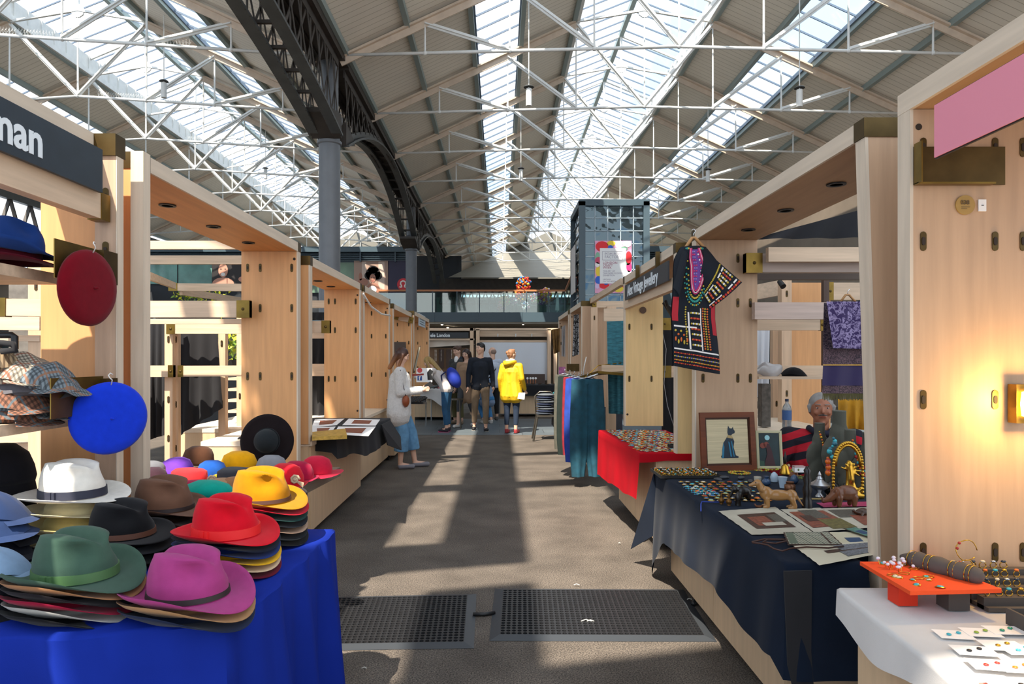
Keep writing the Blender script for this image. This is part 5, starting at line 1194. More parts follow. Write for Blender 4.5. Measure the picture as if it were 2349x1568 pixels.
for k in range(9): f.ball((-.04+k*.01,-.02,.022+.008*(k%3)), .009, 6, 5)
blob(f, 'figure', GOLD, t, .004, 2)
# small ornaments
t = thing('dog_figurine', 'glossy tan ceramic dachshund figurine at the table edge', 'figurine', onz(1785,1165), -.15); t.scale = (1.3,)*3
d = MB().ball((0,0,.052), (.062,.022,.022), 12, 8).ball((-.045,0,.058), (.026,.024,.028), 10, 8).ball((.05,0,.052), (.024,.022,.024), 10, 8)
d.cap((-.055,0,.065), (-.072,0,.092), .018, .014).ball((-.078,0,.098), (.017,.014,.015), 10, 8).cap((-.085,0,.096), (-.108,0,.088), .011, .006).cap((-.07,.014,.1), (-.066,.016,.074), .006, .009).cap((-.07,-.014,.1), (-.066,-.016,.074), .006, .009)
for x in (-.045, .05):
    for y in (-.014, .014): d.cap((x,y,.04), (x+(.004 if x < 0 else .012),y,.01), .011, .008).cap((x+(.0 if x<0 else .01),y,.006), (x-.012,y,.005), .007, .006)
d.cap((.068,0,.05), (.095,0,.012), .007, .003)
blob(d, 'dog_body', mat('glazed_tan', '#9c7142', .18), t, .0035, 3); MB().ball((-.088,-.012,.101), .0022).ball((-.108,0,.09), .003).build('eyes_and_nose', DK, t, 3)
t = thing('rhino_figurine', 'carved brown wooden rhinoceros figurine on the right-hand table', 'figurine', onz(1932,1163), .15); t.scale = (1.2,)*3
d = MB().ball((.02,0,.062), (.052,.03,.034), 12, 8).ball((-.02,0,.06), (.028,.026,.03), 10, 8).cap((-.035,0,.058), (-.062,0,.038), .02, .015).cap((-.062,0,.038), (-.088,0,.03), .014, .010).cap((-.088,0,.036), (-.108,0,.062), .006, .0015).cap((-.072,0,.046), (-.076,0,.066), .004, .0015).cap((-.045,.014,.072), (-.043,.018,.085), .004, .003).cap((-.045,-.014,.072), (-.043,-.018,.085), .004, .003)
for x in (-.022, .05):
    for y in (-.016, .016): d.cap((x,y,.045), (x-.004,y,.012), .014, .010)
blob(d, 'rhino_body', mat('carved_wood_brown', '#6a3d22', .35, noise=.2, nscale=40), t, .0035, 3)
t = thing('turtle_figurine', 'small carved brown turtle beside the rhinoceros', 'figurine', onz(1980,1182), .2); t.scale = (1.2,)*3
d = MB().ball((0,0,.014), (.032,.024,.017), 12, 8).cap((-.03,0,.012), (-.045,0,.022), .006, .007)
for x in (-.02, .02):
    for y in (-.02, .02): d.cap((x,y,.01), (x*1.4,y*1.3,.004), .006, .005)
blob(d, 'turtle_body', mat('carved_wood_dark', '#4a2f1d', .4, noise=.5, nscale=60), t, .003, 2)
def lathed(name, label, cat, px, py, prof, m, z=ZT, part='body', sc=1.35, n=20):
    t = thing(name, label, cat, onz(px, py, z)); t.scale = (sc,)*3; MB().lathe(prof, n=n).build(part, m, t, 1.2); return t
BLK = mat('ebony_black', '#17120f', .3)
t = lathed('handbell', 'brass handbell with dark turned handle in front of the white box', 'bell', 1801, 1087, [(.026,0),(.027,.004),(.02,.02),(.017,.04),(.008,.048),(.004,.052)], GOLD); MB().lathe([(.004,.05),(.008,.06),(.005,.075),(.007,.09),(.003,.1),(.002,.112)], n=12).build('handle', BLK, t, 1)
t = thing('white_box', 'small white lidded box with a crest behind the handbell', 'box', onz(1832,1082)); MB().box(-.035,-.02,0,.035,.02,.034).build('box_body', WHITEP, t); MB().box(-.037,-.022,.034,.037,.022,.042).build('lid', mat('box_lid_pink', '#bb9a98', .6), t); MB().ball((-.01,-.021,.018), (.006,.001,.008)).build('crest', mat('crest_green', '#5b6b3a'), t)
lathed('carved_figurine', 'dark red carved seated figure beside the tall bust', 'figurine', 1863, 1110, [(.02,0),(.018,.01),(.022,.03),(.018,.05),(.024,.07),(.014,.085),(.018,.10),(.006,.115)], mat('dark_red_resin', '#3e1018', .25), n=9)
lathed('carved_post_figurine', 'tall slim black carved figure standing between dachshund and rhinoceros', 'figurine', 1852, 1165, [(.02,0),(.018,.03),(.014,.05),(.018,.07),(.012,.09),(.016,.11),(.010,.13),(.014,.145),(.004,.16)], mat('ebony_black', '#17120f'), n=7)
t = lathed('incense_burner', 'pewter footed incense burner with a stepped domed lid', 'incense burner', 1880, 1138, [(.018,0),(.014,.006),(.006,.016),(.02,.028),(.04,.042),(.042,.05)], SILV); MB().lathe([(.04,.05),(.03,.058),(.02,.064),(.012,.072),(.014,.075),(.006,.085),(.008,.09),(.001,.105)], n=20).build('lid', SILV, t, 1)
t = lathed('dark_teapot', 'dark round teapot at the foot of the brass idol', 'teapot', 1908, 1135, [(.015,0),(.028,.01),(.034,.03),(.025,.05),(.008,.06),(.004,.07)], BLK); MB().tube([(.03,0,.02),(.05,0,.03),(.055,0,.05)], .005).build('spout', BLK, t, 3)
lathed('copper_pot', 'small brown faceted copper pot with a brass rim', 'pot', 1812, 1128, [(.02,0),(.024,.01),(.024,.03),(.015,.036),(.018,.044)], mat('copper_brown', '#6c452c', .3, .5), n=8)
lathed('china_cup', 'white ribbed china cup with blue rim', 'cup', 1795, 1118, [(.012,0),(.015,.02),(.021,.048),(.019,.048)], mat('blue_white_china', '#a9bccd', .2), n=24)
lathed('china_cup', 'plain cream handleless cup among the trinkets', 'cup', 1738, 1108, [(.014,0),(.017,.03),(.015,.03)], mat('cream_china', '#b8b3a4', .3))
lathed('china_vase', 'small dark blue and white vase left of the ribbed cup', 'vase', 1758, 1112, [(.012,0),(.02,.01),(.018,.022),(.008,.03),(.013,.04)], mat('blue_china', '#3a4f6c', .2))
lathed('china_jar', 'pale jar with blue lid behind the ribbed cup', 'jar', 1776, 1104, [(.015,0),(.018,.02),(.014,.035),(.004,.045)], mat('blue_white_china', '#a9bccd'))
lathed('china_jar', 'blue jar behind the copper pot', 'jar', 1822, 1108, [(.012,0),(.02,.015),(.012,.035),(.003,.04)], mat('blue_china', '#3a4f6c'))
for k, (px, py) in enumerate(((1655,1155),(1672,1158))): lathed('brass_flask', '%s of the two tiny brass flasks at the front edge' % ['left','right'][k], 'flask', px, py, [(.008,0),(.006,.004),(.013,.012),(.009,.02),(.004,.026),(.006,.03),(.002,.044)], BRONZE, n=14)
lathed('carved_post_figurine', 'stubby dark carved figure right of the brass flasks', 'figurine', 1693, 1158, [(.012,0),(.01,.02),(.013,.03),(.008,.045),(.003,.052)], BLK, n=8)
t = thing('elephant_figurine', 'black elephant figurine left of the dachshund', 'figurine', onz(1705,1145), .1); t.scale = (1.5,)*3
d = MB().ball((0,0,.03), (.03,.018,.02), 12, 8).ball((-.03,0,.038), (.014,.013,.014), 10, 8).cap((-.04,0,.036), (-.048,0,.012), .006, .004)
for x in (-.015, .018):
    for y in (-.01, .01): d.cap((x,y,.02), (x,y,.006), .008, .007)
blob(d, 'elephant_body', BLK, t, .003, 2)
t = thing('red_figurine', 'small reddish carved boat lying in front of the dachshund', 'figurine', onz(1740,1164)); MB().tube([(-.02,0,.02),(-.012,0,.008),(.01,0,.006),(.025,0,.012)], [.004,.006,.008,.003], 8).build('hull', mat('carved_wood_brown', '#6a3d22'), t, 3)
t = thing('ivory_comb', 'long pale toothed comb lying between dachshund and rhinoceros', 'comb', onz(1858,1145), -.05); MB().box(-.07,0,0,.07,.012,.006).build('spine', mat('bone', '#a8915c', .5), t)
# trays + brooches
def tray(label, c, rz, w_, d_, h=.014, name='display_tray', m=None):
    t = thing(name, label, 'tray', c, rz)
    MB().box(-w_/2,-d_/2,0,w_/2,d_/2,.003).build('base', m or mat('black_felt', '#1c1a1a', .95), t); f = MB()
    for (x0,y0,x1,y1) in ((-w_/2,-d_/2,w_/2,-d_/2+.008),(-w_/2,d_/2-.008,w_/2,d_/2),(-w_/2,-d_/2+.008,-w_/2+.008,d_/2-.008),(w_/2-.008,-d_/2+.008,w_/2,d_/2-.008)): f.box(x0,y0,.003,x1,y1,h)
    f.build('rim', m or mat('black_felt', '#1c1a1a'), t); return t
tray('black tray heaped with rings at the far corner of the navy table', onz(1572,1088)+Vector((0,0,0)), 0, .40, .30, .018)
PCS = []
cols = [('gold', GOLD), ('silver', SILV), ('turquoise', TURQ), ('cream', mat('cameo_cream', '#d6c7ab', .5)), ('amber', AMB), ('dark', mat('dark_stone', '#26303f', .3)), ('coral', CORAL), ('blue', mat('blue_glass', '#3c6fa8', .2)), ('pale green', mat('jade', '#8aa98a', .3))]
for nm, m in cols:
    a = MB().m(0).lathe([(.0,.0),(.013,0),(.0145,.0015),(.013,.003)], n=12).m(1).lathe([(.0095,.003),(.008,.006),(0,.0075)], n=12); PCS.append((nm, a.mesh('brooch', [GOLD if nm != 'gold' else SILV, m], 1), m))
ringm = []
for nm, m in cols[:6]:
    a = MB().m(0).tube([(.009*math.cos(2*math.pi*k/10), 0, .009+.009*math.sin(2*math.pi*k/10)) for k in range(11)], .0014, 5).m(1).ball((0,0,.02), (.007,.005,.004), 8, 5); ringm.append((nm, a.mesh('ring', [GOLD, m], 3)))
def scatter(mes, nme, label, cat, grp, n, fn, sc=(1, 1.3), tilt=.2):
    for k in range(n):
        nm, me = mes[k % len(mes)][:2]; p = fn(k)
        o = bpy.data.objects.new(nme, me); C.objects.link(o); o.location = p; s = R.uniform(*sc); o.scale = (s*R.uniform(.8,1.3), s, s); o.rotation_euler = (R.uniform(-tilt,tilt), R.uniform(-tilt,tilt), R.uniform(0,6.3))
        tag(o, label % nm, cat, grp % nm)
tc_ = onz(1572,1088)
scatter(ringm, 'ring', '%s ring heaped in the black tray on the navy table', 'ring', '%s rings in the black tray', 90, lambda k: (tc_.x-.17+(k%10)*.037+R.uniform(-.004,.004), tc_.y-.12+(k//10)*.029, ZT+.005), (1, 1.25), .3)
# navy table brooches
def navy(k):
    i, j = k % 10, k//10; py = 1106+j*5.3; px = 1560+i*19+j*9+R.uniform(-4,4)
    p = onz(px, py); return (p.x, p.y, ZT+.001)
scatter(PCS, 'brooch', '%s brooch spread on the navy cloth left of the cups', 'brooch', '%s brooches on the navy cloth', 88, navy, (.9, 1.35), .06)
def ringbead(label, px, py, r, ms, n=30, rr=.004):
    c = onz(px, py); t = thing('bead_bracelet', label, 'bracelet', c); beads(t, 'beads', [(r*math.cos(2*math.pi*k/n)*(1+.0*k), r*math.sin(2*math.pi*k/n), rr) for k in range(n)], rr, ms)
YB = mat('yellow_bead', '#c9ae2e', .4); OB = mat('orange_bead', '#c8661f', .4); GB = mat('lime_bead', '#8fa53a', .4)
for k, (px, py, r, ms) in enumerate(((1696,1085,.07,[YB,OB,GB]), (1696,1085,.058,[OB,YB]), (1745,1078,.05,[OB,GB,YB]), (1770,1076,.045,[GB,YB]), (1835,1095,.04,[GB]), (1815,1080,.035,[YB,GB]), (1696,1085,.045,[YB]))): ringbead('yellow and orange bead loop at the back of the navy table, %s from left' % ['outermost','second','third','fourth','far','fifth','innermost'][k], px, py, r, ms, 40 if r > .05 else 28)
for k in range(5):
    a = onz(1568+k*6, 1118+k*4); t = thing('bead_necklace', 'turquoise bead string laid along the navy cloth, %s' % ['rearmost','second','middle','fourth','frontmost'][k], 'necklace'); beads(t, 'bead_string', [(a.x+.008*q, a.y+.01*math.sin(q*.7+k), ZT+.004) for q in range(18)], .004, [TURQ, mat('blue_glass', '#3c6fa8'), TURQ, PEARLM])
# dark stone heads
for k, (px, py) in enumerate(((1660,1097),(1700,1098),(1722,1106),(1648,1102))):
    t = thing('carved_scarab', 'dark grey carved stone beetle on the navy table, %s' % ['first from the tray','second from the tray','nearest the cream cup','lowest of the four'][k], 'carved beetle', onz(px, py), k*.7); o = MB().ball((0,0,.008), (.03,.018,.012), 12, 8).ball((.026,0,.007), (.010,.011,.008), 8, 6).build('body', mat('dark_soapstone', '#3b3d42', .4), t, 3)
# papyrus sheets
def sheet(label, corners, z, m, name='papyrus_sheet', pics=(), par=None, curl=.0):
    t = thing(name, label, 'papyrus sheet')
    cs = [onz(px, py, z) for px, py in corners]
    def fn(u, v):
        p = cs[0].lerp(cs[1], u).lerp(cs[3].lerp(cs[2], u), v); p = p.copy(); p.x += .002*math.sin(v*31); p.y += .002*math.sin(u*37)
        p.z = z+.0006*math.sin(u*7+v*4)+.0006; return p
    mb = MB().grid(fn, 14, 14); mb.build('sheet', m, t)
    for k, (u0, v0, u1, v1, pm) in enumerate(pics):
        if isinstance(u0, (list, tuple)): continue
        q = lambda u, v: tuple(cs[0].lerp(cs[1], u).lerp(cs[3].lerp(cs[2], u), v)+Vector((0,0,.002+.0004*k)))
        MB().add([q(u0,v0), q(u1,v0), q(u1,v1), q(u0,v1)], [(0,1,2,3)]).build('printed_panel', pm, t)
    return t
PAP = mat('papyrus_pale', '#b9b2a0', .8, noise=.15, nscale=8); SLEEVE = mat('plastic_sleeve', '#b6bcc8', .15, noise=.1)
pd = mat('print_dark_brown', '#4b3226', .6, noise=.6, nscale=60); pr_ = mat('print_rust', '#8a4a34', .6, noise=.5, nscale=70); po = mat('print_olive', '#6d6433', .6, noise=.5, nscale=60); pg = mat('print_grey_wing', '#5c574c', .6, noise=.5, nscale=90)
sheet('clear sleeve with papyrus print of seated figures, left of three', ((1648,1172),(1778,1162),(1868,1222),(1725,1226)), ZT+.002, PAP, pics=((.2,.22,.85,.8,pd),(.3,.35,.6,.7,pr_),(.65,.3,.85,.6,pg),(.4,.6,.75,.72,PAP)))
sheet('clear sleeve with papyrus print of a winged scene, middle of three', ((1790,1168),(1880,1164),(1975,1212),(1868,1220)), ZT+.003, PAP, pics=((.1,.15,.95,.85,pr_),(.35,.1,.8,.5,pg),(.45,.55,.98,.95,po),(.2,.35,.45,.6,pd)))
sheet('clear sleeve with striped papyrus print, right of three under the turtle', ((1885,1166),(2010,1162),(2050,1205),(1965,1212)), ZT+.004, PAP, pics=((.05,.1,.5,.5,pg),(.3,.4,.95,.9,pr_)))
sheet('pale papyrus with a small dark blue figure near the right post', ((1800,1222),(1990,1218),(2030,1262),(1880,1262)), ZT+.005, mat('papyrus_cream2', '#c9c0a4', .8), pics=((.62,.35,.82,.62,mat('print_blue', '#26456a')),))
CAL = tweed('calendar', '#b4b9a2', '#4a2b28', '#22302a', 75)
sheet('papyrus calendar with a grid of tiny hieroglyphs and red border', ((1796,1220),(1900,1219),(1935,1250),(1808,1250)), ZT+.009, pd, pics=((.03,.05,.97,.95,CAL),(.78,.1,.82,.9,pd),(.05,.1,.2,.9,mat('print_green_grey', '#5d6a58'))))
sheet('pale papyrus print of a spreading tree at the near table corner', ((1820,1252),(2000,1240),(2060,1262),(1880,1296)), ZT+.007, mat('papyrus_cream3', '#cfc8b2', .8), pics=((.25,.4,.95,.55,pd),(.45,.15,.98,.5,mat('print_tree', '#7c7f86', .7, noise=.6, nscale=140)),(.4,.55,.9,.85,mat('print_tree', '#7c7f86'))))
sheet('small framed green and teal picture card by the post', ((1932,1212),(1960,1208),(2030,1232),(2010,1238)), ZT+.012, mat('card_dark_edge', '#4a3b22'), pics=((.06,.06,.94,.94,mat('print_teal_green', '#5f8f7c', .6, noise=.7, nscale=50)),(.2,.3,.8,.6,mat('print_blue', '#26456a'))))
sheet('magenta card lying under the rhinoceros', ((1872,1153),(2010,1149),(2040,1160),(1890,1163)), ZT+.001, mat('magenta_card', '#a8325f', .6), name='magenta_card')
t = thing('leather_cord', 'brown looped leather cord lying across the papyrus calendar', 'cord')
MB().tube([onz(x, y, ZT+.015) for x, y in ((1725,1244),(1745,1246),(1762,1250),(1775,1258),(1795,1263),(1815,1257),(1850,1254),(1900,1256),(1935,1252))], .0035, 6).tube([onz(x, y, ZT+.018) for x, y in ((1725,1242),(1755,1236),(1800,1236),(1805,1240),(1780,1246),(1750,1243),(1760,1237),(1800,1238))], .0035, 6).build('cord', mat('brown_leather', '#3f2219', .5), t, 3)
tag(MB().tube([onz(1610,1150,ZT+.004), onz(1640,1151,ZT+.004), onz(1680,1151,ZT+.004)], .003, 5).tube([onz(1610,1150,ZT+.003), onz(1608,1155,ZT+.002), P(1608,1172,onz(1608,1155).y-.06)], .003, 5).build('bead_strand', mat('cobalt_cord', '#2440a0', .6), smooth=3), 'thin cobalt bead cord hanging over the navy cloth edge', 'necklace')
# red table brooches
for a, b, z_, n_ in ((0,0,0,170),):
    def redp(k):
        i, j = k % 13, (k//13) % 20; v = (j+.5+R.uniform(-.18,.18))/20; y = 5.34+v*1.6; x0 = 1.09-.04*v+.03; p = (x0+(i+R.uniform(0,.4))*.043, y, .772); return p
    scatter(PCS, 'brooch', '%s brooch among the crowd on the red cloth', 'brooch', '%s brooches on the red cloth', 260, redp, (1.0, 1.45), .06)
mb = MB()
for k in range(700):
    p = (1.09+R.random()*.58, 5.34+R.random()*1.6, 0); mb.m(k % len(cols)).ball((p[0], p[1], .772), (R.uniform(.01,.022), R.uniform(.006,.012), .004), 6, 4)
tag(mb.build('small_trinkets', [m for _, m in cols], smooth=3), 'dense spread of tiny brooches and buttons covering the red cloth', 'trinkets', kind='stuff')
tray('black tray of brooches at the right end of the red table', (1.52, 5.55, .776), .1, .25, .2, .02)

# earring table
t = thing('jewellery_stand', 'orange felt-topped stand on two blocks holding rings and earrings', 'stand')
OR = mat('orange_felt', '#e2490f', .85, bump=.1, bscale=500)
pl = [(1.222,2.315,.80),(1.215,2.02,.80),(1.50,2.04,.80),(1.47,2.315,.80)]
MB().prism(pl, (0,0,.012)).build('orange_top', OR, t)
MB().box(1.245,2.13,.728,1.305,2.19,.80).build('orange_block', mat('red_orange_block', '#d22f0c', .8), t); MB().box(1.375,2.09,.728,1.44,2.15,.80).build('grey_block', mat('grey_brown_block', '#4c443e', .8), t)
t = thing('bracelet_bolster', 'grey twisted fabric bolster wound with gold chains on the orange stand', 'bolster')
a, b = Vector((1.36, 2.315, .83)), Vector((1.475, 2.085, .832)); pts = [a.lerp(b, k/24) for k in range(25)]
MB().tube(pts, [.006+.022*min(1, k/4, (24-k)/2+.3)*(1+.13*math.cos(k*1.05)) for k in range(25)], 14).build('bolster', mat('taupe_fabric', '#554d48', .95), t, 3)
for k, f_ in enumerate((.15,.22,.36,.42,.5,.66,.72,.85,.9)):
    c_ = a.lerp(b, f_); d = (b-a).normalized(); u_ = d.cross(Vector((0,0,1))).normalized(); MB().tube([c_+(u_*math.cos(2*math.pi*q/16)+Vector((0,0,1))*math.sin(2*math.pi*q/16))*.029 for q in range(17)], .0012, 5).build('gold_chain', GOLD, t, 3)
def orp(k): return (1.24+R.random()*.13, 2.04+R.random()*.25, .8125)
STUD = [('clear crystal', MB().m(0).cyl((0,0,0),(0,0,.012),.0008,n=5).m(1).ball((0,0,.014),(.005,.005,.004),6,5).mesh('stud_earring',[GOLD,mat('crystal','#d8d3e2',.1)],1))]
scatter(STUD, 'stud_earring', '%s stud standing on the orange felt', 'earring', '%s studs on the orange felt', 16, lambda k: (1.27+R.random()*.08, 2.2+R.random()*.1, .812), (1, 1.6), .4)
scatter([('green stone', PCS[2][1]), ('white stone', PCS[3][1])], 'stone_earring', '%s earring lying on the orange felt', 'earring', '%s earrings on the orange felt', 9, orp, (.6, .9))
for k in range(5):
    p = orp(k); tag(MB().tube([(p[0]+.017*math.cos(2*math.pi*q/14), p[1]+.012*math.sin(2*math.pi*q/14), .8145) for q in range(13)], .0014, 5).build('hoop_earring', GOLD, smooth=3), 'thin gold hoop earring lying on the orange felt', 'earring', 'gold hoops on the orange felt')
# bracelet rack
t = thing('bracelet_rack', 'grey-brown ridged ring rack with gilt rings at the right edge', 'rack')
GBM = mat('grey_brown_block', '#4c443e')
for k in range(4): MB().box(1.49+.0*k, 2.10+k*.055, .728, 1.80, 2.13+k*.055, .765+k*.012).build('ridge', GBM, t)
MB().box(1.49, 2.08, .7275, 1.80, 2.29, .74).build('base', GBM, t)
rm = [(nm, me) for nm, me in ringm]
for k in range(26):
    j = k % 4; p = (1.51+.011*(k//4)*3+R.random()*.01, 2.115+j*.055, .764+j*.012); nm, me = rm[k % 6]
    o = bpy.data.objects.new('ring', me); C.objects.link(o); o.location = p; o.scale = (1.15,)*3; o.rotation_euler = (0,0,R.uniform(-.4,.4)); tag(o, '%s-topped gilt ring slotted upright in the grey-brown rack' % nm, 'ring', '%s rings in the grey-brown rack' % nm)
for k, (x, y, z, r) in enumerate(((1.46,2.27,.80,.03),(1.56,2.28,.86,.035),(1.49,2.18,.83,.028))):
    tag(MB().tube([(x+r*math.cos(2*math.pi*q/18), y+.004*math.sin(q), z+r*math.sin(2*math.pi*q/18)) for q in range(17)], .0016, 5).m(1).ball((x-r*.7,y,z+r*.7), .005).ball((x-r*.9,y,z+r*.2), .005).mesh('b', [GOLD, CORAL], 3) and MB().tube([(x+r*math.cos(2*math.pi*q/18), y+.004*math.sin(q), z+r*math.sin(2*math.pi*q/18)) for q in range(17)], .0016, 5).m(1).ball((x-r*.7,y,z+r*.7), .005).ball((x-r*.9,y,z+r*.2), .005).build('bangle', [GOLD, CORAL], smooth=3), ['thin gold bangle leaning at the end of the fabric bolster','gold bangle with pink beads standing at the back of the ring rack','gold bangle on the near end of the ring rack'][k], 'bangle')
t = thing('grey_tray', 'grey-brown open box at the right edge of the white cloth', 'box'); g = GBM
MB().box(1.475,1.86,.728,1.8,1.99,.734).build('base', g, t); MB().box(1.475,1.86,.734,1.8,1.868,.775).box(1.475,1.982,.734,1.8,1.99,.775).box(1.475,1.868,.734,1.483,1.982,.775).build('side', g, t)
# earring cards
k = 0
for (px, py, w_, h_, rz, c1, nm) in ((2188,1455,.09,.062,-.15,TURQ,'turquoise leaf'), (2250,1450,.09,.062,-.1,GB,'pale green'), (2308,1445,.1,.062,-.05,mat('emerald','#2c8f70',.3),'emerald drop'), (2235,1492,.1,.062,-.15,DK,'tiny black'), (2300,1480,.1,.066,-.1,GOLD,'gold disc'), (2345,1490,.1,.062,0,TURQ,'teal'), (2275,1525,.1,.064,-.2,CORAL,'red bar'), (2340,1530,.1,.064,-.1,AMB,'amber'), (2330,1575,.11,.066,-.15,DK,'black bead')):
    c_ = onz(px, py, ZT+.002+.0012*k); t = thing('earring_card', 'white card carrying a pair of %s earrings on the white cloth' % nm, 'earring card', c_, rz)
    MB().box(-w_/2,-h_/2,0,w_/2,h_/2,.001).build('card', WHITEP, t)
    for s in (-1, 1): MB().ball((s*.016,.008*s,.004), (.007,.006,.003), 8, 5).build('earring', c1, t, 3)
    k += 1
tag(MB().prism([onz(2245,1566,ZT+.001), onz(2330,1562,ZT+.001), onz(2349,1600,ZT+.001), onz(2250,1600,ZT+.001)], (0,0,.001)).build('pink_card', mat('salmon_card', '#e0756c', .6)), 'salmon pink card at the bottom right edge of the white cloth', 'card')

# ================================================================ HANGING CLOTHES
# dashiki tunic
def dashiki():
    t = thing('tunic', 'dark African print tunic with short sleeves hanging on a wooden hanger', 'tunic')
    Yd = 4.55
    m = bpy.data.materials.new('dashiki_navy'); m.use_nodes = True
    m = mat('dashiki_cloth', '#0c1420', .9, noise=.2, nscale=6)
    prof = [(566,1562,1619),(590,1548,1640),(612,1545,1655),(640,1545,1650),(680,1543,1640),(720,1540,1640),(760,1542,1645),(800,1543,1650),(838,1544,1652)]
    def edge(v, side):
        y = 566+v*272; 
        for i in range(len(prof)-1):
            if prof[i][0] <= y <= prof[i+1][0]+.01:
                f = (y-prof[i][0])/(prof[i+1][0]-prof[i][0]); return prof[i][1+side]*(1-f)+prof[i+1][1+side]*f
        return prof[-1][1+side]
    def surf(u, v, off=0):
        px = edge(v, 0)*(1-u)+edge(v, 1)*u; py = 566+v*272+u*20*v
        d = -.05*math.sin(math.pi*u)-.012*math.sin(u*14+v*2)*(.3+v)
        p = P(px, py, Yd); p.y = Yd+d-off; return p
    def back(u, v): p = surf(u, v); p.y = Yd+.05*math.sin(math.pi*u)+.02; return p
    MB().grid(lambda u, v: surf(u, v), 30, 30).grid(back, 20, 20, True).build('body_cloth', m, t, 3)
    # right sleeve hanging out to the side, left sleeve close
    def sl(u, v, off=0, s=1):
        a = Vector((1612, 572)).lerp(Vector((1700, 648)), u); b = Vector((1588, 700)).lerp(Vector((1626, 712)), u); b = Vector((1595, 655)).lerp(Vector((1626, 710)), u)
        q = a.lerp(b, v); p = P(q.x, q.y, Yd); p.y = Yd-.05*math.sin(math.pi*v)*s-.02-off; return p
    MB().grid(lambda u, v: sl(u, v), 14, 10).grid(lambda u, v: sl(u, v, -.05, -1), 14, 10, True).build('right_sleeve', m, t, 3)
    def sl2(u, v, off=0):
        a = Vector((1562, 575)).lerp(Vector((1541, 660)), u); b = Vector((1575, 590)).lerp(Vector((1556, 690)), u); q = a.lerp(b, v); p = P(q.x, q.y, Yd); p.y = Yd-.05*math.sin(math.pi*v)-.03-off; return p
    MB().grid(sl2, 12, 8).build('left_sleeve', m, t, 3)
    D = {k: mat('print_'+k, c, .8) for k, c in (('white', '#d9d4c8'), ('orange', '#d8662a'), ('yellow', '#c9ae3c'), ('red', '#b01e2c'), ('purple', '#6a3f8e'), ('pink', '#c7356b'), ('teal', '#2f8f86'), ('violet', '#8b7cb8'))}
    def band(fn, u0, u1, v0, v1, col, name='printed_band', n=16, off=.003):
        MB().grid(lambda u, v: fn(u0+(u1-u0)*u, v0+(v1-v0)*v, off), n, 3).build(name, D[col], t, 3)
    def dots(fn, seq, cols_, r, name='printed_dots', off=.004, sh=(1,1)):
        mb = MB()
        for i, (u, v) in enumerate(seq):
            p = fn(u, v, off); mb.m(i % len(cols_)).ball(p, (r*sh[0], .002, r*sh[1]), 6, 4)
        mb.build(name, [D[c] for c in cols_], t, 3)
    # hem
    band(surf, .02, .98, .845, .857, 'white'); 
    for k, (v, cs) in enumerate(((.885, ('orange','red')), (.915, ('yellow','violet')), (.945, ('orange','yellow')), (.97, ('orange','red')))): dots(surf, [(.03+.94*i/26, v) for i in range(27)], cs, .0065, off=.004, sh=(1.1,.7))
    band(surf, .03, .5, .655, .668, 'white', off=.002)
    # centre front ladder panel
    for u_ in (.34, .36): pass
    band(surf, .33, .36, .54, .84, 'white'); band(surf, .60, .63, .50, .84, 'white')
    for k in range(7):
        v = .545+k*.043; cs = ('orange','red') if k % 2 else ('yellow','white'); dots(surf, [(.40+.035*i, v) for i in range(6)], cs, .007)
    dots(surf, [(.29, .50+.02*i) for i in range(16)], ('yellow',), .006); 
    for q in range(3): dots(surf, [(.68+.055*q, .50+.02*i) for i in range(17)], (('orange','yellow','orange')[q],), .0065)
    dots(surf, [(.06+.06*i, .70+.03*(i % 2)) for i in range(5)], ('yellow','orange'), .008); dots(surf, [(.06+.06*i, .77+.02*(i % 2)) for i in range(5)], ('orange','yellow'), .010, sh=(.7,1.6))
    mb = MB().grid(lambda u, v: surf(.88+.11*u, .42+.28*v, .002), 4, 8); mb.build('red_side_panel', D['red'], t, 3); MB().grid(lambda u, v: surf(.0+.13*u, .42+.2*v, .002), 4, 8).build('red_side_panel', D['red'], t, 3)
    # neck bib: U shape
    def U(s, r): # s 0..1 around the U from left shoulder down and up
        a = math.pi*(s); u = .46 - .17*r*math.cos(a)*(1 if s < .5 else 1.15); v = .02+.34*math.sin(a)**.7*(.8+.35*r); return u, v
    mb = MB().grid(lambda u, v: surf(.36+.22*u+.0*v, .03+.33*v, .0025), 8, 10); mb.build('purple_bib', D['purple'], t, 3)
    for r, c, w2, z in ((.62,'pink',.0055,.005), (.74,'white',.003,.005), (.84,'pink',.004,.005)):
        MB().tube([surf(*U(i/30, r), z) for i in range(31)], w2, 5).build('neck_piping', D[c], t, 3)
    for q in range(2): dots(surf, [(.40+.04*q, .05+.022*i) for i in range(13)], ('violet','pink'), .006)
    dots(surf, [(.53, .05+.022*i) for i in range(12)], ('pink','white'), .006)
    dots(surf, [U(i/26, 1.35) for i in range(27)], ('teal',), .008); dots(surf, [U(i/22, 1.12) for i in range(23)], ('yellow',), .0065); dots(surf, [U(i/24, 1.6) for i in range(25)], ('teal','yellow'), .006)
    # sleeve bands (u along the sleeve)
    for u_ in (.50, .86): band(sl, u_, u_+.035, .04, .97, 'white', n=6)
    for k in range(9): dots(sl, [(.57+.05*i, .08+k*.105) for i in range(5)], (('orange','red') if k % 3 == 1 else ('yellow','white')), .008)
    dots(sl, [(.43, .05+.045*i) for i in range(21)], ('yellow',), .006); dots(sl, [(.945, .05+.07*i) for i in range(14)], ('orange','red'), .009)
    # hanger
    h = t; a = P(1590, 545, Yd); MB().tube([P(1566,578,Yd), P(1588,545,Yd), P(1594,545,Yd), P(1619,572,Yd)], .011, 8).tube([P(1570,592,Yd), P(1612,590,Yd)], .006, 6).build('hanger', wood('hanger_wood', '#b98a5a', 'x'), t, 3)
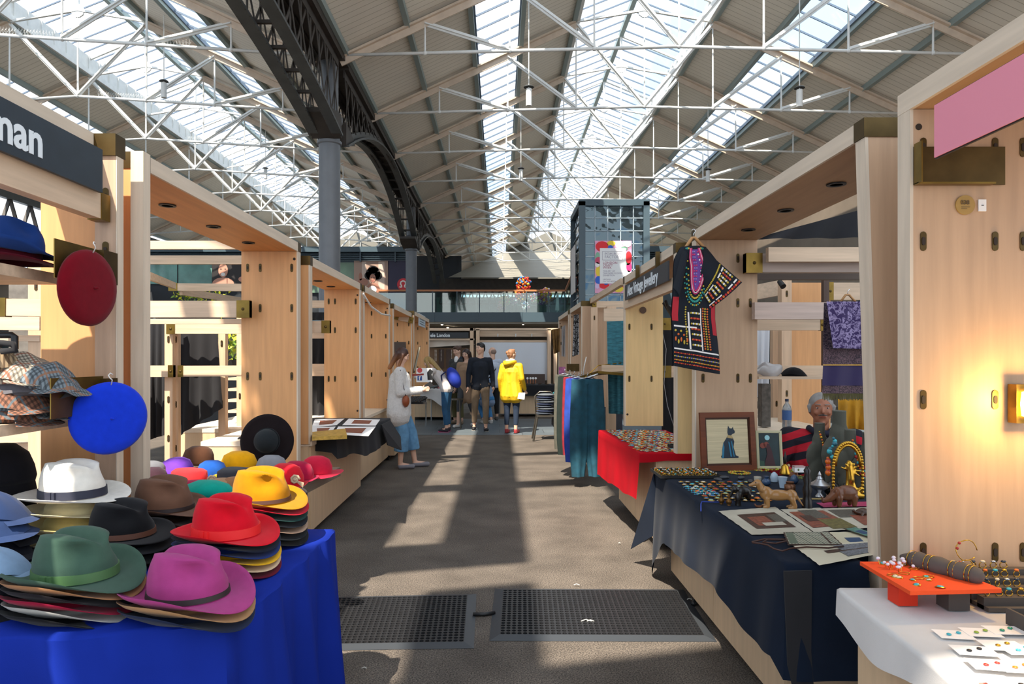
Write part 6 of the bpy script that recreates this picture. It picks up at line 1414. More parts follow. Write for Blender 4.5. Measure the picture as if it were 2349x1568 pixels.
    MB().tube([P(1591,545,Yd), P(1591,536,Yd), P(1596,530,Yd), P(1592,525,Yd), P(1587,528,Yd)], .0025, 5).build('hook', CHROME, t, 3)
dashiki()
# scarves
def brocade(name, base, fig, sc):
    m = bpy.data.materials.new(name); m.use_nodes = True; t = m.node_tree; p = t.nodes['Principled BSDF']; p.inputs['Roughness'].default_value = .7
    tc = t.nodes.new('ShaderNodeTexCoord'); n = t.nodes.new('ShaderNodeTexNoise'); n.inputs['Scale'].default_value = sc; n.inputs['Detail'].default_value = 1; n.inputs['Distortion'].default_value = 2.5
    r = t.nodes.new('ShaderNodeValToRGB'); e = r.color_ramp.elements; e[0].position = .44; e[0].color = (*lin(base), 1); e[1].position = .5; e[1].color = (*lin(fig), 1); e.new(.56).color = (*lin(base), 1); e.new(.60).color = (*lin(fig), 1)
    r.color_ramp.interpolation = 'CONSTANT'
    t.links.new(tc.outputs['Object'], n.inputs['Vector']); t.links.new(n.outputs['Fac'], r.inputs['Fac']); t.links.new(r.outputs['Color'], p.inputs['Base Color']); return m
t = thing('hanging_scarf', 'long purple and gold brocade scarf hanging beside the right post', 'scarf')
def piece(pts, Y, m, amp=.006, nm='fold'):
    a, b, c, d = [P(px, py, Y) for px, py in pts]
    MB().grid(lambda u, v: (lambda p: Vector((p.x, p.y+amp*math.sin(u*13+v), p.z)))(a.lerp(b, u).lerp(d.lerp(c, u), v)), 16, 8).build(nm, m, t, 3)
Ys = 4.1
BRO = brocade('purple_brocade', '#2b1450', '#8f80a8', 26); BRO2 = brocade('dark_brocade', '#1d1024', '#5f4a50', 45)
piece(((1896,691),(1995,691),(1995,800),(1912,798)), Ys-.05, BRO, nm='top_fold'); piece(((1890,694),(2000,694),(2000,800),(1888,800)), Ys, BRO2, nm='back_fold')
piece(((1888,800),(2000,800),(2000,836),(1888,836)), Ys, brocade('brown_brocade', '#2b1a26', '#6b5058', 80), nm='border'); piece(((1888,836),(2000,836),(2000,884),(1887,884)), Ys, mat('deep_violet', '#1d0b45', .6), nm='plain_band')
piece(((1887,884),(2000,884),(2000,902),(1887,902)), Ys, brocade('brown_brocade', '#2b1a26', '#6b5058', 80), nm='lower_border')
fr = MB()
for k in range(60): a = P(1888+k*1.85, 902, Ys); fr.cyl(a, a+Vector((R.uniform(-.004,.004),0,-.035-R.random()*.01)), .003, .002, 4)
fr.build('fringe', mat('fringe_gold', '#5f5834', .8), t); MB().grid(lambda u, v: P(1888+112*u, 836+v*1.5, Ys-.008), 2, 1).build('gold_line', GOLD, t)
t = thing('clothes_hanger', 'wooden hanger above the purple scarf', 'hanger'); MB().tube([P(1928,692,4.1), P(1940,676,4.1), P(1948,676,4.1), P(1962,692,4.1)], .007, 8).build('shoulder', wood('hanger_wood', '#b98a5a', 'x'), t, 3); MB().tube([P(1944,676,4.1),P(1945,667,4.1),P(1950,662,4.1)], .002, 5).build('hook', CHROME, t, 3)
hangcloth('bright yellow fabric hanging behind the vendor', ((1922,915),(1990,915),(1990,985),(1925,985)), 5.35, mat('yellow_fabric', '#c08a14', .8, noise=.3, nscale=10), .02, name='hanging_fabric', cat='fabric')
# plastic bag, black cap, bottle
t = thing('plastic_bag', 'crumpled clear plastic bag on the rear right shelf', 'bag', P(1764,848,5.65)); o = MB().ball((0,0,0), (.11,.07,.055), 18, 12).build('bag', mat('clear_plastic', '#c9c6c6', .15, trans=.35), t, 3); crumple(o, .035, 14, 2)
t = flatcap('flat black hat lying beside the plastic bag', (P(1818,0,5.65).x, 5.65, P(0,861,5.65).z), .0, felt('shelf_black', '#141214'), .8, name='felt_hat')
t = thing('water_bottle', 'large clear water bottle with blue label on the low rear counter', 'bottle', (P(1805,0,5.75).x, 5.75, .865)); MB().lathe([(.03,0),(.038,.01),(.038,.05),(.035,.055),(.038,.06),(.036,.1),(.038,.11),(.038,.2),(.03,.235),(.013,.26),(.013,.275)], n=18).build('bottle', mat('clear_water', '#c3cbd0', .08, trans=.7), t, 1.2)
MB().lathe([(.0385,.12),(.0385,.2)], n=18).build('label', mat('label_blue', '#3a5f94', .5), t, 1.2); MB().cyl((0,0,.275), (0,0,.295), .015).build('cap', mat('cap_navy', '#1b2b4c', .4), t)
tag(MB().box(P(1748,0,6.3).x, 6.3, .87, P(1768,0,6.3).x, 6.4, P(0,880,6.3).z).build('drum', mat('dark_drum', '#5b554e', .8, noise=.5, nscale=20)), 'weathered dark drum on the low counter behind the bag', 'drum')
# ---- trouser rack R4
def trousers(label, x, y, z, w_, L, m, rz, grp='trousers on the brass rack'):
    t = thing('trousers', label, 'trousers', (x, y, z), rz, grp)
    for s in (-1, 1):
        MB().grid(lambda u, v, s=s: ((s*w_*.25*(1+.15*v)+(w_*.27*(1+.12*math.sin(math.pi*min(1,v*1.05))**1.2-.4*max(0,v-.8)*3)+.012*math.sin(u*38+s)*(.3+v))*math.cos(2*math.pi*u)), .045*math.sin(2*math.pi*u)*(1+.4*math.sin(u*20)), -L*v), 30, 16).build('leg', m, t, 3)
    MB().lathe([(w_*.5,-.05),(w_*.5,.0),(w_*.47,.012)], n=28, sy=.12).build('waistband', m, t, 1)
    MB().tube([(-w_*.35,0,.005),(0,0,.03),(w_*.35,0,.005)], .005, 6).tube([(0,0,.03),(0,0,.06),(.015,0,.075),(.0,0,.085)], .0025, 5).build('hanger', CHROME, t, 3)
    return t
TR = [('long teal trousers nearest on the brass rack', '#154a5c', 1.02, 7.95, 1.25, .36, 1.12), ('bright blue patterned trousers on the brass rack', '#2344a0', .94, 8.15, 1.25, .30, .98), ('purple and blue trousers on the brass rack', '#4a2f78', .99, 8.27, 1.26, .32, 1.0), ('red striped trousers on the brass rack', '#8a1c2c', .92, 8.45, 1.26, .26, .95), ('dark bottle green trousers on the brass rack', '#15241f', .88, 8.62, 1.27, .28, .98), ('black and cream patterned trousers at the far end of the rack', '#57564c', .84, 8.85, 1.28, .24, .95)]
for lb, cl, x, y, z, w_, L in TR: trousers(lb, x, y, z, w_, L, mat('trouser_'+cl[1:], cl, .85, noise=.3, nscale=14), .1)
t = thing('clothes_rack', 'folding brass display shelf arm holding the trousers', 'rack'); MB().prism([P(1330,868,8.2), P(1372,856,7.9), P(1440,862,7.9), P(1436,850,9.0)], (0,0,.03)).build('shelf_plate', BR, t)
MB().tube([P(1290,862,8.9), P(1340,868,8.0), P(1372,858,7.9)], .012, 8).build('hanging_bar', CHROME, t, 3); MB().tube([P(1340,868,8.0), P(1372,838,8.6), P(1425,832,8.6)], .006, 5).build('stay_wire', GOLD, t, 3)
for k in range(10): tag(MB().tube([(.86+k*.022, 8.9-k*.1, 1.265), (.86+k*.022, 8.9-k*.1, 1.30), (.875+k*.022, 8.9-k*.1, 1.315)], .003, 4).build('hanger_hook', CHROME), 'chrome hanger hook crowded on the trouser rack bar', 'hook', 'hanger hooks on the trouser rack')
tag(MB().tube([P(1338,860,8.0), P(1340,840,8.0), P(1345,818,8.0)], .006, 5).build('hanger_tag', WHITE, smooth=3), 'thin white strip sticking up from the trouser hangers', 'tag')
# R5 scarves and cards
hangcloth('black and white leopard print scarf on the far right stall', ((1316,722),(1328,720),(1328,812),(1312,818)), 11.0, brocade('leopard_print', '#1a1b1f', '#b9b9ba', 16), .03, name='hanging_scarf', cat='scarf')
hangcloth('pale grey scarf hanging on the far right stall', ((1288,750),(1297,745),(1296,818),(1288,816)), 12.6, mat('pale_scarf', '#a9a4a2', .9), .03, name='hanging_scarf', cat='scarf')
hangcloth('olive and brown scarf at the far right stall', ((1265,756),(1284,752),(1284,806),(1270,812)), 13.4, mat('olive_scarf', '#7a5a2c', .9, noise=.5, nscale=10), .03, name='hanging_scarf', cat='scarf')
tag(MB().box(P(1282,0,12).x, 12.0, P(0,874,12).z, P(1297,0,12).x, 12.02, P(0,841,12).z).build('poster', mat('pink_poster_print', '#c97ab0', .6, noise=.6, nscale=12)), 'small pink and white poster on the far right stall post', 'poster')
FC = [('pink','#c2456f'),('teal','#3f8f95'),('grey','#8b8d94'),('red','#a52a3a'),('cream','#c9bfae'),('navy','#2b3552'),('orange','#c96a3a')]
for k in range(64):
    nm, cl = FC[k % 7]; x = 1.06+R.random()*.3; y = 10.8+R.random()*2.3
    tag(MB().ball((0,0,0), (.09,.05,.035), 10, 6).build('folded_garment', mat('garment_'+nm, cl, .9), smooth=3, loc=(x, y, .835+R.random()*.03)), '%s folded garment heaped on the charcoal cloth table' % nm, 'garment', '%s garments on the charcoal table' % nm)
t = thing('metal_chair', 'industrial grey metal chair holding a stack of folded dark clothes', 'chair', (P(1252,0,12.6).x, 12.6, 0)); gm = mat('gunmetal', '#6a655c', .35, .8)
MB().box(-.18,-.18,.44,.18,.18,.465).build('seat', gm, t)
for sx in (-1, 1):
    for sy in (-1, 1): MB().bar((sx*.24,sy*.22,0), (sx*.16,sy*.16,.45), .035, .02).build('leg', gm, t)
MB().tube([(-.17,.17,.46),(-.19,.2,.8),(-.1,.21,.88),(.1,.21,.88),(.19,.2,.8),(.17,.17,.46)], .014, 6).build('backrest', gm, t, 3)
for k in range(9): tag(MB().ball((0,0,0), (.17,.15,.028), 14, 6).build('folded_clothes', mat('dark_folded_%d' % (k % 3), ('#3c4450','#26304a','#565c63')[k % 3], .9), smooth=3, loc=(P(1252,0,12.6).x-.02+.01*(k % 3), 12.6, .495+k*.042)), '%s folded garment on the metal chair, %s up' % (('grey-blue','navy','grey')[k % 3], ['lowest','second','third','fourth','fifth','sixth','seventh','eighth','topmost'][k]), 'garment', 'folded clothes on the metal chair')
# ---- left far goods
t0 = None
for i, (cs, lb) in enumerate(((((722,962),(790,960),(772,975),(715,980)),'rear left'), (((800,960),(872,962),(862,976),(785,975)),'rear right'), (((716,980),(770,978),(760,992),(716,996)),'middle left'), (((776,978),(862,978),(845,1000),(765,996)),'middle right'))):
    t = thing('papyrus_sheet', 'sunlit papyrus print on the left counter, %s' % lb, 'papyrus sheet')
    q = [PZ(px, py, .845+.003*i) for px, py in cs]
    MB().prism(q, (0,0,.002)).build('sheet', WHITEP, t); c_ = sum(q, Vector())/4; MB().prism([c_+(p-c_)*.55+Vector((0,0,.003)) for p in q], (0,0,.001)).build('printed_panel', pr_, t)
t = thing('gold_fabric_roll', 'gold brocade sheet folded at the front of the left counter', 'fabric'); q = [PZ(px, py, .842) for px, py in ((716,998),(792,990),(796,1006),(716,1010))]; MB().prism(q, (0,0,.03)).build('fold', mat('gold_brocade', '#c39a3e', .5, noise=.4, nscale=30), t)
# sunglasses tray
tr = tray('dark tray of sunglasses on the left counter beside the white-sweatered woman', (-1.42, 10.9, .826), .12, .5, 1.6, .03)
for k in range(24):
    x = -1.56+(k % 4)*.1; y = 10.3+(k//4)*.22; t = thing('sunglasses', 'pair of dark sunglasses lying in the dark tray', 'sunglasses', (x, y, .845), 0, 'sunglasses in the dark tray')
    MB().ball((-.03,0,0), (.026,.006,.02), 8, 5).ball((.03,0,0), (.026,.006,.02), 8, 5).build('lenses', DK, t, 3); MB().cyl((-.06,0,.005), (.06,0,.005), .003, n=5).build('bridge', BRONZE, t)
for k in range(30):
    x = -1.70+(k % 6)*.09; y = 15.35+(k//6)*.24; t = thing('sunglasses', 'pair of reddish sunglasses on the white cloth table', 'sunglasses', (x, y, .845), 0, 'sunglasses on the white cloth')
    MB().ball((-.03,0,0), (.028,.006,.02), 8, 5).ball((.03,0,0), (.028,.006,.02), 8, 5).build('lenses', mat('tortoise_%d' % (k % 3), ('#3c2a2a','#a85a5a','#4a5a5a')[k % 3], .3), t, 3)
for k in range(18): tag(MB().lathe([(.04,0),(.045,.01),(.03,.014)], n=12).build('bracelet', SILV if k % 2 else BRONZE, smooth=1, loc=(.15+k*.09, YE-.55+.1*(k % 3), .83)), '%s bracelet on the black cloth at the far stall' % ('silver' if k % 2 else 'bronze'), 'bracelet', '%s bracelets on the black cloth' % ('silver' if k % 2 else 'bronze'))

# ================================================================ MATS
def rubbermat(label, c0, c1, c2, c3, nx, ny, bev):
    t = thing('rubber_mat', label, 'mat'); RB = mat('black_rubber', '#1b1c1f', .5, noise=.2, nscale=20)
    q = [Vector(c) for c in (c0, c1, c2, c3)]
    def W(u, v, z): p = q[0].lerp(q[1], u).lerp(q[3].lerp(q[2], u), v); return (p.x, p.y, z)
    mb = MB(); m = bev; n = 8; z = .014
    # sheet with holes: each cell is a ring between a square and a circle
    for j in range(ny):
        for i in range(nx):
            u0, u1 = m+(1-2*m)*i/nx, m+(1-2*m)*(i+1)/nx; mv = m*1.5; v0, v1 = mv+(1-2*mv)*j/ny, mv+(1-2*mv)*(j+1)/ny
            uc, vc = (u0+u1)/2, (v0+v1)/2; hu, hv = (u1-u0)/2, (v1-v0)/2; N = 12; o_, i_, b_ = [], [], []
            for k in range(N):
                a = 2*math.pi*k/N+math.pi/12; c_, s_ = math.cos(a), math.sin(a); f_ = 1/max(abs(c_), abs(s_))
                o_.append(W(uc+hu*c_*f_, vc+hv*s_*f_, z)); i_.append(W(uc+hu*.78*c_, vc+hv*.78*s_, z)); b_.append(W(uc+hu*.72*c_, vc+hv*.72*s_, .002))
            mb.add(o_+i_+b_, [(k, (k+1) % N, N+(k+1) % N, N+k) for k in range(N)]+[(N+k, N+(k+1) % N, 2*N+(k+1) % N, 2*N+k) for k in range(N)])
    mb.build('perforated_sheet', RB, t)
    e = MB(); A = [(0,0),(1,0),(1,1),(0,1)]; B = [(m,m*1.5),(1-m,m*1.5),(1-m,1-m*1.5),(m,1-m*1.5)]
    for k in range(4):
        a, b, c_, d = A[k], A[(k+1) % 4], B[(k+1) % 4], B[k]; e.add([W(*a,.002), W(*b,.002), W(*c_,.0145), W(*d,.0145)], [(0,1,2,3)])
    e.build('bevelled_border', mat('grey_rubber_edge', '#33373c', .5), t); return t
rubbermat('right black rubber mat with round holes and a grey sloping edge', PZ(1122,1470,0), PZ(1645,1472,0), PZ(1568,1352,0), PZ(1135,1350,0), 36, 20, .045)
rubbermat('left black rubber mat with round holes partly behind the blue cloth', PZ(560,1495,0), PZ(1087,1487,0), PZ(1093,1362,0), PZ(640,1372,0), 36, 20, .045)
tag(MB().tube([PZ(1085,1408,.012), PZ(1112,1408,.012), PZ(1135,1404,.012)], .011, 8).build('cable', DK, smooth=3), 'black cable bridging the gap between the two rubber mats', 'cable')
tag(MB().tube([PZ(1590,1385,.015), PZ(1600,1368,.02), PZ(1625,1356,.02), PZ(1655,1362,.02)], .014, 8).build('cable', DK, smooth=3), 'black cable curving from the right mat under the navy cloth', 'cable')
LIT = mat('litter_white', '#b9b6ae', .8)
for k, (px, py, s) in enumerate(((1323,1341,.02),(1345,1424,.03),(1355,1424,.02),(835,1532,.012),(1582,1374,.015),(760,1395,.012),(1421,1245,.008))):
    c_ = PZ(px, py, .016); tag(MB().tube([c_+Vector((-s,0,0)), c_+Vector((0,s*.7,.002)), c_+Vector((s,.0,0))], .003, 5).build('paper_scrap', LIT, smooth=3), 'tiny pale paper scrap on the %s' % ['asphalt just beyond the right mat','middle of the right mat','right mat beside the larger scrap','asphalt near the bottom edge','right mat corner by the cable','left mat near its right end','asphalt at right beyond the mats'][k], 'scrap')
# ================================================================ PEOPLE
def V(*a): return Vector(a)
def person(label, loc, rz, H=1.75, lean=0, J=None, skin='#d8ad95', top=None, topr=(1, 1), hem=.86, sleeve=1.0, legs=None, legr=1.0, legend=.06, shoes=None, hair=None, hairfn=None, headturn=0, headtilt=0, nod=0, face=True, vox=.011, seated=False, topmat=None, sole=None, collar=None, wide=1.0):
    t = thing('person', label, 'person', loc, rz); s = H/1.75
    j = dict(hipL=V(-.09,0,.92), hipR=V(.09,0,.92), kneeL=V(-.10,.02,.50), kneeR=V(.10,.02,.50), ankL=V(-.10,-.02,.09), ankR=V(.10,-.02,.09), toeL=V(-.11,.13,.03), toeR=V(.11,.13,.03),
             shL=V(-.175,0,1.385), shR=V(.175,0,1.385), elL=V(-.235,-.03,1.13), elR=V(.235,-.03,1.13), wrL=V(-.25,.05,.88), wrR=V(.25,.05,.88))
    up = dict(waist=V(0,0,1.05), chest=V(0,.0,1.27), neck=V(0,-.005,1.47), head=V(0,.02,1.63))
    if lean:
        M = Matrix.Rotation(-lean, 3, 'X'); piv = V(0,0,.95)
        for k in ('shL','shR','elL','elR','wrL','wrR'): j[k] = piv+M @ (j[k]-piv)
        for k in up: up[k] = piv+M @ (up[k]-piv)
    j.update(up)
    if J: j.update({k: V(*v) for k, v in J.items()})
    j = {k: v*s for k, v in j.items()}
    HM = Matrix.Rotation(headturn, 3, 'Z') @ Matrix.Rotation(-nod, 3, 'X') @ Matrix.Rotation(headtilt, 3, 'Y')
    hc = j['head']
    def hp(x, y, z): return hc + HM @ (V(x, y, z)*s)
    sk = mat('skin_'+skin[1:], skin, .55, noise=.08, nscale=12)
    b = MB()
    b.ball(hc, (.074*s,.092*s,.098*s), 16, 12, HM).ball(hp(0,.022,-.055), (.054*s,.064*s,.064*s), 12, 9, HM).ball(hp(0,.062,-.092), .022*s, 8, 6)
    b.cap(j['neck']-V(0,0,.03)*s, hp(0,-.02,-.05), .056*s, .052*s)
    b.cap(hp(0,.088,.012), hp(0,.101,-.016), .008*s, .0115*s, 8)
    for q in (-1, 1): b.ball(hp(q*.076,-.005,-.01), (.010*s,.018*s,.028*s), 8, 6, HM); b.cap(hp(q*.015,.082,.034), hp(q*.045,.074,.034), .009*s, .008*s, 6); b.ball(hp(q*.04,.066,-.02), .02*s, 8, 6)
    b.cap(hp(-.018,.082,-.05), hp(.018,.082,-.05), .009*s, .009*s, 6)
    b.cap(j['shL'], j['neck']-V(0,0,.05)*s, .05*s, .05*s).cap(j['shR'], j['neck']-V(0,0,.05)*s, .05*s, .05*s).cap(j['chest'], j['neck']-V(0,0,.07)*s, .09*s, .06*s).cap(j['waist'], j['chest'], .075*s, .09*s).cap(j['hipL'], j['waist'], .075*s, .075*s).cap(j['hipR'], j['waist'], .075*s, .075*s)
    for q in 'LR':
        b.cap(j['sh'+q], j['el'+q], .05*s, .038*s).cap(j['el'+q], j['wr'+q], .038*s, .026*s)
        b.cap(j['hip'+q], j['knee'+q], .085*s, .055*s).cap(j['knee'+q], j['ank'+q], .055*s, .036*s).cap(j['ank'+q]-V(0,0,.03)*s, j['toe'+q]+V(0,0,.01), .036*s, .026*s)
        d = (j['wr'+q]-j['el'+q]).normalized(); hd = j.get('hand'+q, None)
        if hd is not None: d = hd.normalized()
        sd = d.cross(V(0,1,0) if abs(d.y) < .8 else V(0,0,1)).normalized(); nn = d.cross(sd)
        w_ = j['wr'+q]; b.cap(w_, w_+d*.055*s, .022*s, .03*s, 8).cap(w_+d*.04*s-nn*.014*s, w_+d*.075*s-nn*.018*s, .016*s, .014*s, 8).cap(w_+d*.04*s+nn*.014*s, w_+d*.075*s+nn*.018*s, .016*s, .014*s, 8)
        for k, (o_, L) in enumerate(((-.030,.055), (-.011,.068), (.010,.064), (.030,.048))):
            a = w_+d*.078*s+nn*o_*s; c_ = a+d*L*.55*s+sd*.008*s; b.cap(a, c_, .0098*s, .0094*s, 6).cap(c_, c_+d*L*.42*s+sd*.02*s, .0094*s, .0085*s, 6)
        b.cap(w_+d*.025*s-nn*.026*s, w_+d*.07*s-nn*.052*s+sd*.01*s, .012*s, .0095*s, 6)
    blob(b, 'body', sk, t, vox*.8, 2)
    if face:
        for q in (-1, 1):
            MB().ball(hp(q*.03,.0755,.012), (.0125*s,.007*s,.006*s), 8, 6, HM).build('eye', mat('eye_white', '#b5aea6', .5), t, 3); MB().ball(hp(q*.03,.0795,.012), (.0065*s,.0045*s,.0062*s), 8, 6, HM).build('iris', DK, t, 3)
            MB().cap(hp(q*.016,.089,.036), hp(q*.046,.078,.038), .0035*s, .0025*s, 6).build('eyebrow', hair or DK, t, 3)
        MB().ball(hp(0,.0915,-.05), (.021*s,.006*s,.006*s), 10, 6, HM).build('lips', mat('lips_'+skin[1:], tuple(v*f for v, f in zip(lin(skin), (.85,.5,.5))), .5), t, 3)
    # trousers
    if legs:
        c = MB(); c.cap(j['hipL'], j['hipR'], .096*s*wide, .096*s*wide)
        for q in 'LR':
            e = j['ank'+q].lerp(j['knee'+q], legend/.4)
            c.cap(j['hip'+q], j['knee'+q], .104*s*wide, .070*s*legr); c.cyl(j['knee'+q], e, .070*s*legr, .052*s*legr**2, 12).ball(j['knee'+q], .070*s*legr, 10, 7)
        m2 = j['waist'].lerp((j['hipL']+j['hipR'])/2, .45); c.cap(j['hipL'], m2-V(.04,0,0)*s, .1*s*wide, .085*s).cap(j['hipR'], m2+V(.04,0,0)*s, .1*s*wide, .085*s)
        blob(c, 'trousers', legs, t, vox, 2)
    if shoes:
        for q in 'LR':
            c = MB(); a, o_ = j['ank'+q], j['toe'+q]; dz = a.z-.06*s
            c.cap(a-V(0,0,.055)*s, o_+V(0,0,.012), .042*s, .034*s).ball(a-V(0,0,.02)*s, (.042*s,.05*s,.035*s)); o = blob(c, 'shoe', shoes, t, vox*.8, 2)
            if sole: d = (o_-a); d.z = 0; d.normalize(); MB().bar(a-d*.045*s+V(0,0,-.09*s), o_+d*.03*s+V(0,0,-.025*s), .07*s, .018*s).build('sole', sole, o)
    if top:
        c = MB(); r1, r2 = topr; hz = (hem-.95)*s
        c.cap(j['shL'], j['neck']-V(0,0,.075)*s, .064*s*r1, .06*s*r1).cap(j['shR'], j['neck']-V(0,0,.075)*s, .064*s*r1, .06*s*r1).cap(j['chest'], j['neck']-V(0,0,.10)*s, .125*s*r1, .075*s*r1)
        for q in (-1, 1):
            c.cap(j['chest']+V(q*.055,0,0)*s, j['waist']+V(q*.05,0,0)*s, .115*s*r1, .11*s*r2); c.cap(j['waist']+V(q*.05,0,0)*s, (j['hipL']+j['hipR'])/2+V(q*.088,0,hz), .11*s*r2, .112*s*r2*wide)
        for q in 'LR':
            e = j['el'+q].lerp(j['wr'+q], sleeve); c.cap(j['sh'+q], j['el'+q], .066*s*r1, .052*s*r1).cap(j['el'+q], e, .052*s*r1, .040*s*r1)
        blob(c, 'top', topmat or top, t, vox, 2)
    if hair and hairfn:
        c = MB(); hairfn(c, hp, s, HM, j); blob(c, 'hair', hair, t, vox*.75, 2)
    return t, j, hp
def short(c, hp, s, HM, j): c.ball(hp(0,-.015,.028), (.081*s,.094*s,.088*s), 14, 10, HM).ball(hp(0,-.045,-.01), (.072*s,.06*s,.075*s), 12, 8, HM).ball(hp(0,.04,.085), (.055*s,.04*s,.03*s), 10, 6, HM)
def lng(L=.28, front=.0, w=.085):
    def f(c, hp, s, HM, j):
        c.ball(hp(0,-.015,.022), (.086*s,.096*s,.094*s), 14, 10, HM).ball(hp(0,-.05,-.03), (.082*s,.06*s,.09*s), 12, 8, HM)
        for q in (-1, 1): c.cap(hp(q*.074,.01,.01), hp(q*w,.02+front,-L*.8), .026*s, .02*s)
        for q in (-.05, 0, .05): c.cap(hp(q,-.07,0), hp(q*1.3,-.085,-L), .042*s, .028*s)
    return f
def bun(c, hp, s, HM, j): short(c, hp, s, HM, j); c.ball(hp(0,-.115,.035), .042*s, 10, 7).ball(hp(.02,-.12,-.01), .028*s, 8, 6)
# 1 fluffy white sweater
FL = mat('fluffy_white_knit', '#d6d4d2', 1, noise=.12, nscale=40, bump=1.0, bscale=110, sheen=.4); MC['denim_light'] = None; del MC['denim_light']
DL = mat('denim_light', '#5f8fb5', .85, noise=.25, nscale=14, bump=.1, bscale=300)
HB = bpy.data.materials.new('ombre_hair'); HB.use_nodes = True
_t = HB.node_tree; _p = _t.nodes['Principled BSDF']; _c = _t.nodes.new('ShaderNodeTexCoord'); _s = _t.nodes.new('ShaderNodeSeparateXYZ'); _r = _t.nodes.new('ShaderNodeValToRGB'); _m = _t.nodes.new('ShaderNodeMapRange')
_t.links.new(_c.outputs['Object'], _s.inputs[0]); _t.links.new(_s.outputs['Z'], _m.inputs['Value']); _m.inputs['From Min'].default_value = 1.22; _m.inputs['From Max'].default_value = 1.58
_t.links.new(_m.outputs['Result'], _r.inputs['Fac']); _r.color_ramp.elements[0].color = (*lin('#b8763c'), 1); _r.color_ramp.elements[1].color = (*lin('#3a2018'), 1); _t.links.new(_r.outputs['Color'], _p.inputs['Base Color']); _p.inputs['Roughness'].default_value = .5
q = PZ(930, 1068, 0)
t, j, hp = person('woman in a fluffy white sweater and cropped wide jeans reading her phone', (q.x-.06, 9.35, 0), -math.pi/2+.1, 1.66, lean=.04, J=dict(wrR=(.10,.30,1.12), elR=(.22,.02,1.10), wrL=(-.05,.31,1.13), elL=(-.22,.05,1.10), ankL=(-.10,.22,.09), toeL=(-.10,.40,.035), kneeL=(-.10,.16,.5), ankR=(.08,.02,.09), toeR=(.08,.19,.03), kneeR=(.09,.05,.5), hipL=(-.08,.0,.92), hipR=(.08,0,.92), handR=(-.3,1,.25), handL=(.2,1,.2)),
    top=FL, topr=(1.3, 1.5), hem=.80, legs=DL, legr=1.42, legend=.16, hair=HB, hairfn=lng(.24, .01), nod=.45, wide=1.05)
for s_ in 'LR':
    c = MB().cap(j['ank'+s_]-V(0,0,.05), j['toe'+s_]+V(0,.01,.005), .04, .033); blob(c, 'ballet_flat', mat('grey_flats', '#77767e', .6), t, .009, 1)
MB().box(-.035,-.01,-.07,.035,.0,.07).build('phone_body', DK, None).parent = (ph := thing('mobile_phone', 'dark mobile phone held by the woman in the fluffy sweater', 'phone')); ph.location = t.matrix_basis @ ((j['wrR']+j['wrL'])/2+V(0,.10,.055)); ph.rotation_euler = (0, 1.0, .1)
tb = thing('shoulder_bag', 'small tan leather shoulder bag on the woman in the fluffy sweater', 'bag', (0,0,0)); tb.location = t.matrix_basis @ V(.21,.10,.93); o = MB().ball((0,0,0), (.05,.06,.08), 12, 8).build('bag_body', mat('tan_leather', '#8c4523', .5), tb, 3); MB().tube([(0,-.02,.07),(-.03,-.03,.2),(-.07,-.03,.42)], .006, 5).build('strap', DK, tb, 3)
# 2 blonde with blue backpack
BL = mat('blonde_hair', '#a88950', .6, noise=.4, nscale=9, stretch=(9,9,1)); CREAM = mat('cream_top', '#c9c1bd', .9); JN = mat('blue_jeans', '#1f4f74', .8, noise=.25, nscale=10)
t, j, hp = person('blonde woman bending over the counter in a cream top and blue jeans', (P(1025,0,14).x, 14.0, 0), math.pi/2-.15, 1.68, lean=.62, J=dict(elR=(.2,.42,1.12), wrR=(.08,.62,1.15), elL=(-.2,.45,1.15), wrL=(-.06,.66,1.17)), top=CREAM, topr=(1.05, 1.05), hem=.95, legs=JN, legr=.98, shoes=mat('black_pink_trainers', '#241c26', .5), sole=mat('pink_sole', '#d8467e', .5), hair=BL, hairfn=lng(.34, .06, .1), nod=.7, wide=1.05)
bp = thing('backpack', 'royal blue backpack worn by the bending blonde woman', 'backpack', (P(1041,0,14).x, 14.0, 1.5-(868-822)/F*14+.02), 0); bp.rotation_euler = (0, -.45, 0)
MB().ball((0,0,0), (.13,.16,.23), 16, 12).build('bag_body', mat('backpack_blue', '#16309c', .7), bp, 3); MB().tube([(-.08,-.12,.18),(-.2,-.13,.15),(-.26,-.13,-.02),(-.16,-.12,-.16)], .018, 6).build('strap', mat('backpack_strap', '#152050', .8), bp, 3)
# 3 long haired man in dark jacket
t, j, hp = person('long-haired man in a dark grey jacket and scarf looking down, behind the blonde woman', (P(1050,0,15.6).x, 15.6, 0), math.pi*.78, 1.80, top=mat('dark_grey_jacket', '#3a3a3a', .9), topr=(1.12, 1.15), hem=.82, legs=mat('olive_trousers', '#66613f', .9), shoes=mat('tan_shoes', '#8a7a66', .8), hair=mat('brown_hair', '#4a3020', .6), hairfn=bun, nod=.35)
MB().ball(hp(0,.09,-.18), (.055,.05,.09), 10, 7).build('shirt_front', WHITEP, t, 3); MB().tube([hp(-.08,0,-.15), hp(-.07,.09,-.22), hp(-.08,.11,-.4)], .035, 8).tube([hp(.08,0,-.15), hp(.07,.09,-.22), hp(.06,.11,-.36)], .035, 8).build('scarf', mat('navy_scarf', '#27303c', .9), t, 3)
